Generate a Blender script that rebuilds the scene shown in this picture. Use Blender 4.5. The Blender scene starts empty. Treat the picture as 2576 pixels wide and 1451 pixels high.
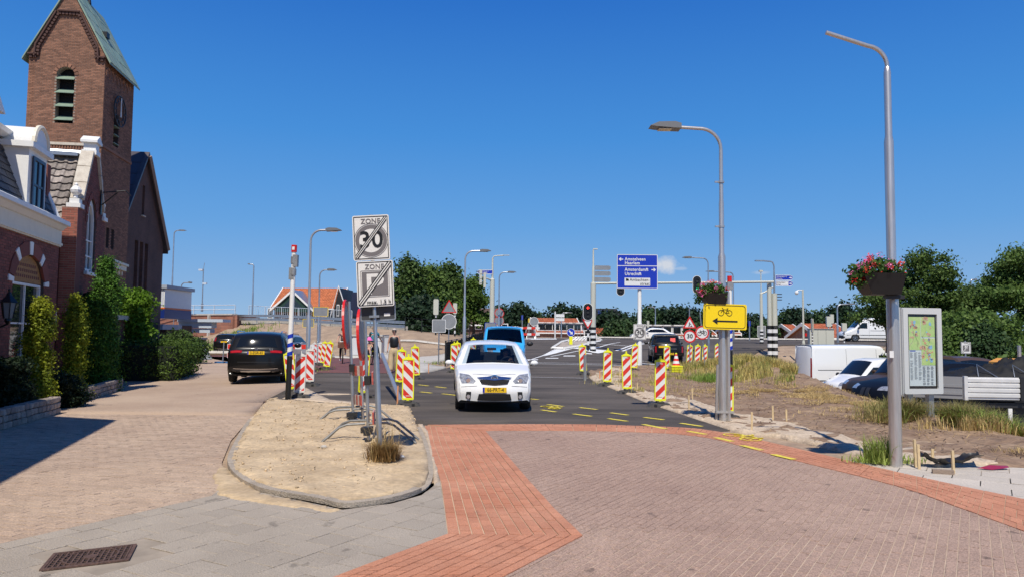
# street scene at a new crossing: camera, sky and sun first, then ground, buildings, plants, vehicles, street furniture, people
import bpy,bmesh,math,random
import numpy as np
from mathutils import Vector,Matrix,noise,geometry
random.seed(7)
rng=np.random.default_rng(7)
SC=bpy.context.scene
COL=SC.collection
R=math.radians
EYE,FPX,PITCH,ROLL=1.7,1860.0,R(3.58),R(0.55)
cam=bpy.data.cameras.new('camera')
cam.sensor_width=36;cam.lens=36*FPX/2576;cam.clip_start=0.05;cam.clip_end=6000
camo=bpy.data.objects.new('camera',cam);COL.objects.link(camo)
CM=Matrix.Rotation(R(90)+PITCH,4,'X')@Matrix.Rotation(ROLL,4,'Z')
camo.matrix_world=Matrix.Translation((0,0,EYE))@CM
SC.camera=camo
SUN_EL,SUN_AZ=R(56),R(4)
world=bpy.data.worlds.new('World');SC.world=world;world.use_nodes=True
wn,wl=world.node_tree.nodes,world.node_tree.links
sky=wn.new('ShaderNodeTexSky');sky.sky_type='NISHITA';sky.sun_disc=False
sky.sun_elevation=SUN_EL;sky.sun_rotation=math.pi+SUN_AZ
sky.altitude=300;sky.air_density=1.0;sky.dust_density=0.25;sky.ozone_density=4.5
tg=wn.new('ShaderNodeTexCoord');sz=wn.new('ShaderNodeSeparateXYZ');wl.new(tg.outputs['Generated'],sz.inputs[0])
rp=wn.new('ShaderNodeValToRGB');wl.new(sz.outputs[2],rp.inputs[0]);cr=rp.color_ramp
def _lin(r,g,b):return tuple(((v/255+.055)/1.055)**2.4/.085 for v in(r,g,b))+(1,)
cr.elements[0].position=0;cr.elements[0].color=_lin(148,186,224)
cr.elements[1].position=1;cr.elements[1].color=_lin(16,70,150)
for p_,c_ in((.06,(128,174,224)),(.14,(98,162,226)),(.26,(66,144,222)),(.42,(38,114,206)),(.6,(26,94,184))):
 e_=cr.elements.new(p_);e_.color=_lin(*c_)
hs=wn.new('ShaderNodeMix');hs.data_type='RGBA';hs.inputs['Factor'].default_value=.88
wl.new(sky.outputs[0],hs.inputs['A']);wl.new(rp.outputs[0],hs.inputs['B'])
bg=wn['Background'];bg.inputs['Strength'].default_value=0.085
tc=wn.new('ShaderNodeTexCoord')
def cloud(dirv,sx,sz,seed,amount,prev):
 d=Vector(dirv).normalized()
 sub=wn.new('ShaderNodeVectorMath');sub.operation='SUBTRACT';sub.inputs[1].default_value=d
 wl.new(tc.outputs['Generated'],sub.inputs[0])
 sc_=wn.new('ShaderNodeVectorMath');sc_.operation='MULTIPLY';sc_.inputs[1].default_value=(1/sx,1/sx,1/sz)
 wl.new(sub.outputs[0],sc_.inputs[0])
 ln=wn.new('ShaderNodeVectorMath');ln.operation='LENGTH';wl.new(sc_.outputs[0],ln.inputs[0])
 nz=wn.new('ShaderNodeTexNoise');nz.inputs['Scale'].default_value=70+seed;nz.inputs['Detail'].default_value=6
 wl.new(tc.outputs['Generated'],nz.inputs['Vector'])
 ad=wn.new('ShaderNodeMath');ad.operation='MULTIPLY_ADD';ad.inputs[1].default_value=1.5
 wl.new(nz.outputs['Fac'],ad.inputs[0]);wl.new(ln.outputs['Value'],ad.inputs[2])
 mr=wn.new('ShaderNodeMapRange');mr.inputs['From Min'].default_value=1.75;mr.inputs['From Max'].default_value=1.1
 mr.inputs['To Min'].default_value=0;mr.inputs['To Max'].default_value=amount
 wl.new(ad.outputs[0],mr.inputs['Value'])
 mx=wn.new('ShaderNodeMix');mx.data_type='RGBA'
 wl.new(mr.outputs[0],mx.inputs['Factor']);wl.new(prev,mx.inputs['A'])
 mx.inputs['B'].default_value=(8.2,8.4,8.9,1)
 return mx.outputs['Result']
def ray(px,py):
 return(CM.to_3x3()@Vector(((px-1288)/FPX,(725.5-py)/FPX,-1))).normalized()
o_=cloud(ray(1674,668),.020,.012,0,.85,hs.outputs['Result'])
o_=cloud(ray(1702,676),.014,.003,3,.3,o_)
o_=cloud(ray(1916,686),.012,.003,9,.3,o_)
wl.new(o_,bg.inputs['Color'])
sun=bpy.data.lights.new('sun','SUN');sun.energy=4.9;sun.angle=R(0.53);sun.color=(1,.94,.84)
suno=bpy.data.objects.new('sun',sun);COL.objects.link(suno)
sd=Vector((math.sin(SUN_AZ)*math.cos(SUN_EL),math.cos(SUN_AZ)*math.cos(SUN_EL),-math.sin(SUN_EL)))
suno.rotation_euler=sd.to_track_quat('-Z','Y').to_euler();suno.location=(0,-20,40)
vs=SC.view_settings;vs.view_transform='Standard';vs.look='None';vs.gamma=1;vs.exposure=0.0
vs.use_curve_mapping=False
SC.cycles.max_bounces=6;SC.cycles.transparent_max_bounces=8
try:SC.cycles.use_denoising=True
except Exception:pass
_ty=np.arange(-50,2001,.5)
_tz=np.interp(_ty,[-50,20,30,38,46,60,70,80,100,130,200,2000],[0,0,.2,.3,.42,1.12,1.40,1.46,1.3,.4,-1,-1])
_k=np.hanning(13);_k/=_k.sum();_tz=np.convolve(np.pad(_tz,6,'edge'),_k,'valid')
def sstep(t):
 t=np.clip(t,0,1);return t*t*(3-2*t)
def zt(x,y):
 x=np.asarray(x,float);y=np.asarray(y,float)
 zc=np.interp(y,_ty,_tz)
 zc=zc*(1-.75*sstep((x-4)/5)*(1-sstep((y-47)/12)))
 b=sstep((x+11)/4)*zc
 yr=np.interp(x,[-60,-32,-9,-3,4],[92,86,63,61,62])
 zr=np.interp(x,[-60,-45,-37,-33,-30,-9,-3,6],[.3,.5,1.0,2.1,3.05,2.0,1.45,1.2])
 w=np.interp(x,[-60,-32,-12,-3,4],[16,15,14,8,4])
 e=sstep((y-(yr-w))/w)
 left=(1-sstep((x-0)/5))
 fall=sstep((y-130)/80)
 z=b*(1-e*left)+e*left*np.maximum(zr,b)*(1-fall)+e*left*b*fall
 edge=np.interp(y,[-20,6,12.75,18.8,28,35,60],[8.6,8.6,8.7,9.2,10.9,12.0,13])
 dr=sstep((x-edge)/1.6)*(1-sstep((y-44)/10))
 z=z*(1-dr)+dr*np.interp(y,[0,16,22,27,38,60],[-.45,-.5,-.48,-.64,-1.25,-1.25])
 z=z+.62*np.exp(-((x-9.7)/1.5)**2-((y-30)/5.0)**2)*(1-dr)
 return z
def Z(x,y):return float(zt(x,y))
def at(px,py,Y):
 d=ray(px,py);return Vector((0,0,EYE))+d*(Y/d.y)
def G(px,py):
 d=ray(px,py);t=2.0
 for i in range(4000):
  p=Vector((0,0,EYE))+d*t
  if p.z<=Z(p.x,p.y):break
  t+=.05 if t<40 else .15
 return(p.x,p.y)
def gp(px,Y,py=None):
 if py is None:py=842+(EYE-0.2)*FPX/Y
 p=at(px,py,Y);return Vector((p.x,Y,Z(p.x,Y)))
def hz(py,px,Y):return at(px,py,Y).z
MATS={}
def mat(name,c,rough=.6,metal=0.,var=0.,vs_=3.,bump=0.,bs=40.,c2=None,rnd=0.,spec=.5,speck=0.,coat=0.,emit=None,trans=0.,detail=5,stretch=None,stain=0.):
 if name in MATS:return MATS[name]
 m=bpy.data.materials.new(name);m.use_nodes=True;MATS[name]=m
 n,l=m.node_tree.nodes,m.node_tree.links
 b=n['Principled BSDF']
 b.inputs['Roughness'].default_value=rough;b.inputs['Metallic'].default_value=metal
 b.inputs['Specular IOR Level'].default_value=spec;b.inputs['Coat Weight'].default_value=coat
 b.inputs['Coat Roughness'].default_value=.05
 col=None
 geo=n.new('ShaderNodeNewGeometry')
 pos=geo.outputs['Position']
 if stretch:
  vm=n.new('ShaderNodeVectorMath');vm.operation='MULTIPLY';vm.inputs[1].default_value=stretch
  l.new(pos,vm.inputs[0]);pos=vm.outputs[0]
 rgb=n.new('ShaderNodeRGB');rgb.outputs[0].default_value=(*c,1);col=rgb.outputs[0]
 if c2 is not None or var:
  nz=n.new('ShaderNodeTexNoise');nz.inputs['Scale'].default_value=vs_;nz.inputs['Detail'].default_value=detail
  nz.inputs['Roughness'].default_value=.62
  l.new(pos,nz.inputs['Vector'])
  mr=n.new('ShaderNodeMapRange');mr.inputs['From Min'].default_value=.35;mr.inputs['From Max'].default_value=.65
  l.new(nz.outputs['Fac'],mr.inputs['Value'])
  mx=n.new('ShaderNodeMix');mx.data_type='RGBA'
  l.new(mr.outputs[0],mx.inputs['Factor']);l.new(col,mx.inputs['A'])
  cc=c2 if c2 is not None else tuple(v*(1-var)for v in c)
  mx.inputs['B'].default_value=(*cc,1);col=mx.outputs['Result']
 if stain:
  nz=n.new('ShaderNodeTexNoise');nz.inputs['Scale'].default_value=2.6;nz.inputs['Detail'].default_value=3;nz.inputs['Roughness'].default_value=.55
  vm=n.new('ShaderNodeVectorMath');vm.operation='MULTIPLY';vm.inputs[1].default_value=(1.6,1,1);l.new(geo.outputs['Position'],vm.inputs[0]);l.new(vm.outputs[0],nz.inputs['Vector'])
  mr=n.new('ShaderNodeMapRange');mr.inputs['From Min'].default_value=.66;mr.inputs['From Max'].default_value=.71;mr.inputs['To Min'].default_value=1;mr.inputs['To Max'].default_value=1-stain
  l.new(nz.outputs['Fac'],mr.inputs['Value'])
  vm=n.new('ShaderNodeVectorMath');vm.operation='SCALE';l.new(col,vm.inputs[0]);l.new(mr.outputs[0],vm.inputs['Scale']);col=vm.outputs[0]
 if speck:
  nz=n.new('ShaderNodeTexNoise');nz.inputs['Scale'].default_value=bs*1.3;nz.inputs['Detail'].default_value=3
  l.new(pos,nz.inputs['Vector'])
  mr=n.new('ShaderNodeMapRange');mr.inputs['From Min'].default_value=.3;mr.inputs['From Max'].default_value=.7
  mr.inputs['To Min'].default_value=1-speck;mr.inputs['To Max'].default_value=1+speck
  l.new(nz.outputs['Fac'],mr.inputs['Value'])
  vm=n.new('ShaderNodeVectorMath');vm.operation='SCALE';l.new(col,vm.inputs[0]);l.new(mr.outputs[0],vm.inputs['Scale']);col=vm.outputs[0]
 if rnd:
  at_=n.new('ShaderNodeAttribute');at_.attribute_name='rnd'
  oi=n.new('ShaderNodeObjectInfo')
  ad=n.new('ShaderNodeMath');ad.operation='ADD';l.new(at_.outputs['Fac'],ad.inputs[0]);l.new(oi.outputs['Random'],ad.inputs[1])
  fr=n.new('ShaderNodeMath');fr.operation='FRACT';l.new(ad.outputs[0],fr.inputs[0])
  mr=n.new('ShaderNodeMapRange');mr.inputs['To Min'].default_value=1-rnd;mr.inputs['To Max'].default_value=1+rnd
  l.new(fr.outputs[0],mr.inputs['Value'])
  vm=n.new('ShaderNodeVectorMath');vm.operation='SCALE';l.new(col,vm.inputs[0]);l.new(mr.outputs[0],vm.inputs['Scale']);col=vm.outputs[0]
 l.new(col,b.inputs['Base Color'])
 if bump:
  nz=n.new('ShaderNodeTexNoise');nz.inputs['Scale'].default_value=bs;nz.inputs['Detail'].default_value=4
  l.new(pos,nz.inputs['Vector'])
  bp=n.new('ShaderNodeBump');bp.inputs['Strength'].default_value=bump;bp.inputs['Distance'].default_value=.02
  l.new(nz.outputs['Fac'],bp.inputs['Height']);l.new(bp.outputs[0],b.inputs['Normal'])
 if emit:
  b.inputs['Emission Color'].default_value=(*emit[0],1);b.inputs['Emission Strength'].default_value=emit[1]
 if trans:
  tr=n.new('ShaderNodeBsdfTranslucent');l.new(col,tr.inputs['Color'])
  ms=n.new('ShaderNodeMixShader');ms.inputs[0].default_value=trans
  l.new(b.outputs[0],ms.inputs[1]);l.new(tr.outputs[0],ms.inputs[2])
  l.new(ms.outputs[0],n['Material Output'].inputs['Surface'])
 return m
def glassmat(name,tint=(.75,.82,.85),mixv=.35,rough=.02):
 if name in MATS:return MATS[name]
 m=bpy.data.materials.new(name);m.use_nodes=True;MATS[name]=m
 n,l=m.node_tree.nodes,m.node_tree.links
 g=n.new('ShaderNodeBsdfGlossy');g.inputs['Roughness'].default_value=rough
 t=n.new('ShaderNodeBsdfTransparent');t.inputs['Color'].default_value=(*tint,1)
 f=n.new('ShaderNodeFresnel');ge=n.new('ShaderNodeNewGeometry');mi=n.new('ShaderNodeMapRange');mi.inputs['To Min'].default_value=1.45;mi.inputs['To Max'].default_value=1/1.45;l.new(ge.outputs['Backfacing'],mi.inputs['Value']);l.new(mi.outputs[0],f.inputs['IOR'])
 ms=n.new('ShaderNodeMixShader');l.new(f.outputs[0],ms.inputs[0]);l.new(t.outputs[0],ms.inputs[1]);l.new(g.outputs[0],ms.inputs[2])
 l.new(ms.outputs[0],n['Material Output'].inputs['Surface'])
 return m
def brickmat(name,c1,c2,mortar,bw=.21,rh=.065,axis='XZ',bump=.6,msize=.012):
 """brick bond for walls too far off to build brick by brick; object-space coordinates"""
 if name in MATS:return MATS[name]
 m=bpy.data.materials.new(name);m.use_nodes=True;MATS[name]=m
 n,l=m.node_tree.nodes,m.node_tree.links
 b=n['Principled BSDF'];b.inputs['Roughness'].default_value=.85
 t=n.new('ShaderNodeTexCoord');sp=n.new('ShaderNodeSeparateXYZ');cb=n.new('ShaderNodeCombineXYZ')
 l.new(t.outputs['Object'],sp.inputs[0])
 if axis=='XZ':
  ad=n.new('ShaderNodeMath');l.new(sp.outputs[0],ad.inputs[0]);l.new(sp.outputs[1],ad.inputs[1]);l.new(ad.outputs[0],cb.inputs[0]);l.new(sp.outputs[2],cb.inputs[1])
 else:
  l.new(sp.outputs[0],cb.inputs[0]);l.new(sp.outputs[1],cb.inputs[1])
 br=n.new('ShaderNodeTexBrick');l.new(cb.outputs[0],br.inputs['Vector'])
 br.inputs['Color1'].default_value=(*c1,1);br.inputs['Color2'].default_value=(*c2,1);br.inputs['Mortar'].default_value=(*mortar,1)
 br.inputs['Scale'].default_value=1;br.inputs['Brick Width'].default_value=bw;br.inputs['Row Height'].default_value=rh
 br.inputs['Mortar Size'].default_value=msize;br.inputs['Mortar Smooth'].default_value=.2
 nz=n.new('ShaderNodeTexNoise');nz.inputs['Scale'].default_value=.9;nz.inputs['Detail'].default_value=6
 l.new(t.outputs['Object'],nz.inputs['Vector'])
 mr=n.new('ShaderNodeMapRange');mr.inputs['From Min'].default_value=.3;mr.inputs['From Max'].default_value=.7
 mr.inputs['To Min'].default_value=.75;mr.inputs['To Max'].default_value=1.2;l.new(nz.outputs['Fac'],mr.inputs['Value'])
 vm=n.new('ShaderNodeVectorMath');vm.operation='SCALE';l.new(br.outputs['Color'],vm.inputs[0]);l.new(mr.outputs[0],vm.inputs['Scale'])
 l.new(vm.outputs[0],b.inputs['Base Color'])
 bp=n.new('ShaderNodeBump');bp.inputs['Strength'].default_value=bump;bp.inputs['Distance'].default_value=.01;bp.invert=True
 l.new(br.outputs['Fac'],bp.inputs['Height']);l.new(bp.outputs[0],b.inputs['Normal'])
 return m
def tag(o,label=None,cat=None,group=None,kind=None):
 if label:o['label']=label
 if cat:o['category']=cat
 if group:o['group']=group
 if kind:o['kind']=kind
 return o
def thing(name,label,cat,loc=(0,0,0),rz=0.,group=None,rx=0.,ry=0.):
 o=bpy.data.objects.new(name,None);COL.objects.link(o)
 o.empty_display_size=.2
 o.location=loc;o.rotation_euler=(rx,ry,rz)
 return tag(o,label,cat,group)
def copy_tree(o,parent=None):
 c=o.copy();COL.objects.link(c);c.parent=parent
 for ch in o.children:copy_tree(ch,c)
 return c
def place(root,loc,rz=0.,label=None,group=None,rx=0.,ry=0.,first=False,scale=None):
 o=root if first else copy_tree(root)
 o.location=loc;o.rotation_euler=(rx,ry,rz)
 if scale:o.scale=(scale,)*3
 if label:o['label']=label
 if group:o['group']=group
 return o
class MB:
 def __init__(s):s.v=[];s.f=[];s.m=[];s.M=Matrix();s.mi=0;s.r=[];s.rv=0.
 def add(s,vs,fs):
  k=len(s.v);s.v+=[tuple(s.M@Vector(v))for v in vs]
  for f in fs:s.f.append([i+k for i in f]);s.m.append(s.mi);s.r.append(s.rv)
 def box(s,c,d,rot=None,bevel=0):
  x,y,z=d[0]/2,d[1]/2,d[2]/2
  vs=[Vector((a,b,e))for a in(-x,x)for b in(-y,y)for e in(-z,z)]
  if rot is not None:vs=[rot@v for v in vs]
  vs=[v+Vector(c)for v in vs]
  s.add(vs,[(0,1,3,2),(4,6,7,5),(0,4,5,1),(2,3,7,6),(0,2,6,4),(1,5,7,3)])
  return s
 def b2(s,p,q):return s.box([(a+b)/2 for a,b in zip(p,q)],[abs(b-a)for a,b in zip(p,q)])
 def tube(s,pts,r,n=8,cap=True):
  pts=[Vector(p)for p in pts];rs=r if isinstance(r,(list,tuple))else[r]*len(pts)
  rings=[];up=None
  for i,p in enumerate(pts):
   d=(pts[min(i+1,len(pts)-1)]-pts[max(i-1,0)]).normalized()
   if up is None:up=Vector((0,0,1))if abs(d.z)<.9 else Vector((0,1,0))
   a=d.cross(up).normalized();b=a.cross(d).normalized();up=b
   rings.append([p+(a*math.cos(t)+b*math.sin(t))*rs[i]for t in[2*math.pi*j/n for j in range(n)]])
  vs=[v for q in rings for v in q];fs=[]
  for i in range(len(pts)-1):
   for j in range(n):
    fs.append((i*n+j,i*n+(j+1)%n,(i+1)*n+(j+1)%n,(i+1)*n+j))
  if cap:fs.append(tuple(range(n-1,-1,-1)));fs.append(tuple((len(pts)-1)*n+j for j in range(n)))
  s.add(vs,fs);return s
 def lathe(s,prof,n=16,c=(0,0,0),axis='Z'):
  vs=[];fs=[]
  for r,z in prof:
   for j in range(n):
    t=2*math.pi*j/n;a,b=r*math.cos(t),r*math.sin(t)
    v=(a,b,z)if axis=='Z' else((a,z,b)if axis=='Y' else(z,a,b))
    vs.append((v[0]+c[0],v[1]+c[1],v[2]+c[2]))
  for i in range(len(prof)-1):
   for j in range(n):fs.append((i*n+j,i*n+(j+1)%n,(i+1)*n+(j+1)%n,(i+1)*n+j))
  s.add(vs,fs);return s
 def prism(s,poly,y0,y1,plane='XZ'):
  """extrude a 2D polygon; XZ: depth along y, XY: along z, YZ: along x"""
  def P(a,b,d):return(a,d,b)if plane=='XZ' else((a,b,d)if plane=='XY' else(d,a,b))
  n=len(poly)
  vs=[P(a,b,y0)for a,b in poly]+[P(a,b,y1)for a,b in poly]
  fs=[tuple(range(n)),tuple(range(2*n-1,n-1,-1))]+[(i,(i+1)%n,n+(i+1)%n,n+i)for i in range(n)]
  s.add(vs,fs);return s
 def sphere(s,c,r,n=10,m=6):
  rr=r if isinstance(r,(tuple,list))else(r,r,r)
  vs=[(c[0],c[1],c[2]-rr[2])];fs=[]
  for i in range(1,m):
   a=-math.pi/2+math.pi*i/m
   for j in range(n):
    t=2*math.pi*j/n;vs.append((c[0]+rr[0]*math.cos(a)*math.cos(t),c[1]+rr[1]*math.cos(a)*math.sin(t),c[2]+rr[2]*math.sin(a)))
  vs.append((c[0],c[1],c[2]+rr[2]));L=len(vs)-1
  for j in range(n):fs.append((0,1+(j+1)%n,1+j));fs.append((L,L-n+j,L-n+(j+1)%n))
  for i in range(m-2):
   for j in range(n):fs.append((1+i*n+j,1+i*n+(j+1)%n,1+(i+1)*n+(j+1)%n,1+(i+1)*n+j))
  s.add(vs,fs);return s
 def mesh(s,name,mats,smooth=False):
  me=bpy.data.meshes.new(name);me.from_pydata(s.v,[],s.f);me.validate(clean_customdata=False)
  for m in(mats if isinstance(mats,(list,tuple))else[mats]):me.materials.append(m)
  if len(me.polygons)==len(s.m):
   me.polygons.foreach_set('material_index',s.m)
   if any(s.r):
    a=me.attributes.new('rnd','FLOAT','FACE');a.data.foreach_set('value',s.r)
  bm=bmesh.new();bm.from_mesh(me);bmesh.ops.recalc_face_normals(bm,faces=bm.faces);bm.to_mesh(me);bm.free()
  if smooth:
   me.polygons.foreach_set('use_smooth',[True]*len(me.polygons))
   try:me.set_sharp_from_angle(angle=R(smooth if smooth is not True and smooth>1 else 40))
   except Exception:pass
  return me
 def build(s,name,mats,parent=None,smooth=False,**k):
  return link(name,s.mesh(name,mats,smooth),parent,**k)
def link(name,me,parent=None,label=None,cat=None,group=None,kind=None,loc=None):
 o=bpy.data.objects.new(name,me);COL.objects.link(o);o.parent=parent
 if loc is not None:o.location=loc
 return tag(o,label,cat,group,kind)
def raw(name,v,f,m,parent=None,rnd=None,smooth=False,**k):
 me=bpy.data.meshes.new(name)
 v=np.asarray(v,np.float32).reshape(-1,3);f=np.asarray(f,np.int32)
 me.vertices.add(len(v));me.vertices.foreach_set('co',v.ravel())
 nf,q=f.shape
 me.loops.add(nf*q);me.loops.foreach_set('vertex_index',f.ravel())
 me.polygons.add(nf);me.polygons.foreach_set('loop_start',np.arange(0,nf*q,q,dtype=np.int32))
 try:me.polygons.foreach_set('loop_total',np.full(nf,q,np.int32))
 except Exception:pass
 me.update(calc_edges=True)
 if rnd is not None:
  a=me.attributes.new('rnd','FLOAT','FACE');a.data.foreach_set('value',np.asarray(rnd,np.float32))
 me.materials.append(m)
 if smooth:me.polygons.foreach_set('use_smooth',[True]*nf)
 return link(name,me,parent,**k)
def text(parent,s,size,loc,m,align='CENTER',rot=(R(90),0,0),name='lettering',sx=1.,bold=0.,ext=.0008):
 cu=bpy.data.curves.new(name,'FONT');cu.body=s;cu.size=size;cu.align_x=align;cu.align_y='CENTER'
 cu.extrude=ext;cu.offset=bold;cu.resolution_u=3;cu.materials.append(m);cu.space_character=1.05
 tmp=bpy.data.objects.new(name,cu);COL.objects.link(tmp);bpy.context.view_layer.update()
 me=bpy.data.meshes.new_from_object(tmp);bpy.data.objects.remove(tmp)
 if not me.materials:me.materials.append(m)
 o=bpy.data.objects.new(name,me);COL.objects.link(o);o.parent=parent;o.location=loc;o.rotation_euler=rot;o.scale=(sx,1,1)
 return o
def rr(w,h,r,n=4,cx=0,cz=0):
 p=[]
 for(sx,sz,a0)in((1,1,0),(-1,1,90),(-1,-1,180),(1,-1,270)):
  for i in range(n+1):
   a=R(a0+90*i/n);p.append((cx+sx*(w/2-r)+r*math.cos(a),cz+sz*(h/2-r)+r*math.sin(a)))
 return p
def disc(r,n=28,cx=0,cz=0):return[(cx+r*math.cos(2*math.pi*i/n),cz+r*math.sin(2*math.pi*i/n))for i in range(n)]
def ringp(mb,outer,inner,y0,y1):
 n=len(outer)
 vs=[(a,y0,b)for a,b in outer]+[(a,y0,b)for a,b in inner]+[(a,y1,b)for a,b in outer]+[(a,y1,b)for a,b in inner]
 fs=[]
 for i in range(n):
  j=(i+1)%n
  fs+=[(i,j,n+j,n+i),(2*n+i,3*n+i,3*n+j,2*n+j),(i,2*n+i,2*n+j,j),(n+i,n+j,3*n+j,3*n+i)]
 mb.add(vs,fs);return mb
def sh_clip(subj,rect):
 """subject polygon clipped by a convex counter-clockwise window"""
 out=subj
 n=len(rect)
 for i in range(n):
  a,b=rect[i],rect[(i+1)%n]
  inp=out;out=[]
  if not inp:return[]
  def side(p):return(b[0]-a[0])*(p[1]-a[1])-(b[1]-a[1])*(p[0]-a[0])
  s_=inp[-1];ss=side(s_)
  for e in inp:
   se=side(e)
   if se>=0:
    if ss<0:t=ss/(ss-se);out.append((s_[0]+(e[0]-s_[0])*t,s_[1]+(e[1]-s_[1])*t))
    out.append(e)
   elif ss>=0:
    t=ss/(ss-se);out.append((s_[0]+(e[0]-s_[0])*t,s_[1]+(e[1]-s_[1])*t))
   s_,ss=e,se
 return out
def area2(p):return sum(p[i-1][0]*p[i][1]-p[i][0]*p[i-1][1]for i in range(len(p)))
def inside(p,poly):
 x,y=p;c=False;n=len(poly);j=n-1
 for i in range(n):
  xi,yi=poly[i];xj,yj=poly[j]
  if(yi>y)!=(yj>y)and x<(xj-xi)*(y-yi)/(yj-yi)+xi:c=not c
  j=i
 return c
def ccw(p):return p if area2(p)>0 else p[::-1]
def in_mask(X,Y,poly):
 c=np.zeros(X.shape,bool);n=len(poly);j=n-1
 for i in range(n):
  xi,yi=poly[i];xj,yj=poly[j]
  with np.errstate(divide='ignore',invalid='ignore'):
   k=((yi>Y)!=(yj>Y))&(X<(xj-xi)*(Y-yi)/((yj-yi)or 1e-9)+xi)
  c^=k;j=i
 return c
def D2(pts):return[G(*p)for p in pts]
SAND=(.60,.46,.29)
m_ground=mat('dry_soil',(.40,.29,.19),.95,c2=(.27,.19,.13),vs_=.9,bump=1.,bs=9,speck=.22,detail=8)
m_asph=mat('asphalt',(.060,.052,.047),.9,spec=.2,c2=(.125,.106,.092),vs_=.45,bump=.35,bs=130,speck=.3,stretch=(.5,1.6,1))
m_sand=mat('yellow_sand',(.57,.435,.275),.95,c2=(.40,.295,.18),vs_=1.5,bump=1.,bs=14,speck=.14,detail=9)
m_sand2=mat('pale_sand',(.56,.45,.33),.95,c2=(.44,.34,.24),vs_=2.8,bump=1.,bs=16,speck=.18,detail=9)
m_soil=mat('brown_soil',(.185,.115,.072),.95,c2=(.30,.205,.132),vs_=1.3,bump=1.,bs=11,speck=.3,detail=9,stretch=(.6,1.8,1))
m_redpath=mat('red_asphalt',(.165,.062,.055),.85,c2=(.13,.055,.05),vs_=2,bump=.3,bs=120,speck=.2)
m_conc=mat('concrete',(.52,.49,.44),.85,c2=(.42,.39,.35),vs_=3,bump=.4,bs=60,speck=.12)
m_white=mat('white_road_paint',(.78,.78,.76),.6,var=.12,vs_=6)
m_yellow=mat('yellow_road_tape',(.85,.68,.04),.55,c2=(.60,.48,.06),vs_=14,detail=8)
m_kerb=mat('kerb_stone',(.42,.355,.28),.9,c2=(.31,.26,.205),vs_=6,bump=.7,bs=60,speck=.3)
def axis(fine0,fine1,step,far0,far1):
 a=list(np.arange(fine0,fine1+1e-6,step));s=step;p=fine1
 while p<far1:s*=1.4;p+=s;a.append(p)
 s=step;p=fine0
 while p>far0:s*=1.4;p-=s;a.insert(0,p)
 return np.array(a)
asph=[(-1.85,14.02),(-0.2,14.1),(1.2,14.0),(2.5,13.75),(3.6,13.35)]+D2([(1835,1082),(1750,1052),(1690,1031),(1628,1011),(1564,984),(1494,957)])+[(3.0,30.2),(4.6,34.5),(7.4,39),(10.8,43),(14,47.5),(19,56),(22,60),(60,61),(60,74),(20,77),(0,77),(-3,74),(-3.2,60),(-3.0,45),(-2.6,34),(-3.2,29.5),(-4.3,28.8),(-7.5,28.8),(-6.2,18.9),(-4.2,17.6),(-2.45,17.0)]
asph=ccw(asph)
redp=ccw([(-7.5,28.8),(-4.3,28.8),(-5.2,33),(-7.2,41),(-9.4,49.5),(-16,54),(-22,55),(-22,52),(-13.0,49.5)])
islandk=[(625,1060),(608,1085),(590,1118),(575,1150),(572,1170),(584,1195),(615,1220),(665,1240),(720,1250),(770,1259),(815,1270),(862,1280),(930,1272),(990,1262),(1040,1248),(1078,1226),(1090,1195),(1086,1150),(1072,1105),(1058,1075)]
ik=[G(*p)for p in islandk]
isl_in=[(700,1004),(645,1046),(612,1095),(590,1138),(581,1168),(592,1192),(622,1214),(668,1234),(724,1244),(772,1253),(815,1263),(862,1273),(930,1265),(990,1255),(1036,1242),(1068,1222),(1078,1194),(1074,1150),(1060,1105),(1046,1076)]
island=ccw(D2(isl_in)+[(-1.9,14.6),(-2.3,16.9),(-4.2,17.55),(-6.1,18.8)])
street=ccw(D2([(-60,1383),(532,1250),(560,1225),(558,1165),(580,1110),(630,1052)])+[(-6.15,18.6),(-7.5,28.8),(-9.5,33),(-13,40),(-16,52),(-24,52),(-17.3,33),(-12.2,16.5),(-11.5,12),(-11,7),(-9.5,4.2),(-5.5,4.2)])
xs=axis(-70,70,1,-1800,1800);ys=axis(-12,110,1,-60,2200)
X,Y=np.meshgrid(xs,ys);Zb=zt(X,Y)
paved=in_mask(X,Y,asph)|in_mask(X,Y,redp)|in_mask(X,Y,street)|((Y<14.2)&(X>-7)&(X<9))
bumps=np.array([[noise.fractal(Vector((a*.55,b*.55,1.3)),.9,2.1,4)for a in xs]for b in ys])*.10
nearp=paved.copy()
for dx in(-1,0,1):
 for dy in(-1,0,1):nearp|=np.roll(np.roll(paved,dx,1),dy,0)
Zb=np.where(nearp,Zb-np.where(Y<19,.014,.07),Zb-.01+np.where((abs(X)<70)&(Y<110),bumps*sstep((Y-20)/25)*(1-((X>9)&(Y<48))),0))
nx,ny=len(xs),len(ys)
idx=np.arange(nx*ny).reshape(ny,nx)
Fg=np.stack([idx[:-1,:-1],idx[:-1,1:],idx[1:,1:],idx[1:,:-1]],-1).reshape(-1,4)
raw('ground',np.stack([X,Y,Zb],-1),Fg,m_ground,kind='structure',smooth=True)
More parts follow.
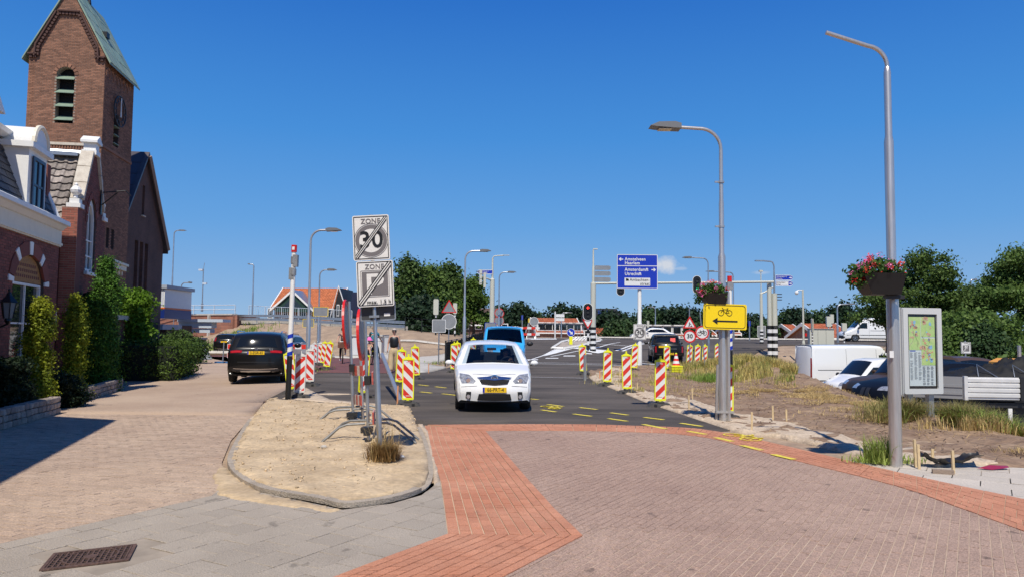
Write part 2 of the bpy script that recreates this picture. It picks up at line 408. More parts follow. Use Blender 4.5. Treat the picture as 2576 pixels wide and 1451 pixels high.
def drape(name,poly,off,m,step=1.,bumpf=None,parent=None,smooth=True,kind='structure',skirt=0,**k):
 bm=bmesh.new();poly=ccw(list(poly))
 bm.faces.new([bm.verts.new((x,y,0))for x,y in poly])
 x0,x1=min(p[0]for p in poly),max(p[0]for p in poly);y0,y1=min(p[1]for p in poly),max(p[1]for p in poly)
 bmesh.ops.triangulate(bm,faces=bm.faces[:])
 for ax,lo,hi in((0,x0,x1),(1,y0,y1)):
  v=math.floor(lo/step)*step+step
  while v<hi:
   no=(1,0,0)if ax==0 else(0,1,0);co=(v,0,0)if ax==0 else(0,v,0)
   bmesh.ops.bisect_plane(bm,geom=bm.verts[:]+bm.edges[:]+bm.faces[:],plane_co=co,plane_no=no,dist=1e-5)
   v+=step
 bmesh.ops.triangulate(bm,faces=[f for f in bm.faces if len(f.verts)>4])
 co=np.array([v.co[:2]for v in bm.verts]);zz=zt(co[:,0],co[:,1])+off
 bnd={v.index for e in bm.edges if e.is_boundary for v in e.verts}if(bumpf or skirt)else()
 bm.verts.index_update()
 bnd={v.index for e in bm.edges if e.is_boundary for v in e.verts}if(bumpf or skirt)else()
 for i,v in enumerate(bm.verts):
  v.co.z=zz[i]+(bumpf(co[i,0],co[i,1])if bumpf and i not in bnd else 0)-(skirt if i in bnd else 0)
 bm.normal_update();dn=[f for f in bm.faces if f.normal.z<0]
 if dn:bmesh.ops.reverse_faces(bm,faces=dn)
 if kind=='structure':
  r_=bmesh.ops.extrude_edge_only(bm,edges=[e for e in bm.edges if e.is_boundary])
  for v in r_['geom']:
   if isinstance(v,bmesh.types.BMVert):v.co.z-=.09
 me=bpy.data.meshes.new(name);bm.to_mesh(me);bm.free();me.materials.append(m)
 if smooth:me.polygons.foreach_set('use_smooth',[True]*len(me.polygons))
 return link(name,me,parent,kind=kind,**k)
drape('road',asph,.008,m_asph)
drape('car_park',[(11.0,14),(11.6,20),(13.0,27),(14.3,36),(14.6,44),(45,46),(45,12)],.012,mat('car_park_paving',(.20,.18,.16),.9,c2=(.26,.23,.20),vs_=1.5,speck=.15))
drape('cycle_path',redp,.014,m_redpath)
fp=[(-4.15,29.2),(-3.5,29.6),(-2.9,33),(-4.2,36),(-3.4,40),(-2.9,45),(-2.7,53),(-3.4,53),(-4.6,45),(-6.2,41),(-9.0,50.5),(-12,53.5),(-17,56),(-17.2,55.3),(-12,52.5),(-9.2,49.8),(-6.9,41),(-5.0,33)]
drape('footpath',fp,.05,m_conc,skirt=.04)
def strip(a,b,w):
 a,b=Vector(a),Vector(b);d=(b-a).normalized();n=Vector((-d.y,d.x))*w/2
 return[tuple(a+n),tuple(b+n),tuple(b-n),tuple(a-n)]
marks=tag(bpy.data.objects.new('road_marking',None),kind='structure');COL.objects.link(marks)
def mark(poly,m=m_white,nm='paint_line',off=.013):drape(nm,poly,off,m,parent=marks,kind=None,smooth=False)
def pg(px,Y):p=gp(px,Y);return(p.x,p.y)
mark(strip(pg(1318,37.0),pg(1556,36.2),.16));mark(strip(pg(1318,38.2),pg(1552,37.3),.12))
mark(strip(pg(1085,37.3),pg(1140,37.1),.16))
mark(strip(pg(1330,27.5),pg(1480,27.2),.06),off=.012)
for(px,Yv,w,l)in((1336,41,.22,1.0),(1388,43,.22,1.0),(1432,46,.22,1.0),(1475,49,.22,1.0),(1505,53,.22,1.0),(1630,42,.22,1.2),(1668,40.5,.22,1.2),(1690,46,.22,1.2),(1620,47,.2,1.)):
 p=pg(px,Yv);mark([(p[0]-l*.42,p[1]-.5),(p[0]+l*.35,p[1]-.35),(p[0]+l*.42,p[1]+.5),(p[0]-l*.3,p[1]+.35)])
mark(strip(pg(1545,36),pg(1800,46),.12))
mark([pg(1318,38.8),pg(1350,44),pg(1398,53),pg(1440,59),pg(1443,58.8),pg(1401,52.6),pg(1354,43.8),pg(1322,38.8)])
mark([pg(1366,45.5),pg(1395,52),pg(1412,55.8),pg(1462,57.5),pg(1478,57.7),pg(1440,53),pg(1400,48.5)])
mark(strip(pg(1385,45.4),pg(1560,62),.14));mark(strip(pg(1550,54),pg(1640,63.5),.18));mark(strip(pg(1566,54),pg(1652,63.5),.18))
mark(strip(pg(1500,59),pg(1610,56.5),.14))
for ox,Yv in((1490,52.5),):
 p=Vector(pg(ox,Yv));q=lambda a,b:(p.x+a,p.y+b)
 mark([q(-.5,-2),q(-.2,-2),q(.9,1),q(1.9,1),q(1.9,.4),q(2.5,1.7),q(1.6,2.6),q(1.7,1.8),q(.3,1.8)]if ox>1600 else[q(-.2,-2),q(.2,-2),q(1.4,1.2),q(-.6,1.6),q(-.6,2.4),q(-1.8,1.2),q(-.8,.2),q(-.7,.9),q(.5,.6)])
mark([pg(1300,66),pg(1400,68),pg(1400,71),pg(1330,70)]);mark(strip(pg(1410,70),pg(1560,69),.2))
def tape(a,b,w=.10):
 ga,gb=Vector(G(*a)),Vector(G(*b));mark(strip(ga,gb,w),m_yellow,'tape_strip',.017)
ytape=[((1052,968),(1078,971)),((1095,973),(1122,976)),((1058,986),(1086,989)),((1112,991),(1148,995)),((1325,1003),(1355,1006)),((1378,1018),(1417,1023)),((1458,1026),(1502,1031)),((1536,1039),(1580,1045)),((1620,1051),(1670,1057)),((1712,1066),(1766,1074)),((1362,1032),(1398,1037)),((1442,1042),(1488,1048)),((1530,1054),(1578,1061)),((1618,1069),(1676,1080)),((1730,1086),(1776,1094)),((1800,1102),(1842,1112)),((1866,1122),(1916,1134)),((1944,1145),(1998,1158))]
for a,b in ytape:tape(a,b,.11)
for q in((1365,1405,1021,1031),(1830,1905,1092,1112)):
 a,b=Vector(G(q[0],q[2])),Vector(G(q[1],q[3]));mb=MB();c=(a+b)/2;u=(b-a).normalized();w=Vector((-u.y,u.x));L=.62 if q[0]<1500 else .75
 def P(s,t):v=c+u*s*L*.62+w*t*L*.62;return(v.x,v.y,Z(v.x,v.y)+.022)
 for cx in(-.6,.6):mb.tube([P(cx+.36*math.cos(t),.36*math.sin(t))for t in[i*math.pi/6 for i in range(13)]],.02,4)
 mb.tube([P(-.6,0),P(-.3,.5),P(.3,.45),P(0,-.05),P(-.35,.42)],.02,4);mb.tube([P(.6,0),P(.3,.45),P(.35,.65)],.02,4);mb.tube([P(0,-.05),P(.6,0)],.02,4);mb.tube([P(-.35,.42),P(-.4,.7),P(-.6,.75)],.02,4)
 for i in range(len(mb.v)):v=mb.v[i];mb.v[i]=(v[0],v[1],min(v[2],Z(v[0],v[1])+.024))
 mb.build('bicycle_symbol',m_yellow,marks)
mi=[pg(1388,52.5),pg(1412,60),pg(1440,66),pg(1490,68),pg(1512,67),pg(1508,62),pg(1450,54.5),pg(1418,52)]
drape('traffic_island',mi,.12,mat('island_tiles',(.42,.36,.30),.9,c2=(.33,.28,.24),vs_=2,speck=.2),skirt=.12)
mb=MB()
for i in range(len(mi)):
 a,b=Vector(mi[i]),Vector(mi[(i+1)%len(mi)]);n_=max(1,int((b-a).length/1.2))
 for j in range(n_):
  p,q=a.lerp(b,j/n_),a.lerp(b,(j+.97)/n_);mb.tube([(p.x,p.y,Z(p.x,p.y)+.07),(q.x,q.y,Z(q.x,q.y)+.07)],.10,4)
mb.build('kerb',mat('white_kerb',(.72,.71,.67),.7,var=.1),kind='structure')
for a,b,nm in(((6.5,76),(60,73),0),((-12,57.5),(-3.2,53.0),1)):
 mb=MB();a,b=Vector(a),Vector(b);n_=int((b-a).length)
 for j in range(n_):
  p,q=a.lerp(b,j/n_),a.lerp(b,(j+.985)/n_);c=(p+q)/2
  mb.tube([(p.x,p.y,Z(p.x,p.y)+.08),(q.x,q.y,Z(q.x,q.y)+.08)],.12,4)
 mb.build('kerb',m_conc,kind='structure')
mb=MB();pts=[(-25,55.5),(-22,55.6),(-16,54.6),(-12.6,52.6)]
for a,b in zip(pts,pts[1:]):
 a,b=Vector(a),Vector(b);n_=max(1,int((b-a).length))
 for j in range(n_):
  p,q=a.lerp(b,j/n_),a.lerp(b,(j+.97)/n_);mb.tube([(p.x,p.y,Z(p.x,p.y)+.14),(q.x,q.y,Z(q.x,q.y)+.14)],.18,4)
mb.build('kerb',m_conc,kind='structure')
def fbm(x,y,s=1.,o=4):return noise.fractal(Vector((x*s,y*s,.7)),.9,2.0,o)
def pave(name,base,polys,full,m,mj,bw,bl,h=.010,jit=.0018,nsingle=290,piece='brick',zoff=.002):
 """polys: clipped or bent pieces; full: (cx, cy, angle) of whole ones. The nearest whole ones are objects, the rest one mesh."""
 root=drape(name,base,zoff,mj,smooth=False)
 full=sorted(full,key=lambda q:q[0]**2+(q[1])**2)
 vis=[q for q in full if abs(q[0])<q[1]*.70+.1 and q[1]>5.0]
 single=vis[:nsingle];sset=set(single)
 mb=MB();mb.box((0,0,h/2),(bl,bw,h));me=mb.mesh(piece,m)
 bm=bmesh.new();bm.from_mesh(me)
 bmesh.ops.bevel(bm,geom=[e for e in bm.edges if all(v.co.z>h*.9 for v in e.verts)],offset=.003,segments=1,affect='EDGES')
 bmesh.ops.delete(bm,geom=[f for f in bm.faces if f.normal.z<-.9],context='FACES');bm.to_mesh(me);bm.free()
 for(x,y,a)in single:
  o=bpy.data.objects.new(piece,me);COL.objects.link(o);o.parent=root
  o.location=(x,y,Z(x,y)+zoff+random.uniform(-jit,jit));o.rotation_euler=(random.gauss(0,.006),random.gauss(0,.006),a)
 mb=MB()
 for q in full:
  if q in sset:continue
  x,y,a=q;ca,sa=math.cos(a),math.sin(a);z=Z(x,y)+zoff+random.uniform(-jit,jit);mb.rv=random.random()
  c=[(x+ca*s*bl/2-sa*t*bw/2,y+sa*s*bl/2+ca*t*bw/2)for s,t in((-1,-1),(1,-1),(1,1),(-1,1))]
  k=len(mb.v);mb.v+=[(p[0],p[1],z+h)for p in c]+[(p[0],p[1],z-.002)for p in c]
  for f in((0,1,2,3),(0,4,5,1),(1,5,6,2),(2,6,7,3),(3,7,4,0)):mb.f.append([i+k for i in f]);mb.m.append(0);mb.r.append(mb.rv)
 for p in polys:
  if len(p)<3 or abs(area2(p))<.0004:continue
  p=ccw(p);n=len(p);k=len(mb.v);cx=sum(a[0]for a in p)/n;cy=sum(a[1]for a in p)/n;z=Z(cx,cy)+zoff+random.uniform(-jit,jit);rv=random.random()
  mb.v+=[(a[0],a[1],z+h)for a in p]+[(a[0],a[1],z-.002)for a in p]
  mb.f.append([k+i for i in range(n)]);mb.m.append(0);mb.r.append(rv)
  for i in range(n):mb.f.append([k+i,k+n+i,k+n+(i+1)%n,k+(i+1)%n]);mb.m.append(0);mb.r.append(rv)
 if mb.v:mb.build(piece,m,root,kind='stuff')
 return root
def lattice(poly,ang,bl,bw,joint,xr,yr,stagger=.5):
 poly=ccw(list(poly));full,part=[],[]
 ca,sa=math.cos(ang),math.sin(ang);cx0=(xr[0]+xr[1])/2;cy0=(yr[0]+yr[1])/2
 Rm=math.hypot(xr[1]-xr[0],yr[1]-yr[0])/2+1;nr,nc=int(Rm/bw)+1,int(Rm/bl)+1
 for r_ in range(-nr,nr+1):
  for c_ in range(-nc,nc+1):
   u=(c_+(stagger if r_%2 else 0))*bl;v=r_*bw
   x,y=cx0+ca*u-sa*v,cy0+sa*u+ca*v
   if not(xr[0]-.3<x<xr[1]+.3 and yr[0]-.3<y<yr[1]+.3):continue
   if abs(x)>y*.72+.8:continue
   a,b=bl/2-joint/2,bw/2-joint/2
   c=[(x+ca*s*a-sa*t*b,y+sa*s*a+ca*t*b)for s,t in((-1,-1),(1,-1),(1,1),(-1,1))]
   ins=[inside(p,poly)for p in c]
   if all(ins):full.append((x,y,ang))
   else:
    if not any(ins)and not inside((x,y),poly):continue
    q=sh_clip(poly,c)
    if len(q)>=3:part.append(q)
 return full,part
def resample(pl,step):
 out=[]
 for a,b in zip(pl,pl[1:]):
  a,b=Vector(a),Vector(b);n=max(1,round((b-a).length/step))
  out+=[tuple(a.lerp(b,i/n))for i in range(n)]
 return out+[tuple(pl[-1])]
def rows(L,Rr,n,bl,joint):
 """bricks laid in n running rows between two edge lines with matching corner points"""
 part=[]
 for k in range(n):
  t0,t1=k/n,(k+1)/n
  A=[Vector(a).lerp(Vector(b),t0)for a,b in zip(L,Rr)];B=[Vector(a).lerp(Vector(b),t1)for a,b in zip(L,Rr)]
  for i in range(len(A)-1):
   ln=((A[i+1]-A[i]).length+(B[i+1]-B[i]).length)/2;m_=max(1,round(ln/bl));off=(.5 if k%2 else 0)
   cuts=sorted({0.,1.}|{(j+off)/m_ for j in range(m_+1)if 0<(j+off)/m_<1})
   for c0,c1 in zip(cuts,cuts[1:]):
    g0,g1=c0+joint/2/max(ln,.01),c1-joint/2/max(ln,.01)
    if g1<=g0:continue
    w=((A[i]-B[i]).length+(A[i+1]-B[i+1]).length)/2;e=joint/2/max(w,.01)
    a0,a1,b0,b1=A[i].lerp(A[i+1],g0),A[i].lerp(A[i+1],g1),B[i].lerp(B[i+1],g0),B[i].lerp(B[i+1],g1)
    part.append([tuple(a0.lerp(b0,e)),tuple(a1.lerp(b1,e)),tuple(b1.lerp(a1,e)),tuple(b0.lerp(a0,e))])
 return part
def as_singles(root,part,m,n,h=.010,z0=.002,piece='brick'):
 """the nearest of the bent-row bricks as objects"""
 part=sorted(part,key=lambda p:p[0][0]**2+p[0][1]**2)
 vis=[p for p in part if p[0][1]>5.05 and abs(p[0][0])<p[0][1]*.70]
 ids=set(id(p)for p in vis[:n])
 for p in vis[:n]:
  p=ccw(p);cx=sum(a[0]for a in p)/4;cy=sum(a[1]for a in p)/4;z=random.uniform(-.0015,.0015)+Z(cx,cy)+z0
  mb=MB();mb.prism([(a[0]-cx,a[1]-cy)for a in p],0,h,'XY');o=mb.build(piece,m,root);o.location=(cx,cy,z)
 return[p for p in part if id(p)not in ids]
m_jsand=mat('joint_sand',(.58,.44,.31),.95,var=.2,bump=.5,bs=60)
m_red=mat('red_paver',(.46,.185,.10),.85,c2=(.53,.245,.145),vs_=1.1,bump=.5,bs=90,rnd=.09,speck=.26,stain=.25)
m_purple=mat('purple_paver',(.335,.222,.168),.88,c2=(.40,.275,.208),vs_=.45,bump=.6,bs=70,rnd=.06,speck=.42,stain=.45)
m_grey=mat('grey_tile',(.33,.28,.225),.9,stain=.35,c2=(.39,.335,.27),vs_=.8,bump=.55,bs=80,rnd=.06,speck=.26)
m_street=mat('dusty_street_brick',(.385,.274,.196),.92,c2=(.468,.347,.250),vs_=.45,bump=.7,bs=45,rnd=.09,speck=.2,stain=.3)
LA=D2([(1069,1071),(1076,1116),(1092,1165),(1109,1215),(1118,1280),(1126,1345)]);RA=D2([(1221,1084),(1254,1120),(1292,1165),(1332,1212),(1394,1280),(1467,1350)])
LB=[LA[-1]]+D2([(850,1451)]);RB=[RA[-1]]+D2([(1274,1451)])
d_=Vector(LB[-1])-Vector(LA[-1]);LB.append(tuple(Vector(LB[-1])+d_*1.5));RB.append(tuple(Vector(RB[-1])+d_*1.5))
pa=rows(resample(LA,9),resample(RA,9),11,.2,.011);pb=rows(LB,RB,11,.2,.011)
root=drape('red_brick_band',LA+LB[1:]+RB[::-1][:-1]+RA[::-1],.002,m_jsand,smooth=False)
rest=as_singles(root,pa+pb,m_red,280)
def merge_polys(polys,m,root,h=.010,z0=.002,nm='brick',jit=.0018):
 mb=MB()
 for p in polys:
  if len(p)<3:continue
  p=ccw(p);n=len(p);k=len(mb.v);cx=sum(a[0]for a in p)/n;cy=sum(a[1]for a in p)/n;z=Z(cx,cy)+z0+random.uniform(-jit,jit);rv=random.random()
  mb.v+=[(a[0],a[1],z+h)for a in p]+[(a[0],a[1],z-.002)for a in p]
  mb.f.append([k+i for i in range(n)]);mb.m.append(0);mb.r.append(rv)
  for i in range(n):mb.f.append([k+i,k+n+i,k+n+(i+1)%n,k+(i+1)%n]);mb.m.append(0);mb.r.append(rv)
 return mb.build(nm,m,root,kind='stuff')
merge_polys(rest,m_red,root)
UC=[(1075,1069),(1300,1067.5),(1500,1069),(1640,1073),(1740,1078),(1824,1090),(1939,1114),(2079,1147),(2248,1187),(2420,1224),(2590,1261),(2800,1310)]
LC=[(1221,1084),(1330,1083.5),(1500,1085),(1640,1089),(1725,1095),(1800,1106),(1900,1133),(1998,1160),(2248,1223),(2400,1274),(2590,1344),(2800,1425)]
UCw,LCw=D2(UC),D2(LC)
def hermite(pl,n=3):
 out=[]
 for i in range(len(pl)-1):
  p0,p1,p2,p3=[Vector(pl[max(0,min(len(pl)-1,j))])for j in(i-1,i,i+1,i+2)]
  for k in range(n):
   t=k/n;out.append(tuple(.5*((2*p1)+(p2-p0)*t+(2*p0-5*p1+4*p2-p3)*t*t+(3*p1-p0-3*p2+p3)*t**3)))
 return out+[tuple(pl[-1])]
UCw,LCw=hermite(UCw),hermite(LCw)
pc=rows(UCw,LCw,7,.2,.010)
root=drape('red_brick_strip',UCw+LCw[::-1],.003,m_jsand,smooth=False)
rest=as_singles(root,pc,m_red,280,z0=.003);merge_polys(rest,m_red,root,z0=.003)
purple=ccw(RB[::-1][:-1]+RA[::-1]+LCw[1:]+[(12,5.0),(8,3.5),(2,3.5)])
ang=math.atan2(-1.03,-.64)+math.pi
f_,p_=lattice(purple,ang,.21,.076,.007,(-2,11),(4.6,14))
pave('brown_brick_carriageway',purple,p_,f_,m_purple,mat('dark_joint_sand',(.56,.43,.32),.95,var=.25,bump=.5,bs=60),.069,.203,h=.0045)
grey=ccw([G(-60,1384),G(532,1250),G(575,1205),G(640,1238),G(760,1262),G(862,1284),G(985,1268),G(1060,1247),G(1100,1215),G(1107,1211),G(1118,1280),G(1126,1345)]+LB[1:]+[(-5.5,3.6)])
hole=[G(141,1398),G(351,1375),G(314,1416),G(94,1444)]
gc=Vector((sum(h_[0]for h_ in hole)/4,sum(h_[1]for h_ in hole)/4))
ag=math.atan2(1.76,.99)
f_,p_=lattice(grey,ag,.30,.30,.008,(-6,.3),(4.4,9.2))
nothole=lambda x,y:(lambda a,b:abs(a)>.37 or abs(b)>.32)((x-gc.x)*.93+(y-gc.y)*.36,-(x-gc.x)*.36+(y-gc.y)*.93)
f_=[q for q in f_ if nothole(q[0],q[1])]
pave('grey_tile_footway',grey,p_,f_,m_grey,mat('tile_joint',(.36,.30,.235),.95,var=.3),.293,.293,piece='tile',h=.0065)
stnear=ccw(sh_clip(street,[(-40,3),(10,3),(10,15.2),(-40,15.2)]))
stfar=ccw(sh_clip(street,[(-40,15.2),(10,15.2),(10,70),(-40,70)]))
f_,p_=lattice(stnear,R(-15.3),.21,.105,.006,(-13,-2.8),(4.4,15.2))
pave('dusty_brick_street',stnear,p_,f_,m_street,mat('street_joint',(.40,.29,.215),.95,var=.25,vs_=4,bump=.6,bs=60),.0985,.2045,h=.006,jit=.0025)
drape('dusty_street',stfar,.007,m_street)
slab=ccw([UCw[i]for i in range(len(UCw)-12,len(UCw))]+[(11.5,8.0),(10.5,9.6),G(2576,1178),G(2420,1172),G(2330,1168)])
f_,p_=lattice(slab,R(-33),.6,.4,.010,(4.5,12),(5.5,10.6))
pave('grey_slab_pavement',slab,p_,f_,mat('grey_slab',(.45,.40,.34),.9,c2=(.52,.46,.39),vs_=1.4,bump=.5,bs=60,rnd=.07,speck=.16),mat('slab_joint',(.30,.25,.2),.95),.39,.59,piece='slab',h=.006)
def bsoil(x,y):return max(-.05,fbm(x,y,2.2)*.075+fbm(x+9,y,8,3)*.035)
edgeR=D2([(2330,1172),(2230,1160),(2100,1128),(1960,1098),(1850,1084),(1835,1080),(1750,1052),(1690,1031),(1628,1011),(1564,984),(1494,957)])
verge=ccw([(11.0,9.0),(10.2,9.7)]+edgeR+[(3.05,30.4),(4.7,34.8),(7.5,39.3),(10.8,43.3),(14.5,46.5),(13.4,38),(12.2,30),(11.1,24),(10.2,18.8),(9.7,14),(9.9,10.5)])
drape('soil_verge',verge,.03,m_soil,step=.22,bumpf=bsoil,skirt=.05)
sandst=ccw(D2([(2360,1176),(2230,1163),(2100,1132),(1960,1101),(1850,1087),(1750,1055),(1628,1014),(1564,987),(1494,960),(1482,950)])+[(4.3,33.5),(5.3,33.0),(4.3,29)]+D2([(1570,970),(1650,990),(1760,1012),(1830,1040),(1900,1050),(1990,1060),(2040,1085),(2120,1100),(2190,1118),(2330,1140),(2460,1158),(2560,1172)]))
drape('sand_strip',sandst,.052,m_sand2,step=.16,bumpf=lambda x,y:fbm(x,y,3.5)*.035+fbm(x,y+5,14,3)*.012,skirt=.05)
def bsand(x,y):return .015+.09*math.exp(-((x+3.2)/1.8)**2-((y-14.2)/1.8)**2)+fbm(x,y,3)*.04+(.6+.6*fbm(x+3,y,.5,2))*fbm(x,y+5,11,3)*.030
drape('sand_island',island,.048,m_sand,step=.11,bumpf=bsand,skirt=.0)
spill=ccw(D2([(556,1170),(572,1180),(660,1244),(760,1262),(862,1284),(830,1292),(700,1276),(600,1262),(545,1245),(534,1200)]))
drape('sand_spill',spill,.019,m_sand,step=.15,bumpf=lambda x,y:fbm(x,y,4)*.01+.004,skirt=.014)
spill2=ccw(D2([(1076,1085),(1100,1180),(1108,1212),(1092,1220),(1084,1150),(1068,1090),(1050,1068),(1062,1066)]))
drape('sand_spill',spill2,.022,m_sand2,step=.15,bumpf=lambda x,y:fbm(x,y,4)*.008+.003,skirt=.016)
spill3=ccw(D2([(720,1012),(700,1004),(660,1042),(628,1056),(660,1070),(740,1040)]))
drape('sand_spill',spill3,.024,m_sand2,step=.2,bumpf=lambda x,y:fbm(x,y,4)*.01+.006,skirt=.015)
for q in(((-5.9,19.2),(-3.4,17.5),(-2.9,17.9),(-4.6,19.0),(-6.2,22.5)),((-5.6,20.5),(-4.9,20.3),(-4.2,20.6),(-5.0,20.9))):
 drape('sand_spill',q,.016,m_sand2,step=.3,skirt=.006)
kr=tag(bpy.data.objects.new('island_kerb',None),kind='structure');COL.objects.link(kr)
kk=hermite(ik,4)
acc=0;cur=[kk[0]]
ci=Vector((sum(p[0]for p in ik)/len(ik),sum(p[1]for p in ik)/len(ik)))
for a,b in zip(kk,kk[1:]):
 acc+=math.dist(a,b);cur.append(b)
 if acc>.62:
  inn=[]
  for i,p in enumerate(cur):
   q0,q1=cur[max(0,i-1)],cur[min(len(cur)-1,i+1)];d=(Vector(q1)-Vector(q0)).normalized();n1=Vector((-d.y,d.x))
   if n1.dot(ci-Vector(p))<0:n1=-n1
   inn.append(tuple(Vector(p)+n1*.10))
  c0,c1=Vector(cur[0]),Vector(cur[-1]);cc=(c0+c1)/2
  sh=lambda p:(Vector(p)-cc)*.985
  mb=MB();mb.prism([tuple(sh(p))for p in cur]+[tuple(sh(p))for p in inn[::-1]],-.03,(.018 if cc.x>-2.0 and cc.y>7.9 else .052),'XY')
  o=mb.build('kerb_stone',m_kerb,kr);o.location=(cc.x,cc.y,0);acc=0;cur=[b]
m_brA=mat('dark_red_brick',(.18,.052,.036),.8,rnd=.28,speck=.2,bs=30)
m_brT=mat('tower_brick',(.27,.130,.078),.85,rnd=.30,speck=.18,bs=20,var=.22,vs_=.8)
m_mortar=mat('mortar',(.30,.24,.19),.95)
m_mortarD=mat('dark_mortar',(.075,.055,.05),.95)
m_cream=mat('cream_paint',(.74,.67,.52),.5,var=.08,vs_=4)
m_whitep=mat('white_paint',(.80,.79,.75),.45,var=.06,vs_=5)
m_stone=mat('weathered_stone',(.62,.56,.46),.9,c2=(.48,.42,.34),vs_=5,bump=.5,bs=40,speck=.1)
m_slate=mat('black_slate',(.045,.045,.05),.55,rnd=.4,speck=.2)
m_pan=mat('weathered_grey_pantile',(.33,.28,.24),.75,c2=(.20,.17,.15),vs_=7,rnd=.35,speck=.25)
m_copper=mat('green_copper',(.20,.32,.25),.55,c2=(.27,.34,.26),vs_=1.5,rnd=.12,stretch=(1,1,.3))
m_louv=mat('louvre_green',(.22,.30,.22),.6,var=.2)
m_black=mat('black_paint',(.015,.015,.016),.4)
m_dark=mat('dark_void',(.006,.006,.007),.9)
m_glassd=mat('dark_window_glass',(.02,.025,.03),.04,spec=.9,var=.5,vs_=1.5)
m_oranget=mat('orange_roof_tile',(.48,.145,.055),.75,rnd=.16,speck=.15)
m_zinc=mat('zinc',(.42,.45,.48),.35,metal=.7)
TILT_B=R(15.3);TILT_C=R(8)
def tess(outer,holes=()):
 loops=[[Vector((a,b,0))for a,b in outer]]+[[Vector((a,b,0))for a,b in h]for h in holes]
 tr=geometry.tessellate_polygon(loops);pts=[(v.x,v.y)for lp in loops for v in lp]
 return pts,tr
class Wall:
 """wall in a plane: origin O, horizontal U, outward N (local to its building); outline and holes in (u, z)"""
 def __init__(s,parent,O,U,N,outline,holes=(),th=.25,mortar=None,name='wall'):
  s.O,s.U,s.N=Vector(O),Vector(U),Vector(N);s.outline=ccw(list(outline));s.holes=[ccw(list(h))for h in holes]
  s.M=Matrix(((s.U.x,s.N.x,0,s.O.x),(s.U.y,s.N.y,0,s.O.y),(s.U.z,s.N.z,1,s.O.z),(0,0,0,1)))
  pts,tr=tess(s.outline,s.holes);mb=MB();mb.M=s.M;n=len(pts)
  mb.add([(a,0,b)for a,b in pts]+[(a,-th,b)for a,b in pts],[tuple(t)for t in tr]+[tuple(i+n for i in t)for t in tr])
  k=0
  for lp in[s.outline]+s.holes:
   L=len(lp);mb.add([(a,0,b)for a,b in lp]+[(a,-th,b)for a,b in lp],[(i,(i+1)%L,L+(i+1)%L,L+i)for i in range(L)])
  s.obj=mb.build(name,mortar,parent)
 def bricks(s,m,bl=.215,bh=.065,j=.011,proud=.008,n=280,whole=None):
  us=[p[0]for p in s.outline];zs=[p[1]for p in s.outline];mb=MB();mb.M=s.M
  full,part=[],[]
  r_=0;z=min(zs)
  while z<max(zs):
   u=min(us)-(0 if r_%2 else bl/2)
   while u<max(us):
    c=[(u+j/2,z+j/2),(u+bl-j/2,z+j/2),(u+bl-j/2,z+bh-j/2),(u+j/2,z+bh-j/2)]
    cen=(u+bl/2,z+bh/2);u+=bl
    hit=[h for h in s.holes if any(inside(p,h)for p in c)]
    if hit:
     if all(inside(p,hit[0])for p in c):continue
     k=[p for p in c if not inside(p,hit[0])]
     if inside(cen,hit[0])or len(k)<2:continue
     ks=[p for p in c if inside(p,hit[0])]
     hx=[p[0]for p in hit[0]];lo,hi=min(hx),max(hx)
     if k[0][0]<(lo+hi)/2:c=[(min(p[0],lo if ks and max(q[0]for q in ks)>lo and(p[1]<max(q[1]for q in hit[0]))else p[0]),p[1])for p in c]
     else:c=[(max(p[0],hi),p[1])for p in c]
     if abs(area2(c))<.002:continue
     part.append(c);continue
    ins=[inside(p,s.outline)for p in c]
    if all(ins):full.append(cen)
    elif any(ins):
     q=sh_clip(s.outline,c)
     if len(q)>2:part.append(q)
   z+=bh;r_+=1
  MW=s.obj.matrix_world if False else None
  par=s.obj;pm=par.parent.matrix_basis if par.parent else Matrix()
  def dist(cen):w=pm@(s.M@Vector((cen[0],0,cen[1])));return(w-Vector((0,0,EYE))).length
  def vis(cen):
   w=pm@(s.M@Vector((cen[0],0,cen[1])));v=CM.to_3x3().transposed()@(w-Vector((0,0,EYE)))
   return v.z<0 and abs(v.x/v.z)<1300/FPX and abs(v.y/v.z)<740/FPX
  full.sort(key=dist);sing=[]
  for c in full:
   if len(sing)>=n:break
   if vis(c):sing.append(c)
  ss=set(sing)
  b=MB();b.M=Matrix(((s.U.x,s.N.x,0,0),(s.U.y,s.N.y,0,0),(s.U.z,s.N.z,1,0),(0,0,0,1)))
  b.box((0,proud/2-.01,0),(bl-j,proud+.02,bh-j));me=b.mesh('brick',m)
  for c in sing:
   o=bpy.data.objects.new('brick',me);COL.objects.link(o);o.parent=par;p=s.M@Vector((c[0],random.uniform(-.002,.002),c[1]));o.location=p
  for c in full:
   if c in ss:continue
   mb.rv=random.random();y=proud+random.uniform(-.002,.002);a,e=(bl-j)/2,(bh-j)/2
   mb.add([(c[0]-a,y,c[1]-e),(c[0]+a,y,c[1]-e),(c[0]+a,y,c[1]+e),(c[0]-a,y,c[1]+e),(c[0]-a,-.002,c[1]-e),(c[0]+a,-.002,c[1]-e),(c[0]+a,-.002,c[1]+e),(c[0]-a,-.002,c[1]+e)],[(0,1,2,3),(0,4,5,1),(1,5,6,2),(2,6,7,3),(3,7,4,0)])
  for p in part:
   mb.rv=random.random();L=len(p);mb.add([(a,proud,b_)for a,b_ in p]+[(a,-.002,b_)for a,b_ in p],[tuple(range(L))]+[(i,L+i,L+(i+1)%L,(i+1)%L)for i in range(L)])
  if mb.v:mb.build('brick',m,par,kind='stuff')
 def part(s,name,m,fn,parent=None,**k):
  mb=MB();mb.M=s.M;fn(mb);return mb.build(name,m,parent or s.obj.parent,**k)
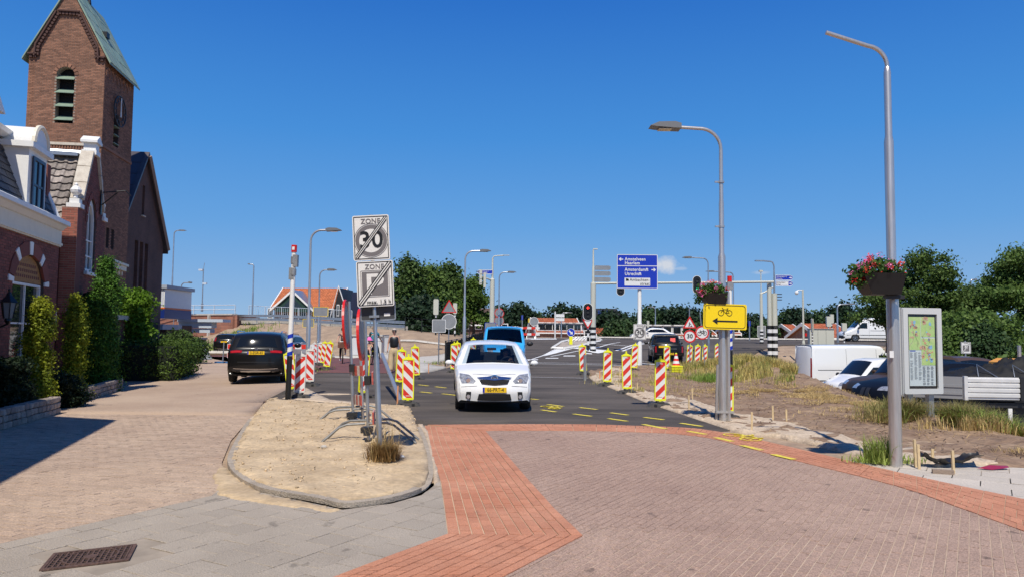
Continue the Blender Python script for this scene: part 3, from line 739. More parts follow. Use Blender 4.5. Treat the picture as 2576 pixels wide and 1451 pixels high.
def arch(u0,u1,z0,z1,n=10,rise=None):
 """opening with a round (or flatter) head; z1 = springing"""
 r=(u1-u0)/2;rise=rise or r;c=(u0+u1)/2
 return[(u0,z0),(u1,z0)]+[(c+r*math.cos(math.pi*i/n),z1+rise*math.sin(math.pi*i/n))for i in range(n+1)]
def window(w,u0,u1,z0,z1,fm,head=None,bars=(1,1),depth=.12,fr=.06,glass=None,sash=None):
 """frame, glazing bars and pane set in an opening; parts of the building"""
 sash=sash or fm;bld=w.obj.parent;c=(u0+u1)/2;r=(u1-u0)/2
 out=arch(u0,u1,z0,z1,rise=head)if head else[(u0,z0),(u1,z0),(u1,z1),(u0,z1)]
 cx,cz=c,(z0+z1)/2
 inn=[(cx+(a-cx)*(1-fr/r),cz+(b-cz)*(1-fr/max((z1-z0)/2,.1)))for a,b in out]
 f=MB();f.M=w.M;n=len(out);ringp(f,out,inn,-depth,-depth+.07)
 for i in range(1,bars[0]+1):
  u=u0+(u1-u0)*i/(bars[0]+1);f.b2((u-.022,-depth+.01,z0+fr),(u+.022,-depth+.05,z1+(head or 0)*.8-fr))
 for i in range(1,bars[1]+1):
  z=z0+(z1-z0)*i/(bars[1]+1);f.b2((u0+fr,-depth+.012,z-.02),(u1-fr,-depth+.048,z+.02))
 fo=f.build('window',fm,bld)
 g=MB();g.M=w.M;g.prism(out,-depth-.02,-depth+.005);g.build('pane',glass or m_glassd,fo)
 return fo
def slope_tiles(parent,P0,U,V,nu,nv,tw,th,m,n=200,wave=True,name='roof_tile',lift=.05,thick=.025):
 """overlapping tiles on a slope: U along the eaves, V up the slope (unit vectors, local)"""
 P0,U,V=Vector(P0),Vector(U),Vector(V);N=U.cross(V).normalized()
 if N.z<0:N=-N
 prof=[(-.5,0),(-.3,-.012),(-.05,0),(.18,.045),(.38,.04),(.5,.0)]if wave else[(-.5,0),(.5,0)]
 vs=[];k=len(prof)
 for v,l in((0,lift),(1.12,.0)):
  for a,b in prof:vs.append(U*a*tw*.99+V*v*th+N*(b*tw/.25*.8+l))
 vs+=[p-N*thick for p in vs]
 fs=[(i,i+1,k+i+1,k+i)for i in range(k-1)]+[(i,2*k+i,2*k+i+1,i+1)for i in range(k-1)]
 fs+=[(0,k,3*k,2*k),(k-1,3*k-1,4*k-1,2*k-1)]
 me=bpy.data.meshes.new(name);me.from_pydata([tuple(v)for v in vs],[],fs);me.materials.append(m);me.update()
 cnt=0;V2=np.array([tuple(v)for v in vs]);allv,allf,ar=[],[],[]
 for r_ in range(nv):
  for c in range(nu):
   p=P0+U*(c+.5)*tw+V*r_*th+N*random.uniform(0,.006)
   if cnt<n:
    o=bpy.data.objects.new(name,me);COL.objects.link(o);o.parent=parent;o.location=p;cnt+=1
   else:
    b=len(allv);allv+=(V2+np.array(p)).tolist();rv=random.random()
    for f in fs:allf.append([b+i for i in f]);ar.append(rv)
 if allv:raw(name,allv,allf,m,parent,rnd=ar,kind='stuff')
hx=thing('mansard_house','red brick house with cream cornice, mansard roof and white dormer at left edge','house',(-11.9,19.3,0),TILT_B)
O0=(0,-7,0);U0=(0,1,0);N0=(1,0,0)
aw=arch(4.0,6.0,.9,2.75,rise=.72)
w=Wall(hx,O0,U0,N0,[(0,0),(7,0),(7,3.87),(0,3.87)],[aw],mortar=m_mortarD)
w.bricks(m_brA,n=290)
window(w,4.06,5.94,.93,2.8,m_whitep,bars=(1,1))
w.part('tympanum',mat('terracotta_panel',(.42,.22,.08),.8,var=.4,vs_=30),lambda mb:mb.prism([(4.0,2.82),(6.0,2.82)]+arch(4.0,6.0,2.83,2.83,rise=.64)[2:],-.16,-.06))
def perf(mb):
 for r_ in range(3):
  for c_ in range(13-r_*2):mb.b2((4.2+r_*.13+c_*.13,-.062,2.92+r_*.13),(4.27+r_*.13+c_*.13,-.056,2.99+r_*.13))
w.part('perforation',m_brA,perf,kind='stuff')
for i in range(9):
 q_=[0,.055,.235,.30,.465,.535,.70,.765,.945,1.0];a0,a1=math.pi*(q_[i]+.006),math.pi*(q_[i+1]-.006)
 def v_(mb,a0=a0,a1=a1):
  P=lambda a,r:(5.0+(1.0+r)*math.cos(a),2.77+(.70+r)*math.sin(a));am=(a0+a1)/2
  mb.prism([P(a0,0),P(a0,.30),P(am,.31),P(a1,.30),P(a1,0)],-.03,.03)
 w.part('voussoir',m_whitep if i%2==0 else m_brA,v_)
w.part('window_sill',m_whitep,lambda mb:mb.b2((3.95,-.05,.81),(6.05,.08,.895)))
w.part('fascia',m_cream,lambda mb:(mb.b2((0,-.2,3.875),(7.02,.05,4.30)),mb.b2((0,-.2,3.91),(7.04,.08,3.97))))
w.part('cornice',m_whitep,lambda mb:mb.prism([(-.1,4.052),(.10,4.052),(.34,4.16),(.42,4.17),(.42,4.27),(.30,4.28),(.30,4.31),(-.1,4.31)],0,7.25,'YZ')if False else mb.add([(u,n_,z)for u in(0,6.98)for n_,z in((-.1,4.302),(.08,4.302),(.18,4.40),(.26,4.42),(.26,4.52),(.22,4.55),(-.1,4.57))],[tuple(range(7)),tuple(range(13,6,-1))]+[(i,(i+1)%7,7+(i+1)%7,7+i)for i in range(7)]))
mb=MB();mb.b2((-5,-.02,0),(-.26,-.27,6));mb.build('end_wall',m_brA,hx)
ms=MB();ms.add([(-.05,-7,4.56),(-.05,0,4.56),(-.65,-.2,6.15),(-.65,-7,6.15),(-3.5,-7,4.56),(-3.5,0,4.56),(-3.5,-.2,6.15),(-3.5,-7,6.15)],[(0,1,2,3),(1,5,6,2),(3,2,6,7),(0,3,7,4),(4,5,1,0),(4,7,6,5)])
ro=ms.build('mansard_roof',m_slate,hx)
sl=Vector((-.6,0,1.59)).normalized()
slope_tiles(ro,(-.06,-6.0,4.58),(0,1,0),sl,26,9,.225,.19,m_slate,n=260,wave=False,name='slate',lift=.022,thick=.012)
mb=MB();mb.tube([(-.06,-.02,4.6),(-.22,-.04,5.0),(-.5,-.12,5.7),(-.66,-.2,6.16)],.08,6);mb.build('hip_trim',m_whitep,hx)
mb=MB();mb.add([(x,y,z)for y in(-7.1,.05)for x,z in((-1.3,6.16),(-.58,6.16),(-.46,6.24),(-.42,6.34),(-1.3,6.36))],[(0,1,2,3,4),(9,8,7,6,5)]+[(i,(i+1)%5,5+(i+1)%5,5+i)for i in range(5)]);mb.build('roof_cornice',m_whitep,hx)
dm=MB();y0,y1=-2.35,-1.15
dm.b2((-1.0,y0,4.32),(-.02,y1,5.95));d0=dm.build('dormer',m_whitep,hx)
g=MB();g.b2((-.05,y0+.25,4.62),(.0,y1-.25,5.75));g.build('pane',m_glassd,d0)
g=MB()
g.b2((0,y0+.2,4.56),(.03,y0+.28,5.80));g.b2((0,y1-.28,4.56),(.03,y1-.2,5.80));g.b2((0,y0+.28,4.56),(.03,y1-.28,4.64));g.b2((0,y0+.28,5.72),(.03,y1-.28,5.80))
g.b2((-.01,(y0+y1)/2-.03,4.64),(.022,(y0+y1)/2+.03,5.72));g.b2((-.01,y0+.28,5.12),(.02,y1-.28,5.17));g.build('window_frame',mat('navy_frame',(.03,.04,.07),.4),d0)
g=MB();g.b2((-1.0,y0-.12,5.95),(.10,y1+.12,6.08));pr=[(y0-.02,6.08),(y1+.02,6.08)]+[((y0+y1)/2+.5*math.cos(math.pi*i/10),6.08+.48*math.sin(math.pi*i/10))for i in range(11)]
g.prism(pr,-.9,.04,'YZ');g.build('dormer_pediment',m_whitep,d0)
g=MB();g.lathe([(.42,.0),(.50,.0),(.50,.10),(.42,.10),(.42,0)],20,(0,(y0+y1)/2,6.10),'X')if False else g.tube([(.03,(y0+y1)/2+.47*math.cos(math.pi*i/12),6.12+.45*math.sin(math.pi*i/12))for i in range(13)],.06,6);g.build('dormer_arch',m_cream,d0)
mb=MB();mb.b2((-.5,-4.6,5.6),(-.15,-4.0,6.3));mb.prism([(-4.75,6.3),(-3.85,6.3),(-4.3,6.7)],-.5,.0,'YZ');mb.build('roof_gable',m_whitep,hx)
mb=MB();mb.b2((-.9,.05,3.2),(-.45,.95,4.3));mb.b2((-.95,.02,4.3),(-.4,1.0,4.42));mb.build('rendered_upstand',m_whitep,hx)
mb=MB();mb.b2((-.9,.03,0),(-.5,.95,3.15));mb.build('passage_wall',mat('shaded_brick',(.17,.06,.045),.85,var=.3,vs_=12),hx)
mb=MB();mb.tube([(-.42,.3,.2),(-.42,.3,2.9)],.045,8);mb.build('drainpipe',m_black,hx)
mb=MB();mb.b2((-.48,.55,1.9),(-.25,.95,2.25));mb.build('vent_box',m_whitep,hx)
lt=thing('wall_lantern','black wrought iron lantern bracketed to the wall beside the arched window at far left','lantern',at(20,800,15.6),TILT_B)
mb=MB();mb.tube([(-.8,0,-.22),(-.35,0,-.28),(0,0,-.12),(0,0,0)],.02,6);mb.tube([(-.8,0,-.45),(-.45,0,-.3)],.018,6);mb.lathe([(.02,-.14),(.07,-.05),(.06,0),(.09,0)],8);mb.build('bracket',m_black,lt)
mb=MB();mb.lathe([(.085,0),(.135,.33),(.0,.34)],6);mb.build('lamp_glass',mat('frosted_glass',(.25,.27,.27),.1),lt)
mb=MB()
for i in range(6):
 a=2*math.pi*i/6;mb.tube([(.088*math.cos(a),.088*math.sin(a),0),(.14*math.cos(a),.14*math.sin(a),.34)],.011,4)
mb.lathe([(.17,.335),(.15,.37),(.06,.48),(.05,.52),(.02,.56),(.03,.6),(0,.63)],6);mb.build('lamp_cap',m_black,lt)
gb=thing('gabled_house','narrow brick house with white gable coping and sunlit grey pantiles below the tower','house',(-12.26,20.62,0),TILT_B)
gh=[(0,0),(3.0,0),(3.0,5.15),(2.55,5.4),(1.72,6.95),(1.28,6.95),(.45,5.4),(0,5.15)]
ho=arch(1.0,1.95,3.45,4.85,rise=.8);ho2=arch(.75,2.1,.6,2.0,rise=.4)
w=Wall(gb,(0,0,0),(0,1,0),(1,0,0),gh,[ho,ho2],mortar=m_mortarD);w.bricks(m_brA,n=290)
window(w,1.0,1.95,3.45,4.85,m_whitep,head=.8,bars=(1,2),fr=.09);window(w,.75,2.1,.6,2.0,m_whitep,head=.4,bars=(1,1),fr=.09)
for i in range(10):
 a0,a1=math.pi*(i/10+.01),math.pi*((i+1)/10-.01)
 def v_(mb,a0=a0,a1=a1):
  P=lambda a,r:(1.475+(.475+r)*math.cos(a),4.85+(.8+r)*math.sin(a));mb.prism([P(a0,0),P(a0,.18),P(a1,.18),P(a1,0)],-.03,.025)
 w.part('voussoir',m_brA,v_)
w.part('window_sill',m_whitep,lambda mb:mb.b2((.9,-.05,3.34),(2.05,.09,3.44)))
w.part('window_sill',m_whitep,lambda mb:mb.b2((.65,-.05,.5),(2.2,.09,.59)))
w.part('white_box',m_whitep,lambda mb:mb.b2((.05,.03,1.75),(.5,.2,2.2)))
for(a,b)in(((.40,5.42),(1.22,7.0)),((2.60,5.42),(1.78,7.0))):
 a,b=Vector(a),Vector(b);d=(b-a).normalized();n=Vector((-d.y,d.x));n=n if n.y>0 else-n
 for i in range(3):
  p,q=a.lerp(b,i/3+.006),a.lerp(b,(i+1)/3-.006)
  w.part('coping_stone',m_stone,lambda mb:mb.prism([tuple(p-n*.02),tuple(q-n*.02),tuple(q+n*.09),tuple(p+n*.09)],-.28,.07))
w.part('apex_block',m_whitep,lambda mb:(mb.b2((1.28,-.30,6.96),(1.72,.10,7.10)),mb.b2((1.32,-.26,7.10),(1.68,.07,7.32)),mb.b2((1.22,-.33,7.32),(1.78,.13,7.39)),mb.prism([(1.22,7.39),(1.78,7.39),(1.5,7.56)],-.33,.13)))
for u in(.22,2.78):
 w.part('finial',m_whitep,lambda mb,u=u:(mb.b2((u-.20,-.28,5.16),(u+.20,.08,5.28)),mb.b2((u-.14,-.22,5.28),(u+.14,.03,5.42)),mb.lathe([(.06,5.45),(.05,5.52),(.13,5.60),(.15,5.68),(.10,5.76),(.04,5.80),(.05,5.84),(0,5.9)],10,(u,-.10,0))))
mb=MB();mb.b2((-.36,-.02,0),(.035,.44,5.15));mb.build('pier',m_brA,gb);o_=None
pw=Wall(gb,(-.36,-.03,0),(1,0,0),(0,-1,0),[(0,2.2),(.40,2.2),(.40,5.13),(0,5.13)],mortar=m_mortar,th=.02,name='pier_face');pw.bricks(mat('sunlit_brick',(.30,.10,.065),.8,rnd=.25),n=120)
mb=MB();mb.b2((-6,.3,0),(-.26,2.7,4.35));mb.build('rear_walls',m_brA,gb)
rf=MB();rf.add([(-.35,-.18,4.28),(-6,-.18,4.28),(-6,1.5,6.95),(-.35,1.5,6.95),(-.35,3.18,4.28),(-6,3.18,4.28)],[(0,1,2,3),(3,2,5,4),(0,3,4),(1,5,2),(0,4,5,1)])
rfo=rf.build('roof',m_pan,gb)
sv=Vector((0,1.68,2.67)).normalized()
slope_tiles(rfo,(-.36-11*.26,-.2,4.30),(1,0,0),sv,11,11,.26,.275,m_pan,n=121,lift=.06,thick=.03)
mb=MB();mb.tube([(-.3,1.5,7.0),(-5.8,1.5,7.0)],.11,8);mb.b2((-6,1.15,6.86),(-.36,1.85,6.97));mb.build('ridge_flashing',m_zinc,rfo)
mb=MB();mb.tube([(.05,2.3,6.0),(.7,2.35,6.1),(.85,2.35,5.95)],.02,5);mb.tube([(.05,2.3,5.6),(.5,2.33,6.05)],.02,5);mb.b2((.02,2.24,5.3),(.05,2.36,6.4));mb.build('iron_bracket',m_black,gb)
w=Wall(gb,(-.1,3.05,0),(0,1,0),(1,0,0),[(0,0),(2.0,0),(2.0,3.75),(0,3.75)],mortar=m_mortarD);w.bricks(m_brA,n=100)
w.part('cornice',m_cream,lambda mb:(mb.b2((-.05,-.1,3.76),(2.05,.32,3.92)),mb.b2((0,-.1,3.92),(2.1,.38,4.0))))
for i in range(5):w.part('bracket',m_cream,lambda mb,i=i:mb.b2((.1+i*.42,0.0,3.6),(.2+i*.42,.24,3.755)))
w.part('terracotta_panel',mat('terracotta_panel',(.42,.22,.08)),lambda mb:mb.b2((.6,.01,2.9),(1.5,.03,3.35)))
w.part('sill',m_whitep,lambda mb:mb.b2((.3,0,2.55),(1.8,.12,2.72)))
mb=MB();mb.b2((-3,3.06,0),(-.36,5.0,3.7));mb.build('wing_body',m_brA,gb)
pv=thing('garden_pier','brick pier with flat pale cap between the ivy column and the lime tree','wall',(at(303,842,26).x,26,0),TILT_B)
w=Wall(pv,(0,-1.2,0),(0,1,0),(1,0,0),[(0,0),(1.9,0),(1.9,2.1),(0,2.1)],mortar=m_mortarD);w.bricks(m_brA,n=60)
mb=MB();mb.b2((-1.0,-1.3,2.1),(.15,.8,2.25));mb.build('cap',m_stone,pv);mb=MB();mb.b2((-1,-1.2,0),(-.26,.7,2.1));mb.build('body',m_brA,pv)
T0=at(234,842,36.0)
tw=thing('church_tower','tall brown brick church tower with green copper saddle roof, louvred belfry window and clock','tower',(T0.x,36.0,0),TILT_C)
Wd,Dp,He=3.5,3.85,15.4
lo=arch(-Wd+1.30,-Wd+2.12,11.85,14.25,rise=.41)
gabl=[(-Wd,0),(0,0),(0,He+.0),(-Wd/2+.0,He+3.3),(-Wd,He+.0)]
w=Wall(tw,(0,0,0),(1,0,0),(0,-1,0),gabl,[lo],mortar=m_mortar,th=.4,name='front_wall');w.bricks(m_brT,n=280,bl=.22,bh=.075,proud=.012,j=.015)
for i in range(9):
 a0,a1=math.pi*(i/9+.015),math.pi*((i+1)/9-.015)
 def v_(mb,a0=a0,a1=a1):
  P=lambda a,r:(-Wd+1.71+(.42+r)*math.cos(a),14.25+(.42+r)*math.sin(a));mb.prism([P(a0,0),P(a0,.17),P(a1,.17),P(a1,0)],-.03,.04)
 w.part('voussoir',m_brT,v_)
w.part('belfry_opening',m_dark,lambda mb:mb.b2((-Wd+1.2,-.39,11.7),(-Wd+2.25,-.36,14.8)))
for i in range(4):w.part('louvre',m_louv,lambda mb,i=i:mb.add([(-Wd+1.28,.10,12.0+i*.68),(-Wd+2.14,.10,12.0+i*.68),(-Wd+2.11,-.3,12.28+i*.68),(-Wd+1.31,-.3,12.28+i*.68),(-Wd+1.28,.10,11.97+i*.68),(-Wd+2.14,.10,11.97+i*.68),(-Wd+2.11,-.3,12.25+i*.68),(-Wd+1.31,-.3,12.25+i*.68)],[(0,1,2,3),(4,5,6,7),(0,1,5,4),(1,2,6,5),(0,3,7,4)]))
def corb(mb):
 path=[(-Wd+.0,He-.55),(-Wd+.0,He-.1),(-Wd/2-.50,He+2.2),(-Wd/2+.50,He+2.2),(0,He-.1),(0,He-.55)]
 path=[(-Wd+.02,He-.30),(-Wd+.38,He-.28),(-Wd+.42,He+.25),(-Wd/2-.48,He+1.95),(-Wd/2+.48,He+1.95),(-.42,He+.25),(-.38,He-.28),(-.02,He-.30)]
 for a,b in zip(path,path[1:]):
  a,b=Vector(a),Vector(b);L=(b-a).length;n=max(1,int(L/.16))
  for i in range(n):
   p=a.lerp(b,(i+.5)/n);ang=math.atan2((b-a).y,(b-a).x);mb.box((p.x,.06,p.y),(.12,.14,.17),rot=Matrix.Rotation(-ang,3,'Y'))
  n2=Vector((-(b-a).y,(b-a).x)).normalized()*.10;ang=math.atan2((b-a).y,(b-a).x)
  p=(a+b)/2+n2;mb.box((p.x,.09,p.y),(L+.05,.20,.07),rot=Matrix.Rotation(-ang,3,'Y'))
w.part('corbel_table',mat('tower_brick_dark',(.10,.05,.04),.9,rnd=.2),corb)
w.part('string_course',m_stone,lambda mb:(mb.b2((-Wd-.08,-.1,10.75),(.06,.08,10.88)),))
def dent(mb):
 for i in range(26):mb.b2((-Wd+.05+i*.127,.0,10.55),(-Wd+.11+i*.127,.05,10.74))
w.part('dentils',m_brT,dent)
sh=arch(1.35,2.0,11.2,12.6,rise=.3)
w2=Wall(tw,(0,.02,0),(0,1,0),(1,0,0),[(0,0),(Dp,0),(Dp,He-.05),(0,He-.05)],[sh,[(1.0,5.9),(1.35,5.9),(1.35,6.9),(1.0,6.9)],[(1.65,5.9),(2.0,5.9),(2.0,6.9),(1.65,6.9)]],mortar=m_mortarD,th=.4,name='side_wall');w2.bricks(m_brT,n=280,bl=.22,bh=.075,proud=.012,j=.014)
w2.part('opening',m_dark,lambda mb:(mb.b2((.9,-.38,5.8),(2.2,-.35,7)),mb.b2((1.3,-.38,11),(2.1,-.35,13))))
for q in(11.3,11.75,12.2):w2.part('louvre',m_louv,lambda mb,q=q:mb.b2((1.37,-.25,q),(1.98,.06,q+.04)))
w2.part('string_course',m_brT,lambda mb:mb.b2((-.02,0,10.75),(Dp,.07,10.88)))
def frieze(mb):
 for i in range(7):
  c=.35+i*.47
  mb.tube([(c+.17*math.cos(math.pi*k/8),.03,He-.75+.17*math.sin(math.pi*k/8))for k in range(9)],.04,4);mb.b2((c-.24,0,He-1.0),(c-.18,.05,He-.72))
w2.part('arched_frieze',m_brT,frieze)
ck=w2.part('clock_ring',mat('clock_iron',(.02,.02,.022),.5),lambda mb:(mb.tube([(1.75+.78*math.cos(t),.14,13.05+.78*math.sin(t))for t in[2*math.pi*i/28 for i in range(29)]],.035,6),mb.tube([(1.75+.52*math.cos(t),.14,13.05+.52*math.sin(t))for t in[2*math.pi*i/28 for i in range(29)]],.022,5),[mb.box((1.75+.65*math.cos(t),.14,13.05+.65*math.sin(t)),(.20,.03,.05),rot=Matrix.Rotation(-t,3,'Y'))for t in[2*math.pi*i/12 for i in range(12)]]))
hd=MB();hd.M=w2.M;hd.b2((1.72,.17,13.0),(1.78,.20,13.75));hd.b2((1.70,.17,12.75),(1.8,.2,13.05));hd.build('clock_hand',m_whitep,ck)
mb=MB();mb.b2((-Wd+.4,.4,0),(-.4,Dp,He-.3));mb.build('core',m_dark,tw)
w3=Wall(tw,(-Wd,0,0),(0,1,0),(-1,0,0),[(0,0),(Dp,0),(Dp,He-.05),(0,He-.05)],mortar=m_brT,th=.3,name='rear_wall')
w3=Wall(tw,(0,Dp,0),(1,0,0),(0,1,0),gabl,mortar=m_brT,th=.3,name='rear_wall')
rf=MB()
for sx in(-1,1):
 c=-Wd/2;e=.28;zz=3.3/(Wd/2)
 rf.add([(c+sx*(Wd/2+e),-.12,He-e*zz+.12),(c+sx*(Wd/2+e),Dp+.15,He-e*zz+.12),(c,Dp+.15,He+3.48),(c,-.12,He+3.48),(c+sx*(Wd/2+e),-.12,He-e*zz+.02),(c+sx*(Wd/2+e),Dp+.15,He-e*zz+.02),(c,Dp+.15,He+3.36),(c,-.12,He+3.36)],[(0,1,2,3),(4,5,6,7),(0,1,5,4),(0,3,7,4),(1,2,6,5)])
tr=rf.build('roof',m_copper,tw)
sl=Vector((-(Wd/2+.28),0,3.3+.28*zz));L=sl.length;sl.normalize();nn=Vector((sl.z,0,-sl.x))
for i in range(7):
 for j in range(5):
  mb=MB();p=Vector((.28,-.08+i*.52,He-.28*zz+.13));q=lambda a,b,h:p+sl*(j*L/5+a*L/5)+Vector((0,b*.5,0))+nn*h
  h=.012+random.uniform(0,.012);mb.add([q(0,.02,h+.01),q(0,.98,h+.01),q(.99,.98,h),q(.99,.02,h),q(0,.02,0),q(0,.98,0),q(.99,.98,0),q(.99,.02,0)],[(0,1,2,3),(0,4,5,1),(1,5,6,2),(2,6,7,3),(3,7,4,0)]);mb.build('copper_sheet',m_copper,tr)
mb=MB();mb.box(tuple(Vector((.28,1.75,He-.28*zz))+sl*L*.55+nn*.12),(.28,.35,.3));mb.build('roof_hatch',m_black,tr)
mb=MB();mb.tube([(-Wd/2,2.1,He+3.3),(-Wd/2,2.1,He+5.2)],.035,6);mb.tube([(-Wd/2-.18,2.1,He+4.0),(-Wd/2+.18,2.1,He+4.0)],.03,5);mb.lathe([(.12,He+3.4),(.06,He+3.8),(.1,He+3.9),(.04,He+4.2)],8,(-Wd/2,2.1,0));mb.build('finial_rod',m_black,tw)
hl=thing('church_hall','steep dark slated church hall with three tall narrow windows, just right of the tower','church hall',(at(368,383,44).x+.139*3.8,40.2,0),TILT_C)
Wh=7.6;apx=at(368,383,44).z
m_brH=brickmat('hall_brick',(.15,.062,.042),(.105,.045,.034),(.10,.075,.062),.22,.07)
hw=Wall(hl,(0,0,0),(0,1,0),(1,0,0),[(0,0),(Wh,0),(Wh,7.4),(Wh/2,apx-.15),(0,7.4)],[[(2.6+i*.85,1.2),(3.15+i*.85,1.2),(3.15+i*.85,7.0-.0*i),(2.6+i*.85,7.0)]for i in range(3)]+[[(3.5,8.6),(3.9,8.6),(3.9,10.4),(3.5,10.4)]],mortar=m_brH,th=.4,name='gable_wall')
for i in range(3):window(hw,2.6+i*.85,3.15+i*.85,1.2,7.0,mat('bronze_frame',(.06,.045,.04),.5),bars=(0,5),depth=.28,fr=.03)
window(hw,3.5,3.9,8.6,10.4,m_black,bars=(0,1),depth=.2,fr=.03)
hw.part('window_sill',m_stone,lambda mb:mb.b2((3.45,0,8.52),(3.95,.1,8.59)))
mb=MB();mb.b2((-7,.05,0),(-.42,Wh,7.3));mb.build('side_walls',m_brH,hl)
rf=MB();e=.35
for(ya,yb)in((-e,Wh/2),(Wh+e,Wh/2)):
 zl=7.4-.35*(apx-7.4)/(Wh/2)
 rf.add([(.22,ya,zl),(-7,ya,zl),(-7,yb,apx),(.22,yb,apx),(.22,ya,zl-.2),(-7,ya,zl-.2),(-7,yb,apx-.2),(.22,yb,apx-.2)],[(0,1,2,3),(4,5,6,7),(0,3,7,4),(0,1,5,4),(1,2,6,5)])
ro=rf.build('roof',mat('roof_metal',(.10,.085,.09),.38,metal=.3,var=.2),hl)
sv=Vector((0,Wh/2+e,apx-zl));L=sv.length;sv.normalize();nn=Vector((0,-sv.z,sv.y))
for i in range(7):
 for j in range(8):
  mb=MB();p=Vector((-.05-j*.85,-e,zl));q=lambda a,b,h:p+sv*(i*L/7+a*L/7)+Vector((-b*.84,0,0))+nn*h
  mb.add([q(0,0,.03),q(0,1,.03),q(.985,1,.012),q(.985,0,.012),q(0,0,0),q(0,1,0)],[(0,1,2,3),(0,4,5,1)]);mb.build('roof_panel',mat('roof_panel',(.085,.075,.085),.35,metal=.4,rnd=.1),ro)
mb=MB();mb.tube([(.24,Wh/2,apx-.25),(.24,Wh+.3,zl+.05)],.12,4);mb.build('verge_board',mat('verge_brown',(.30,.22,.18),.6),hl)
mb=MB();mb.b2((.0,5.8,0),(.05,7.1,2.3));mb.build('door',m_dark,hl)
nb=thing('corner_house','brick corner house left of the camera whose gable shadow falls across the dusty street','house',(-7.85,9.6,0),R(17.6))
mb=MB();mb.b2((-9,-11,0),(-.25,-.2,6.7));mb.build('wall',m_brA,nb)
mb=MB();mb.add([(0,0,6.95),(-9.3,0,6.95),(-4.6,0,11.2),(0,-11,6.95),(-9.3,-11,6.95),(-4.6,-11,11.2)],[(0,1,2),(5,4,3),(0,2,5,3),(2,1,4,5),(0,3,4,1)]);mb.build('roof',m_slate,nb)
P0=gp(395,52);s_=52/FPX
bb=thing('petrol_kiosk','small flat-roofed building with white, orange and blue fascia beyond the hedge','kiosk',(P0.x-2.4,52,0),0)
k=bb.location.x
def X_(px):return at(px,842,52).x-k
mb=MB();mb.b2((X_(380),0,0),(X_(420),4,hz(802,400,52)-.4));mb.build('wall',m_brH,bb)
mb=MB();mb.b2((X_(380),-.8,hz(773,400,52)),(X_(424),3.5,hz(727,400,52)));mb.build('white_fascia',m_whitep,bb)
mb=MB();mb.b2((X_(380),-.82,hz(777,400,52)),(X_(425),3.5,hz(773,400,52)-.01));mb.build('orange_stripe',mat('orange_plastic',(.75,.16,.03),.4),bb)
mb=MB();mb.b2((X_(380),-.81,hz(800,400,52)),(X_(425),3.5,hz(777,400,52)-.01));mb.build('blue_fascia',mat('blue_plastic',(.012,.03,.16),.3),bb)
mb=MB();mb.b2((X_(380),-.95,hz(727,400,52)+.01),(X_(431),3.6,hz(718,400,52)));mb.build('roof_edge',mat('grey_trim',(.35,.38,.42),.5),bb)
mb=MB();mb.b2((X_(396),-.84,hz(768,400,52)),(X_(421),-.81,hz(735,400,52)));mb.build('window',mat('blind_window',(.6,.62,.65),.3),bb)
mb=MB();mb.b2((X_(380),-1.0,hz(828,400,52)),(X_(425),2,hz(815,400,52)));mb.build('canopy',mat('grey_trim'[:9],(.3,.33,.37),.5),bb)
mb=MB();mb.b2((X_(380),4.2,hz(822,400,52)),(X_(470),5.2,hz(800,400,52)));mb.b2((X_(380),4.0,hz(806,400,52)),(X_(503),5.6,hz(798,400,52)));mb.b2((X_(400),4.3,hz(835,400,52)),(X_(465),5.2,hz(823,400,52)));mb.build('canopy',mat('pale_blue_trim',(.50,.56,.62),.5),bb)
ab=thing('abutment_wall','long reddish brick bridge abutment wall at the top of the sandy slope','wall',(0,0,0))
m_abut=brickmat('abutment_brick',(.34,.14,.085),(.25,.10,.065),(.24,.15,.11),.5,.14)
pl,prr=gp(400,84),gp(588,78)
def slabw(mb,a,b,z0,z1,t=.5):
 a,b=Vector((a[0],a[1])),Vector((b[0],b[1]));d=(b-a).normalized();n=Vector((-d.y,d.x))*t/2
 mb.add([(p.x,p.y,z)for z in(z0,z1)for p in(a+n,b+n,b-n,a-n)],[(0,1,2,3),(7,6,5,4),(0,4,5,1),(1,5,6,2),(2,6,7,3),(3,7,4,0)])
mb=MB();zt_=hz(792,500,80);slabw(mb,pl,prr,-1,zt_);q=Vector((prr.x,prr.y,0));slabw(mb,prr,(prr.x-1.0,prr.y+10),-1,zt_-.02);mb.build('brickwork',m_abut,ab)
mb=MB();slabw(mb,pl,prr,zt_+.005,zt_+.15,.7);slabw(mb,gp(525,79.6),gp(528,79.5),-1,zt_,.62);mb.build('coping',m_conc,ab)
m_galv=mat('galvanised_steel',(.46,.49,.51),.38,metal=.75,var=.2,vs_=3)
m_galvp=mat('painted_rail',(.50,.56,.62),.5)
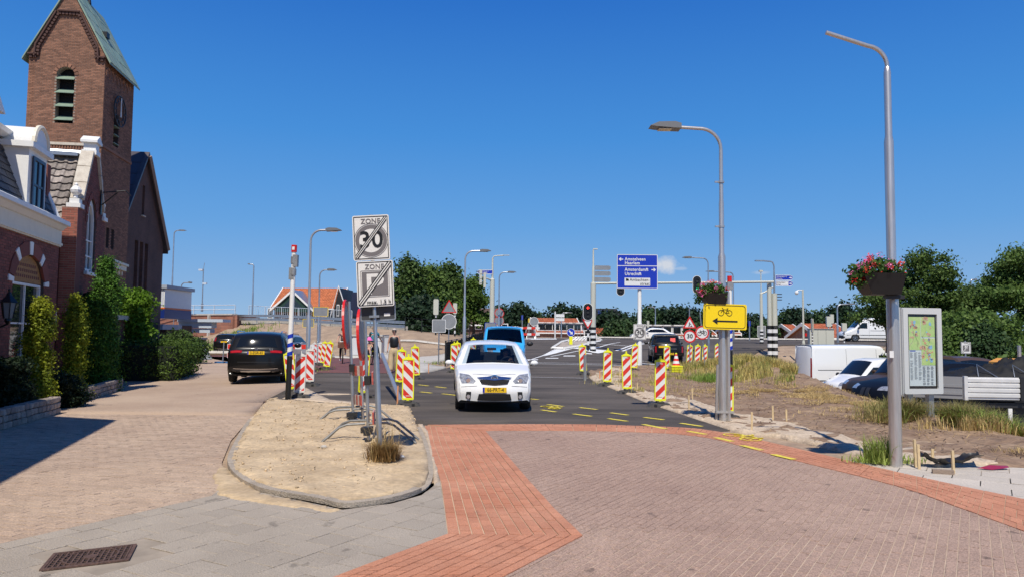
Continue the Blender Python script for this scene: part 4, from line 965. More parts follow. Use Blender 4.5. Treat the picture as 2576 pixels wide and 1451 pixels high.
def railing(name,label,pts,h,rails,post=1.6,r=.035,bars=0,w=None,m=m_galvp,cat='railing',depth=.06):
 root=thing(name,label,cat)
 P=[Vector(p)for p in pts]
 def along(step):
  out=[]
  for a,b in zip(P,P[1:]):
   n=max(1,round((b-a).length/step));out+=[a.lerp(b,i/n)for i in range(n)]
  return out+[P[-1]]
 for i in range(len(rails)):
  mb=MB()
  if w:
   for a,b in zip(P,P[1:]):
    c=(a+b)/2;d=b-a;mb.box((c.x,c.y-.06,c.z+rails[i]),((d).length,.05,w),rot=Vector((1,0,0)).rotation_difference(d.normalized()).to_matrix())
    mb.box((c.x,c.y-.10,c.z+rails[i]+w*.3),((d).length,.04,w*.25),rot=Vector((1,0,0)).rotation_difference(d.normalized()).to_matrix())
    mb.box((c.x,c.y-.10,c.z+rails[i]-w*.3),((d).length,.04,w*.25),rot=Vector((1,0,0)).rotation_difference(d.normalized()).to_matrix())
  else:mb.tube([tuple(p+Vector((0,0,rails[i])))for p in P],r,6)
  mb.build('rail',m,root)
 b=MB();b.b2((-.03,-.03,-.1),(.03,depth,h));pm=b.mesh('post',m)
 for p in along(post):link('post',pm,root,loc=p)
 if bars:
  mb=MB()
  for p in along(bars):mb.b2((p.x-.012,p.y-.012,p.z+.12),(p.x+.012,p.y+.012,p.z+h-.08))
  mb.build('baluster',m,root,kind='stuff')
 return root
zz_=zt_+.15
railing('bridge_railing','white painted bridge railing on top of the brick abutment',[(pl.x-8,pl.y+2,zz_),(prr.x,prr.y,zz_)],.9,(.45,.9),post=3.0,r=.05)
r0,r1,r2=gp(590,80),gp(830,73),gp(1020,64)
railing('baluster_railing','pale blue railing with thin balusters along the bridge approach behind the guardrail',[(r0.x,r0.y+4,Z(r0.x,r0.y+4)+.55),(r0.x+13,r0.y-2,Z(r0.x+13,r0.y-2)+.55)],1.15,(.1,1.15),post=2.4,bars=.28)
def onz(px,Y,dz=0.):p=gp(px,Y);return(p.x,p.y,max(Z(p.x,p.y+2),p.z)+dz)
gpts=[onz(590,79),onz(700,76),onz(830,72),onz(930,68),onz(1018,64)]
railing('guardrail','long galvanised crash barrier along the top of the sandy embankment',gpts,.78,(.32,.68),post=2.6,w=.26,m=m_galv)
mb=MB()
for a,b in zip(gpts,gpts[1:]):slabw(mb,(a[0],a[1]+.8),(b[0],b[1]+.8),min(a[2],b[2])-.3,max(a[2],b[2])+.18,.3)
mb.build('kerb',m_conc,kind='structure')
fence=[onz(1018,63.5),onz(1060,62),onz(1110,60),onz(1180,58)]
railing('black_post_fence','thin black wire fence with square posts below the large trees',fence,1.1,(.1,.6,1.1),post=2.8,r=.012,m=m_black,cat='fence')
railing('black_mesh_fence','black mesh fence rising beside the footpath left of the blue van',[tuple(gp(1120,35))[:2]+(gp(1120,35).z+.0,),tuple(gp(1160,42)),tuple(gp(1215,54))],1.15,(.08,1.12),post=2.2,r=.018,bars=.14,m=m_black,cat='fence')
def tiled(parent,a,b,c,d,nu,nv,m,nm='roof_tile'):
 """tile rows over the quad a-b (eaves) d-c (ridge): real steps joined in one mesh"""
 a,b,c,d=map(Vector,(a,b,c,d));N=(b-a).cross(d-a).normalized();N=N if N.z>0 else-N
 V,F,Rn=[],[],[]
 for j in range(nv):
  for i in range(nu):
   P=lambda s,t:a.lerp(b,s).lerp(d.lerp(c,s),t)
   s0,s1,sm=(i+.03)/nu,(i+.97)/nu,(i+.35)/nu;t0,t1=j/nv,(j+1)/nv;k=len(V)
   V+=[P(s0,t0)+N*.07,P(sm,t0)+N*.13,P(s1,t0)+N*.07,P(s1,t1)+N*.02,P(sm,t1)+N*.08,P(s0,t1)+N*.02,P(s0,t0),P(s1,t0)]
   F+=[[k,k+1,k+4,k+5],[k+1,k+2,k+3,k+4],[k+6,k+7,k+2,k]];Rn+=[random.random()]*3
 return raw(nm,[tuple(v)for v in V],F,m,parent,rnd=Rn,kind='stuff')
def simple_house(name,label,cx,Y,w,d,z0,ze,zr,rz,wallm,roofm,verge=True,wins=(),group=None,nu=30,nv=10,hip=0,dormers=0):
 h=thing(name,label,'house',(cx,Y,z0),rz,group)
 mb=MB();mb.b2((-w/2,0,-2),(w/2,d,ze));
 mb.prism([(0,ze),(d,ze),(d/2,zr-.1)],-w/2,w/2,'YZ');mb.build('wall',wallm,h)
 e=.35;sl=(zr-ze)/(d/2);mb=MB()
 for ya in(-e,d+e):mb.add([(-w/2-e,ya,ze-e*sl+.05),(w/2+e,ya,ze-e*sl+.05),(w/2+e-hip,d/2,zr+.05),(-w/2-e+hip,d/2,zr+.05),(-w/2-e,ya,ze-e*sl-.1),(w/2+e,ya,ze-e*sl-.1),(w/2+e-hip,d/2,zr-.1),(-w/2-e+hip,d/2,zr-.1)],[(0,1,2,3),(4,5,6,7),(0,1,5,4),(0,3,7,4),(1,2,6,5)])
 if hip:mb.add([(w/2+e,-e,ze-e*sl),(w/2+e,d+e,ze-e*sl),(w/2+e-hip,d/2,zr),(-w/2-e,-e,ze-e*sl),(-w/2-e,d+e,ze-e*sl),(-w/2-e+hip,d/2,zr)],[(0,1,2),(3,4,5)])
 ro=mb.build('roof',roofm,h)
 tiled(ro,(-w/2-e,-e,ze-e*sl+.05),(w/2+e,-e,ze-e*sl+.05),(w/2+e-hip,d/2,zr+.05),(-w/2-e+hip,d/2,zr+.05),nu,nv,roofm)
 if verge:
  for sx in(-1,1):
   mb=MB();x=sx*(w/2+e+.04);mb.prism([(-e-.1,ze-e*sl-.25),(-e-.1,ze-e*sl+.12),(d/2,zr+.2),(d+e,ze-e*sl+.12),(d+e,ze-e*sl-.2),(d/2,zr-.2)],x-.06,x+.06,'YZ');mb.build('verge_board',m_whitep,h)
 mb=MB();mb.b2((-w/2-e,-e-.18,ze-e*sl-.16),(w/2+e,-e-.04,ze-e*sl+.02));mb.build('gutter',m_whitep,h)
 for(x,z,ww,hh)in wins:
  mb=MB();mb.b2((x-ww/2,-.06,z),(x+ww/2,-.01,z+hh));wo=mb.build('window',m_whitep,h)
  mb=MB();mb.b2((x-ww/2+.1,-.09,z+.1),(x+ww/2-.1,-.065,z+hh*.52));mb.b2((x-ww/2+.1,-.09,z+hh*.58),(x+ww/2-.1,-.065,z+hh-.1));mb.build('pane',m_glassd,wo)
 for i in range(dormers):
  x=-w/2+w*(i+.5)/dormers;mb=MB();zc=ze+.1;mb.b2((x-.7,-.15,zc),(x+.7,d*.35,zc+1.15));do=mb.build('dormer',m_whitep,h)
  mb=MB();mb.b2((x-.5,-.2,zc+.15),(x+.5,-.16,zc+1.0));mb.build('pane',m_glassd,do);mb=MB();mb.b2((x-.85,-.35,zc+1.16),(x+.85,d*.36,zc+1.28));mb.build('dormer_roof',m_whitep,do)
 return h
m_brN=brickmat('new_brick',(.36,.19,.13),(.28,.14,.10),(.30,.22,.17),.25,.075)
m_redt=mat('red_roof_tile',(.40,.115,.055),.8,rnd=.2,speck=.15)
Yh=96;c_=(at(675,842,Yh).x+at(856,842,Yh).x)/2;ww=at(856,842,Yh).x-at(675,842,Yh).x-1.2
b0=hz(808,770,Yh);E=hz(771,770,Yh)-b0;Rr=hz(722,770,Yh)-b0
oh=simple_house('orange_roofed_house','new brick house with bright orange tiled roof and dark green glazed gable, beyond the guardrail',c_,Yh,ww,7.5,b0,E,Rr,R(-4),m_brN,m_oranget,wins=[(-4.6,.4,.7,1.3),(-2.6,.4,.7,1.3),(-.2,.4,1.0,1.5),(3.3,.4,1.0,1.5)],nu=40,nv=14)
fg=thing if False else None
m_dgreen=mat('dark_green_boards',(.012,.045,.03),.6)
mb=MB();gx0=-ww/2+.6;gw=4.4;mb.prism([(gx0,E-.7),(gx0+gw,E-.7),(gx0+gw,E-.2),(gx0+gw/2,Rr-.75),(gx0,E-.2)],-1.2,2.0);fo=mb.build('front_gable',m_dgreen,oh)
mb=MB();mb.prism([(gx0+.8,E-.2),(gx0+gw-.8,E-.2),(gx0+gw/2,Rr-1.35)],-1.26,-1.21);mb.build('gable_glass',m_glassd,fo)
mb=MB()
for s in(-1,1):
 cxx=gx0+gw/2;mb.prism([(cxx,Rr-.72),(cxx,Rr-.4),(cxx+s*(gw/2+.7),E-.45),(cxx+s*(gw/2+.7),E-.75)],-1.45,-1.25)
mb.build('verge_board',m_whitep,fo)
mb=MB()
for s in(-1,1):
 cxx=gx0+gw/2;mb.add([(cxx,-1.45,Rr-.38),(cxx,2.6,Rr-.38),(cxx+s*(gw/2+.7),1.0,E-.45),(cxx+s*(gw/2+.7),-1.45,E-.45)],[(0,1,2,3)])
mb.build('gable_roof',m_zinc,fo)
Yw=90;wx=at(868,842,Yw).x
wg=thing('dark_gabled_barn','black boarded gable building with solar roof right of the orange-roofed house','building',(wx,Yw,b0),R(-4))
x0,x1=at(834,842,Yw).x-wx,at(873,842,Yw).x-wx;xm=(x0+x1)/2
mb=MB();mb.prism([(x0,-2),(x1,-2),(x1,E*.35),(xm-.2,Rr-.4),(x0,E*.35)],0,6);mb.build('wall',mat('black_boards',(.012,.012,.013),.6),wg)
mb=MB();
for s,xe in((-1,x0),(1,x1)):mb.prism([(xm-.2,Rr-.35),(xm-.2,Rr-.1),(xe+s*.2,E*.35-.1),(xe+s*.2,E*.35-.35)],-.2,-.05)
mb.build('verge_board',m_whitep,wg)
for i in range(3):
 mb=MB();xx=x0+.55+i*.62;mb.b2((xx,-.06,.6),(xx+.32,-.01,2.0));wo=mb.build('window',m_whitep,wg);mb=MB();mb.b2((xx+.06,-.08,.7),(xx+.26,-.065,1.9));mb.build('pane',m_glassd,wo)
mb=MB();xe=at(884,842,Yw).x-wx;mb.add([(x1+.1,.5,E*.55),(xe+.9,.5,E*.2),(xe-.4,4,Rr-.7),(x1-.6,4,Rr-.7)],[(0,1,2,3)]);mb.build('solar_roof',mat('solar_dark',(.02,.022,.035),.25),wg)
def house_px(name,label,p0,p1,Y,yr_,ye,yb,d,rz,roofm,wallm=m_brN,**k):
 a,b=at(p0,842,Y).x,at(p1,842,Y).x;z0=hz(yb,(p0+p1)/2,Y)
 return simple_house(name,label,(a+b)/2,Y,b-a-.7,d,z0,hz(ye,(p0+p1)/2,Y)-z0,hz(yr_,(p0+p1)/2,Y+d/2)-z0,rz,wallm,roofm,**k)
house_px('terraced_house','long low terrace with steep orange-red roof and a row of white dormers, behind the roadworks',1346,1468,112,801,833,845,8,R(9),m_redt,dormers=6,nu=44,nv=12)
mb=None
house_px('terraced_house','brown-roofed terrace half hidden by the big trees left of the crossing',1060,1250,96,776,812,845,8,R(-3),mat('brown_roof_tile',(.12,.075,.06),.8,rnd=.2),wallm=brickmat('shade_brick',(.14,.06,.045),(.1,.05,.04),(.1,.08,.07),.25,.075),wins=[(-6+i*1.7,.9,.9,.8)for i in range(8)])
house_px('terraced_house','red-roofed row house between the crossing signals and the blue sign post',1500,1570,102,826,842,850,7,R(2),m_redt,wins=[(-3,.1,1.2,1.0),(1.2,.1,1.6,1.1)])
house_px('terraced_house','low red-brick row with flat dormers behind the black pickup',1612,1745,100,822,842,850,7,R(-2),m_redt,dormers=5)
house_px('terraced_house','small red-roofed house seen between the striped poles',1832,1862,100,822,838,850,7,0,m_redt,dormers=1,nu=10)
house_px('terraced_house','orange-red roof with white verge behind the camera mast',2000,2030,88,818,842,850,7,R(6),m_redt,nu=12)
house_px('terraced_house','red-tiled roof behind the beige control cabinets at right',2056,2150,82,816,846,858,7,R(8),m_redt,nu=24)
house_px('terraced_house','red roof with small gable seen under the yellow bicycle sign',1752,1800,100,824,840,850,7,R(2),m_redt,dormers=1,nu=14)
mb=MB()
sp=thing('slate_house','dark slate roof with blue solar panels beside the striped signal mast','house',tuple(at(1512,842,125).xy)+(-1,))
mb.b2((-3,0,0),(4,6,4));mb.build('wall',m_brH,sp);mb=MB();mb.prism([(-3.5,4),(4.5,4),(2.6,7.3),(-2.4,7.3)],-.4,6);mb.build('roof',m_slate,sp)
for i in range(4):
 mb=MB();mb.b2((-.6+(i%2)*1.0,-.5,4.7+(i//2)*1.2),(.3+(i%2)*1.0,-.42,5.8+(i//2)*1.2));mb.build('solar_panel',mat('solar_blue',(.03,.06,.2),.2),sp)
def leafmat(name,c,c2,rnd=.35,trans=.25,rough=.6):
 return mat(name,c,rough,c2=c2,vs_=1.3,rnd=rnd,trans=trans,spec=.25)
m_leafD=leafmat('dark_leaves',(.048,.09,.02),(.08,.13,.03))
m_leafM=leafmat('mid_leaves',(.075,.135,.028),(.12,.185,.04),trans=.35)
m_leafF=leafmat('far_dark_leaves',(.014,.034,.016),(.022,.046,.018),rnd=.3,trans=.12)
m_leafF2=leafmat('far_green_leaves',(.03,.065,.02),(.045,.085,.025),rnd=.3,trans=.15)
m_leafM2=leafmat('fresh_leaves',(.08,.15,.025),(.12,.19,.03),trans=.35)
m_leafL=leafmat('lime_leaves',(.11,.22,.015),(.16,.27,.02),trans=.35)
m_leafY=leafmat('golden_yew',(.38,.39,.02),(.17,.22,.018),rnd=.45,trans=.35)
m_leafI=leafmat('ivy_leaves',(.048,.125,.016),(.09,.19,.022),rnd=.5)
m_leafH=leafmat('hedge_leaves',(.05,.10,.015),(.09,.14,.02),rnd=.45)
m_bark=mat('bark',(.12,.09,.065),.95,var=.4,vs_=6,bump=.8,bs=12)
m_straw=leafmat('straw',(.62,.46,.20),(.50,.36,.15),rnd=.35,trans=.3)
m_grass=leafmat('green_grass',(.20,.32,.05),(.32,.38,.09),rnd=.35,trans=.35)
m_dryg=leafmat('dry_grass',(.62,.46,.17),(.42,.40,.12),rnd=.4,trans=.3)
def leaves(pts,nrm,size,up=.3,aspect=.62,curl=.25):
 """leaf quads (numpy) around points, loosely facing nrm"""
 n=len(pts);a=nrm+rng.normal(0,.75,(n,3))+np.array([0,0,up]);a/=np.linalg.norm(a,axis=1)[:,None]
 t=rng.normal(0,1,(n,3));u=np.cross(a,t);u/=np.linalg.norm(u,axis=1)[:,None];v=np.cross(a,u)
 s=size*rng.uniform(.6,1.35,(n,1));u=u*s*.5;v=v*s*.5*aspect
 q=np.stack([pts-u,pts-v+a*s*curl*.3,pts+u-a*s*curl*.15,pts+v+a*s*curl*.3],1)
 return q.reshape(-1,3),np.arange(n*4).reshape(-1,4)
def cloudpts(blobs,n,shell=.5,clump=0,cr=.3):
 """points in the outer part of ellipsoids (cx, cy, cz, rx, ry, rz), gathered in clumps"""
 w=np.array([b[3]*b[4]+b[4]*b[5]+b[3]*b[5]for b in blobs]);w=w/w.sum()
 k=n if not clump else max(1,n//clump)
 bi=rng.choice(len(blobs),k,p=w);B=np.array(blobs)[bi]
 d=rng.normal(0,1,(k,3));d/=np.linalg.norm(d,axis=1)[:,None]
 r=1-shell*rng.random((k,1))**1.5
 c=B[:,:3]+d*B[:,3:]*r
 if clump:
  c=np.repeat(c,clump,0);d=np.repeat(d,clump,0)
  off=rng.normal(0,1,(len(c),3))*cr*rng.uniform(.5,1.2,(len(c),1));off[:,2]*=.6
  c=c+off;d=d*.6+off/(cr*1.5)*.5
 return c,d
def tree(name,label,loc,blobs,n,size,lm,clump=14,cr=.45,group=None,trunk_r=.18,cat='tree',trunk=True,shell=.75,limbs=7,trunk_top=None,tilt=None):
 t=thing(name,label,cat,loc,0,group)
 c,d=cloudpts(blobs,n,shell,clump,cr);V,F=leaves(c,d,size)
 rv=np.repeat(rng.random(len(c)//max(clump,1)+1),max(clump,1))[:len(c)]*.6+rng.random(len(c))*.4
 raw('crown',V,F,lm,t,rnd=rv)
 if trunk:
  mb=MB();top=max(b[2]+b[5]*.5 for b in blobs);bx=np.mean([b[0]for b in blobs]);h0=min(b[2]-b[5]for b in blobs)
  mb.tube([(0,0,-.3),(0.03,0,h0*.5),(bx*.4,0,max(h0,.5)),(bx*.8,.1,(h0+top)/2),(bx,.1,top)],[trunk_r*1.25,trunk_r,trunk_r*.85,trunk_r*.5,trunk_r*.12],8)
  for i in range(limbs):
   b=blobs[i%len(blobs)];z0=random.uniform(max(h0,.6),(h0+top)/2)
   e=Vector((b[0],b[1],b[2]))+Vector((random.uniform(-.6,.6)*b[3],random.uniform(-.6,.6)*b[4],random.uniform(0,.6)*b[5]));s=Vector((bx*.5,0,z0))
   mb.tube([s,s.lerp(e,.5)+Vector((0,0,.15*b[5])),e],[trunk_r*.45,trunk_r*.28,trunk_r*.06],5)
  mb.build('trunk',m_bark,t,smooth=True)
 return t
def col_blobs(h,r,n=6,top=.6,seed=0,jit=.2):
 rs=random.Random(seed);out=[]
 for i in range(n):
  f=i/(n-1);rr_=r*(1-(f**3)*(1-top))*(.85+.15*math.sin(f*7+seed));out.append((rs.uniform(-jit,jit)*r,rs.uniform(-jit,jit)*r,h*(.06+.86*f),rr_,rr_,h/n*.95))
 return out
def shrub(name,label,px,Y,top,r,lm,size,n,seed=0,top_r=.6,base=None,cat='shrub',clump=10,cr=.07,dx=0,lean=0):
 p=gp(px,Y);h=hz(top,px,Y)-p.z
 bl=[(b[0]+lean*b[2]/h,b[1],b[2],b[3],b[4],b[5])for b in col_blobs(h,r,7,top_r,seed)]
 t=tree(name,label,p,bl,n,size,lm,clump=clump,cr=cr,trunk=False,cat=cat,shell=.35)
 mb=MB();mb.tube([(0,0,-.1),(lean*.5,0,h*.5),(lean,0,h*.85)],[.06,.04,.015],6);mb.build('stem',m_bark,t)
 c,d=cloudpts([(b[0],b[1],b[2],b[3]*.75,b[4]*.75,b[5]*.9)for b in bl],n//3,.5);V,F=leaves(c,d,size*2.2);raw('inner_foliage',V,F,lm,t,rnd=rng.random(len(c)))
 return t
shrub('golden_yew','columnar golden yew in front of the arched window, leftmost of the clipped columns',82,15.6,762,.36,m_leafY,.055,16000,1,.55,lean=.1)
shrub('golden_yew','yellow columnar yew with two tips between the two brick house fronts',178,18.2,750,.33,m_leafY,.055,13000,2,.5,lean=.05)
shrub('ivy_column','tall clipped ivy column, bright green and broadening towards its foot',258,21.0,662,.5,m_leafI,.06,34000,3,.55,lean=-.1,cr=.10)
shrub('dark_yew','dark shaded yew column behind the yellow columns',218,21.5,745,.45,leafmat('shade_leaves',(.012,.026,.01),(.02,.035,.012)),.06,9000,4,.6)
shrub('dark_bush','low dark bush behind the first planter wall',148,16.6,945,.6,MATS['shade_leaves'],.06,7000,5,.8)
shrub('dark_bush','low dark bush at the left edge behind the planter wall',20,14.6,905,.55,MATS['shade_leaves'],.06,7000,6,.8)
p=gp(322,27.0);h=hz(715,322,27)-p.z
tree('lime_tree','small bright green lime tree with a square clipped head beside the church hall',p,[(-.35,0,h*.8,.45,.5,.5),(.25,0,h*.78,.5,.5,.6),(0,0,h*.6,.55,.5,.5),(.4,0,h*.5,.35,.4,.45),(-.2,0,h*.42,.45,.4,.4)],9000,.13,m_leafL,clump=8,cr=.14,trunk_r=.07)
hd=thing('hedge','broad clipped beech hedge sunlit on top, at the end of the front gardens','hedge',gp(365,27.0),TILT_B)
bl=[(x,y,z,.55,.55,.42)for x in(-1.0,-.3,.45,1.0)for y in(-1.3,-.4,.5,1.4,2.3)for z in(.4,1.0)]
c,d=cloudpts(bl,44000,.4,6,.09);c[:,2]=np.clip(c[:,2],.02,1.62+rng.random(len(c))*.1);V,F=leaves(c,d,.075);raw('foliage',V,F,m_leafH,hd,rnd=rng.random(len(c)))
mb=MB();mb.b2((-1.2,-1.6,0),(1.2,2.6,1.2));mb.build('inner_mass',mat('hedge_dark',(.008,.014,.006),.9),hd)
t=tree('ivy_bush','dark bush beyond the hedge below the grey canopy',gp(448,40),[(0,0,.9,1.1,.8,.9),(.8,0,.7,.8,.7,.7)],5000,.16,m_leafD,clump=8,cr=.2,trunk_r=.04)
m_sett=mat('granite_sett',(.26,.21,.175),.9,c2=(.34,.28,.22),vs_=9,bump=.9,bs=30,rnd=.22,speck=.2)
def planter(label,a,b,h,ret=None):
 a,b=Vector((*G(*a),0)),Vector((*G(*b),0));t=thing('planter_wall',label,'planter',(a.x,a.y,0))
 segs=[(a,b)];
 if ret:segs.append((b,b+ret))if ret.y>0 else segs.append((a,a+ret))
 for(p,q)in segs:
  d=(q-p);L=d.length;u=d/L;n=Vector((-u.y,u.x,0));nr=3;z=0
  for r_ in range(nr):
   hh=h/nr;x=0 if r_%2 else-.08
   while x<L:
    w_=random.uniform(.15,.24);x0,x1=max(0,x),min(L,x+w_);x+=w_
    if x1-x0<.05:continue
    mb=MB();c=u*((x0+x1)/2);J=lambda s:random.uniform(-s,s)
    vs=[]
    for sx in(-1,1):
     for sy in(-1,1):
      for sz_ in(-1,1):vs.append(c+u*(sx*((x1-x0)/2-.008)+J(.010))+n*(sy*.10+J(.015))+Vector((0,0,r_*hh+hh/2+sz_*(hh/2-.006)+J(.006))))
    mb.add(vs,[(0,1,3,2),(4,6,7,5),(0,4,5,1),(2,3,7,6),(0,2,6,4),(1,5,7,3)]);me=mb.mesh('sett',m_sett)
    bm=bmesh.new();bm.from_mesh(me);bmesh.ops.bevel(bm,geom=bm.edges[:],offset=.014,segments=1,affect='EDGES');bm.to_mesh(me);bm.free()
    link('sett',me,t,loc=p-a)
  mb=MB();mb.M=Matrix.Translation(p-a);slabw(mb,u*.02,u*(L-.02),0,h-.02,.14);mb.build('mortar_core',m_mortarD,t)
 return t
planter('low planter wall of rough granite setts at the far left below the golden yew',(-20,1085),(138,1040),.36,Vector((-1.6,.5,0))if False else None)
planter('low curved planter wall of granite setts under the ivy column',(168,1022),(300,980),.34)
pt=thing('flower_pot','dark round flower pot in the shade between the two planters','pot',gp(142,17.4))
mb=MB();mb.lathe([(.0,0),(.17,0),(.25,.35),(.23,.45),(.27,.5),(.24,.5),(.2,.4)],14);mb.build('pot',mat('dark_clay',(.04,.03,.028),.6),pt)
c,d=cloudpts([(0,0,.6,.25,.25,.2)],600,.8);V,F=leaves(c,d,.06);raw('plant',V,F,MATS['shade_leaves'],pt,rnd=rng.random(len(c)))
def T(name,label,px,Y,top,wpx,lm,base=None,n=9000,size=.3,asp=1.,group=None,cr=.6,clump=12,shell=.7,seed=None,split=6,bottom=.12,tr=None,airy=0):
 p=gp(px,Y)
 if base is not None:p.z=hz(base,px,Y)
 h=hz(top,px,Y)-p.z;w_=wpx*Y/FPX;rs=random.Random(seed if seed is not None else int(px*7+Y));bl=[]
 for i in range(split):
  f=(i+.5)/split;rr_=w_/2*(.55+.45*math.sin(math.pi*min(1,f*1.05)))
  if airy:
   for k in range(4):bl.append((rs.uniform(-.5,.5)*w_*(1-f*.7),rs.uniform(-.3,.3)*w_,h*(bottom+(.9-bottom)*f)+rs.uniform(-.3,.3)*h/split,rr_*rs.uniform(.28,.5),rr_*.4,h/split*rs.uniform(.3,.5)))
   continue
  bl.append((rs.uniform(-.35,.35)*w_*(1-f*.8),rs.uniform(-.2,.2)*w_,h*(bottom+(.86-bottom)*f),rr_*rs.uniform(.55,.9),rr_*.7,h/split*.85))
  bl.append((rs.uniform(-.5,.5)*w_*(1-f*.75),rs.uniform(-.2,.2)*w_,h*(bottom+(.86-bottom)*f),rr_*.5,rr_*.5,h/split*.6))
 bl.append((0,0,h*.9,w_*.14,w_*.14,h*.1))
 return tree(name,label,p,bl,n,size,lm,clump,cr,group,trunk_r=tr or .02*h+.05,shell=shell)
g1='large trees left of the crossing'
T('broadleaf_tree','tallest dense dark tree just right of the zone sign',1022,72,648,88,m_leafD,845,16000,.34,group=g1,cr=.5,bottom=.06)
T('broadleaf_tree','rounded tree between the tallest tree and the lamp post',1075,74,668,120,m_leafM,845,16000,.34,group=g1,cr=.5,bottom=.05)
T('broadleaf_tree','second rounded crown of the tree group, touching the lamp post',1125,76,660,95,m_leafD,845,13000,.34,group=g1,cr=.5,bottom=.05)
T('broadleaf_tree','airy light green tree right of the lamp post with sky showing through',1190,62,690,100,m_leafM2,845,8000,.24,group=g1,cr=.32,bottom=.18,tr=.12,airy=1,split=7)
T('broadleaf_tree','low dark growth filling the foot of the tree group',1060,70,745,190,m_leafF,848,12000,.36,group=g1,cr=.6,bottom=.05)
g2='dark trees beyond the crossing'
far=[(1258,770,45,130),(1302,757,50,125),(1325,775,45,135),(1352,788,50,140),(1378,798,45,130),(1410,767,62,128),(1446,772,46,132),(1478,790,40,138),(1530,782,60,122),(1560,790,50,130),(1590,800,50,125),(1632,770,56,120),(1668,775,56,126),(1702,772,60,118),(1738,776,52,124),(1775,785,46,130),(1830,790,50,126)]
for i,(px,top,w_,Yt)in enumerate(far):
 T('distant_tree',['dark spruce-like','dark rounded','deep green'][i%3]+' tree on the skyline, number of its row unseen' if False else '%s skyline tree, %s'%(['tall dark','dark rounded','broad dark green'][i%3],['above the blue van roof','right behind the far street lamp','left of the red terrace','over the gable of the red terrace','behind the terrace ridge','over the middle of the red terrace','behind the red arrow signal','right of the striped mast','above the solar panels','left of the blue sign post','behind the blue sign post','right of the blue sign post','over the low brick row','behind the black pickup','behind the roadworks triangle','left of the hanging baskets','behind the yellow bicycle sign'][i]),px,Yt,top,w_*1.25,m_leafF if i%4!=3 else m_leafF2,850,5200,.55,group=g2,cr=.7,bottom=.03)
g3='trees behind the parked vans'
rt=[(1902,790,60,105,'left of the twin striped poles'),(1985,782,80,98,'right of the twin striped poles'),(2044,752,90,95,'with a x')if False else(2005,778,70,96,'with layered crown left of the camera mast'),(2062,785,62,100,'behind the camera mast'),(2125,765,90,92,'behind the curved street lamp'),(2180,775,80,90,'above the distant white van')]
for i,(px,top,w_,Yt,l_)in enumerate(rt):
 T('distant_tree','green tree '+l_,px,Yt,top,w_*1.25,m_leafF2 if i%2 else m_leafF,866,6500,.45,group=g3,cr=.6,bottom=.04)
g4='tall robinia trees behind the map board'
T('robinia_tree','feathery tree between the hanging basket pole and the map board',2235,46,690,150,m_leafM,880,10500,.17,group=g4,cr=.26,shell=.9,clump=10,airy=1,split=7,bottom=.38)
T('robinia_tree','tallest feathery tree directly above the map board',2330,44,622,190,m_leafM,880,18000,.17,group=g4,cr=.28,shell=.85,clump=10,split=9,airy=1,bottom=.15)
T('robinia_tree','dense green tree right of the map board',2440,46,722,170,m_leafD,880,15000,.18,group=g4,cr=.3,shell=.85,split=7,airy=1,bottom=.1)
T('robinia_tree','tall tree cut by the right edge of the view',2560,42,618,200,m_leafM,880,20000,.17,group=g4,cr=.28,shell=.85,split=9,airy=1,bottom=.15)
T('robinia_tree','feathery tree filling the dip between the two tallest right-hand trees',2480,47,705,150,m_leafM,880,13000,.18,group=g4,cr=.28,shell=.85,split=7,airy=1,bottom=.1)
T('broadleaf_tree','dense shrub mass below the trees at right, behind the flatbed',2430,40,785,420,m_leafM,935,22000,.24,group=g4,cr=.4,bottom=.03)
T('conifer','dark green conifer behind the flatbed load',2480,37,815,120,m_leafF2,915,9000,.18,cr=.25,bottom=.02)
T('bush','leafy bush behind the no-parking zone sign',2400,38,835,130,m_leafM,915,8000,.18,cr=.28,bottom=.02)
for px,Yt,w_ in((1545,84,34),(1577,90,32),(1755,80,30),(1930,92,40)):
 T('garden_shrub','dark garden shrub '+{1545:'left of',1577:'just right of',1755:'far right of',1930:'well beyond'}[px]+' the small white houses near the blue sign post',px,Yt,806,w_*1.2,m_leafF2,852,2500,.4,cr=.45,bottom=.03)
def blades(pts,h,w,lean=.35,segs=2):
 n=len(pts);a=rng.uniform(0,2*np.pi,n);d=np.stack([np.cos(a),np.sin(a),np.zeros(n)],1);s=np.stack([-np.sin(a),np.cos(a),np.zeros(n)],1)
 hh=h*rng.uniform(.5,1.3,(n,1));ln=lean*rng.uniform(.2,1.6,(n,1));up=np.array([0,0,1.])
 p0=pts;p1=pts+up*hh*.6+d*hh*ln*.35;p2=pts+up*hh*(1-ln*.25)+d*hh*ln;w2=s*w/2*rng.uniform(.6,1.3,(n,1))
 V=np.stack([p0-w2,p0+w2,p1+w2*.8,p1-w2*.8,p2+w2*.15,p2-w2*.15],1).reshape(-1,3);k=np.arange(n)[:,None]*6
 F=np.concatenate([k+np.array([[0,1,2,3]]),k+np.array([[3,2,4,5]])],1).reshape(-1,4)
 return V,F
def grassfield(name,polys_or_blobs,n,h,w,m,label=None,lean=.4,dz=0.,patch=1.3,thr=.0):
 P=[]
 for(cx,cy,rx,ry,wt)in polys_or_blobs:
  k=int(n*wt);q=rng.normal(0,.5,(k,2))*np.array([rx,ry])+np.array([cx,cy]);P.append(q)
 q=np.concatenate(P)
 nz=np.array([noise.noise(Vector((a*patch,b*patch,2.)))for a,b in q]);q=q[nz>thr];q=q[q[:,0]<.385*q[:,1]]if name in('tall_dry_grass','green_grass')else q
 pts=np.column_stack([q,zt(q[:,0],q[:,1])+dz]);V,F=blades(pts,h,w,lean)
 return raw(name,V,F,m,rnd=np.repeat(rng.random(len(pts)),2),kind='stuff')
gx=lambda px,Y:gp(px,Y)[0]
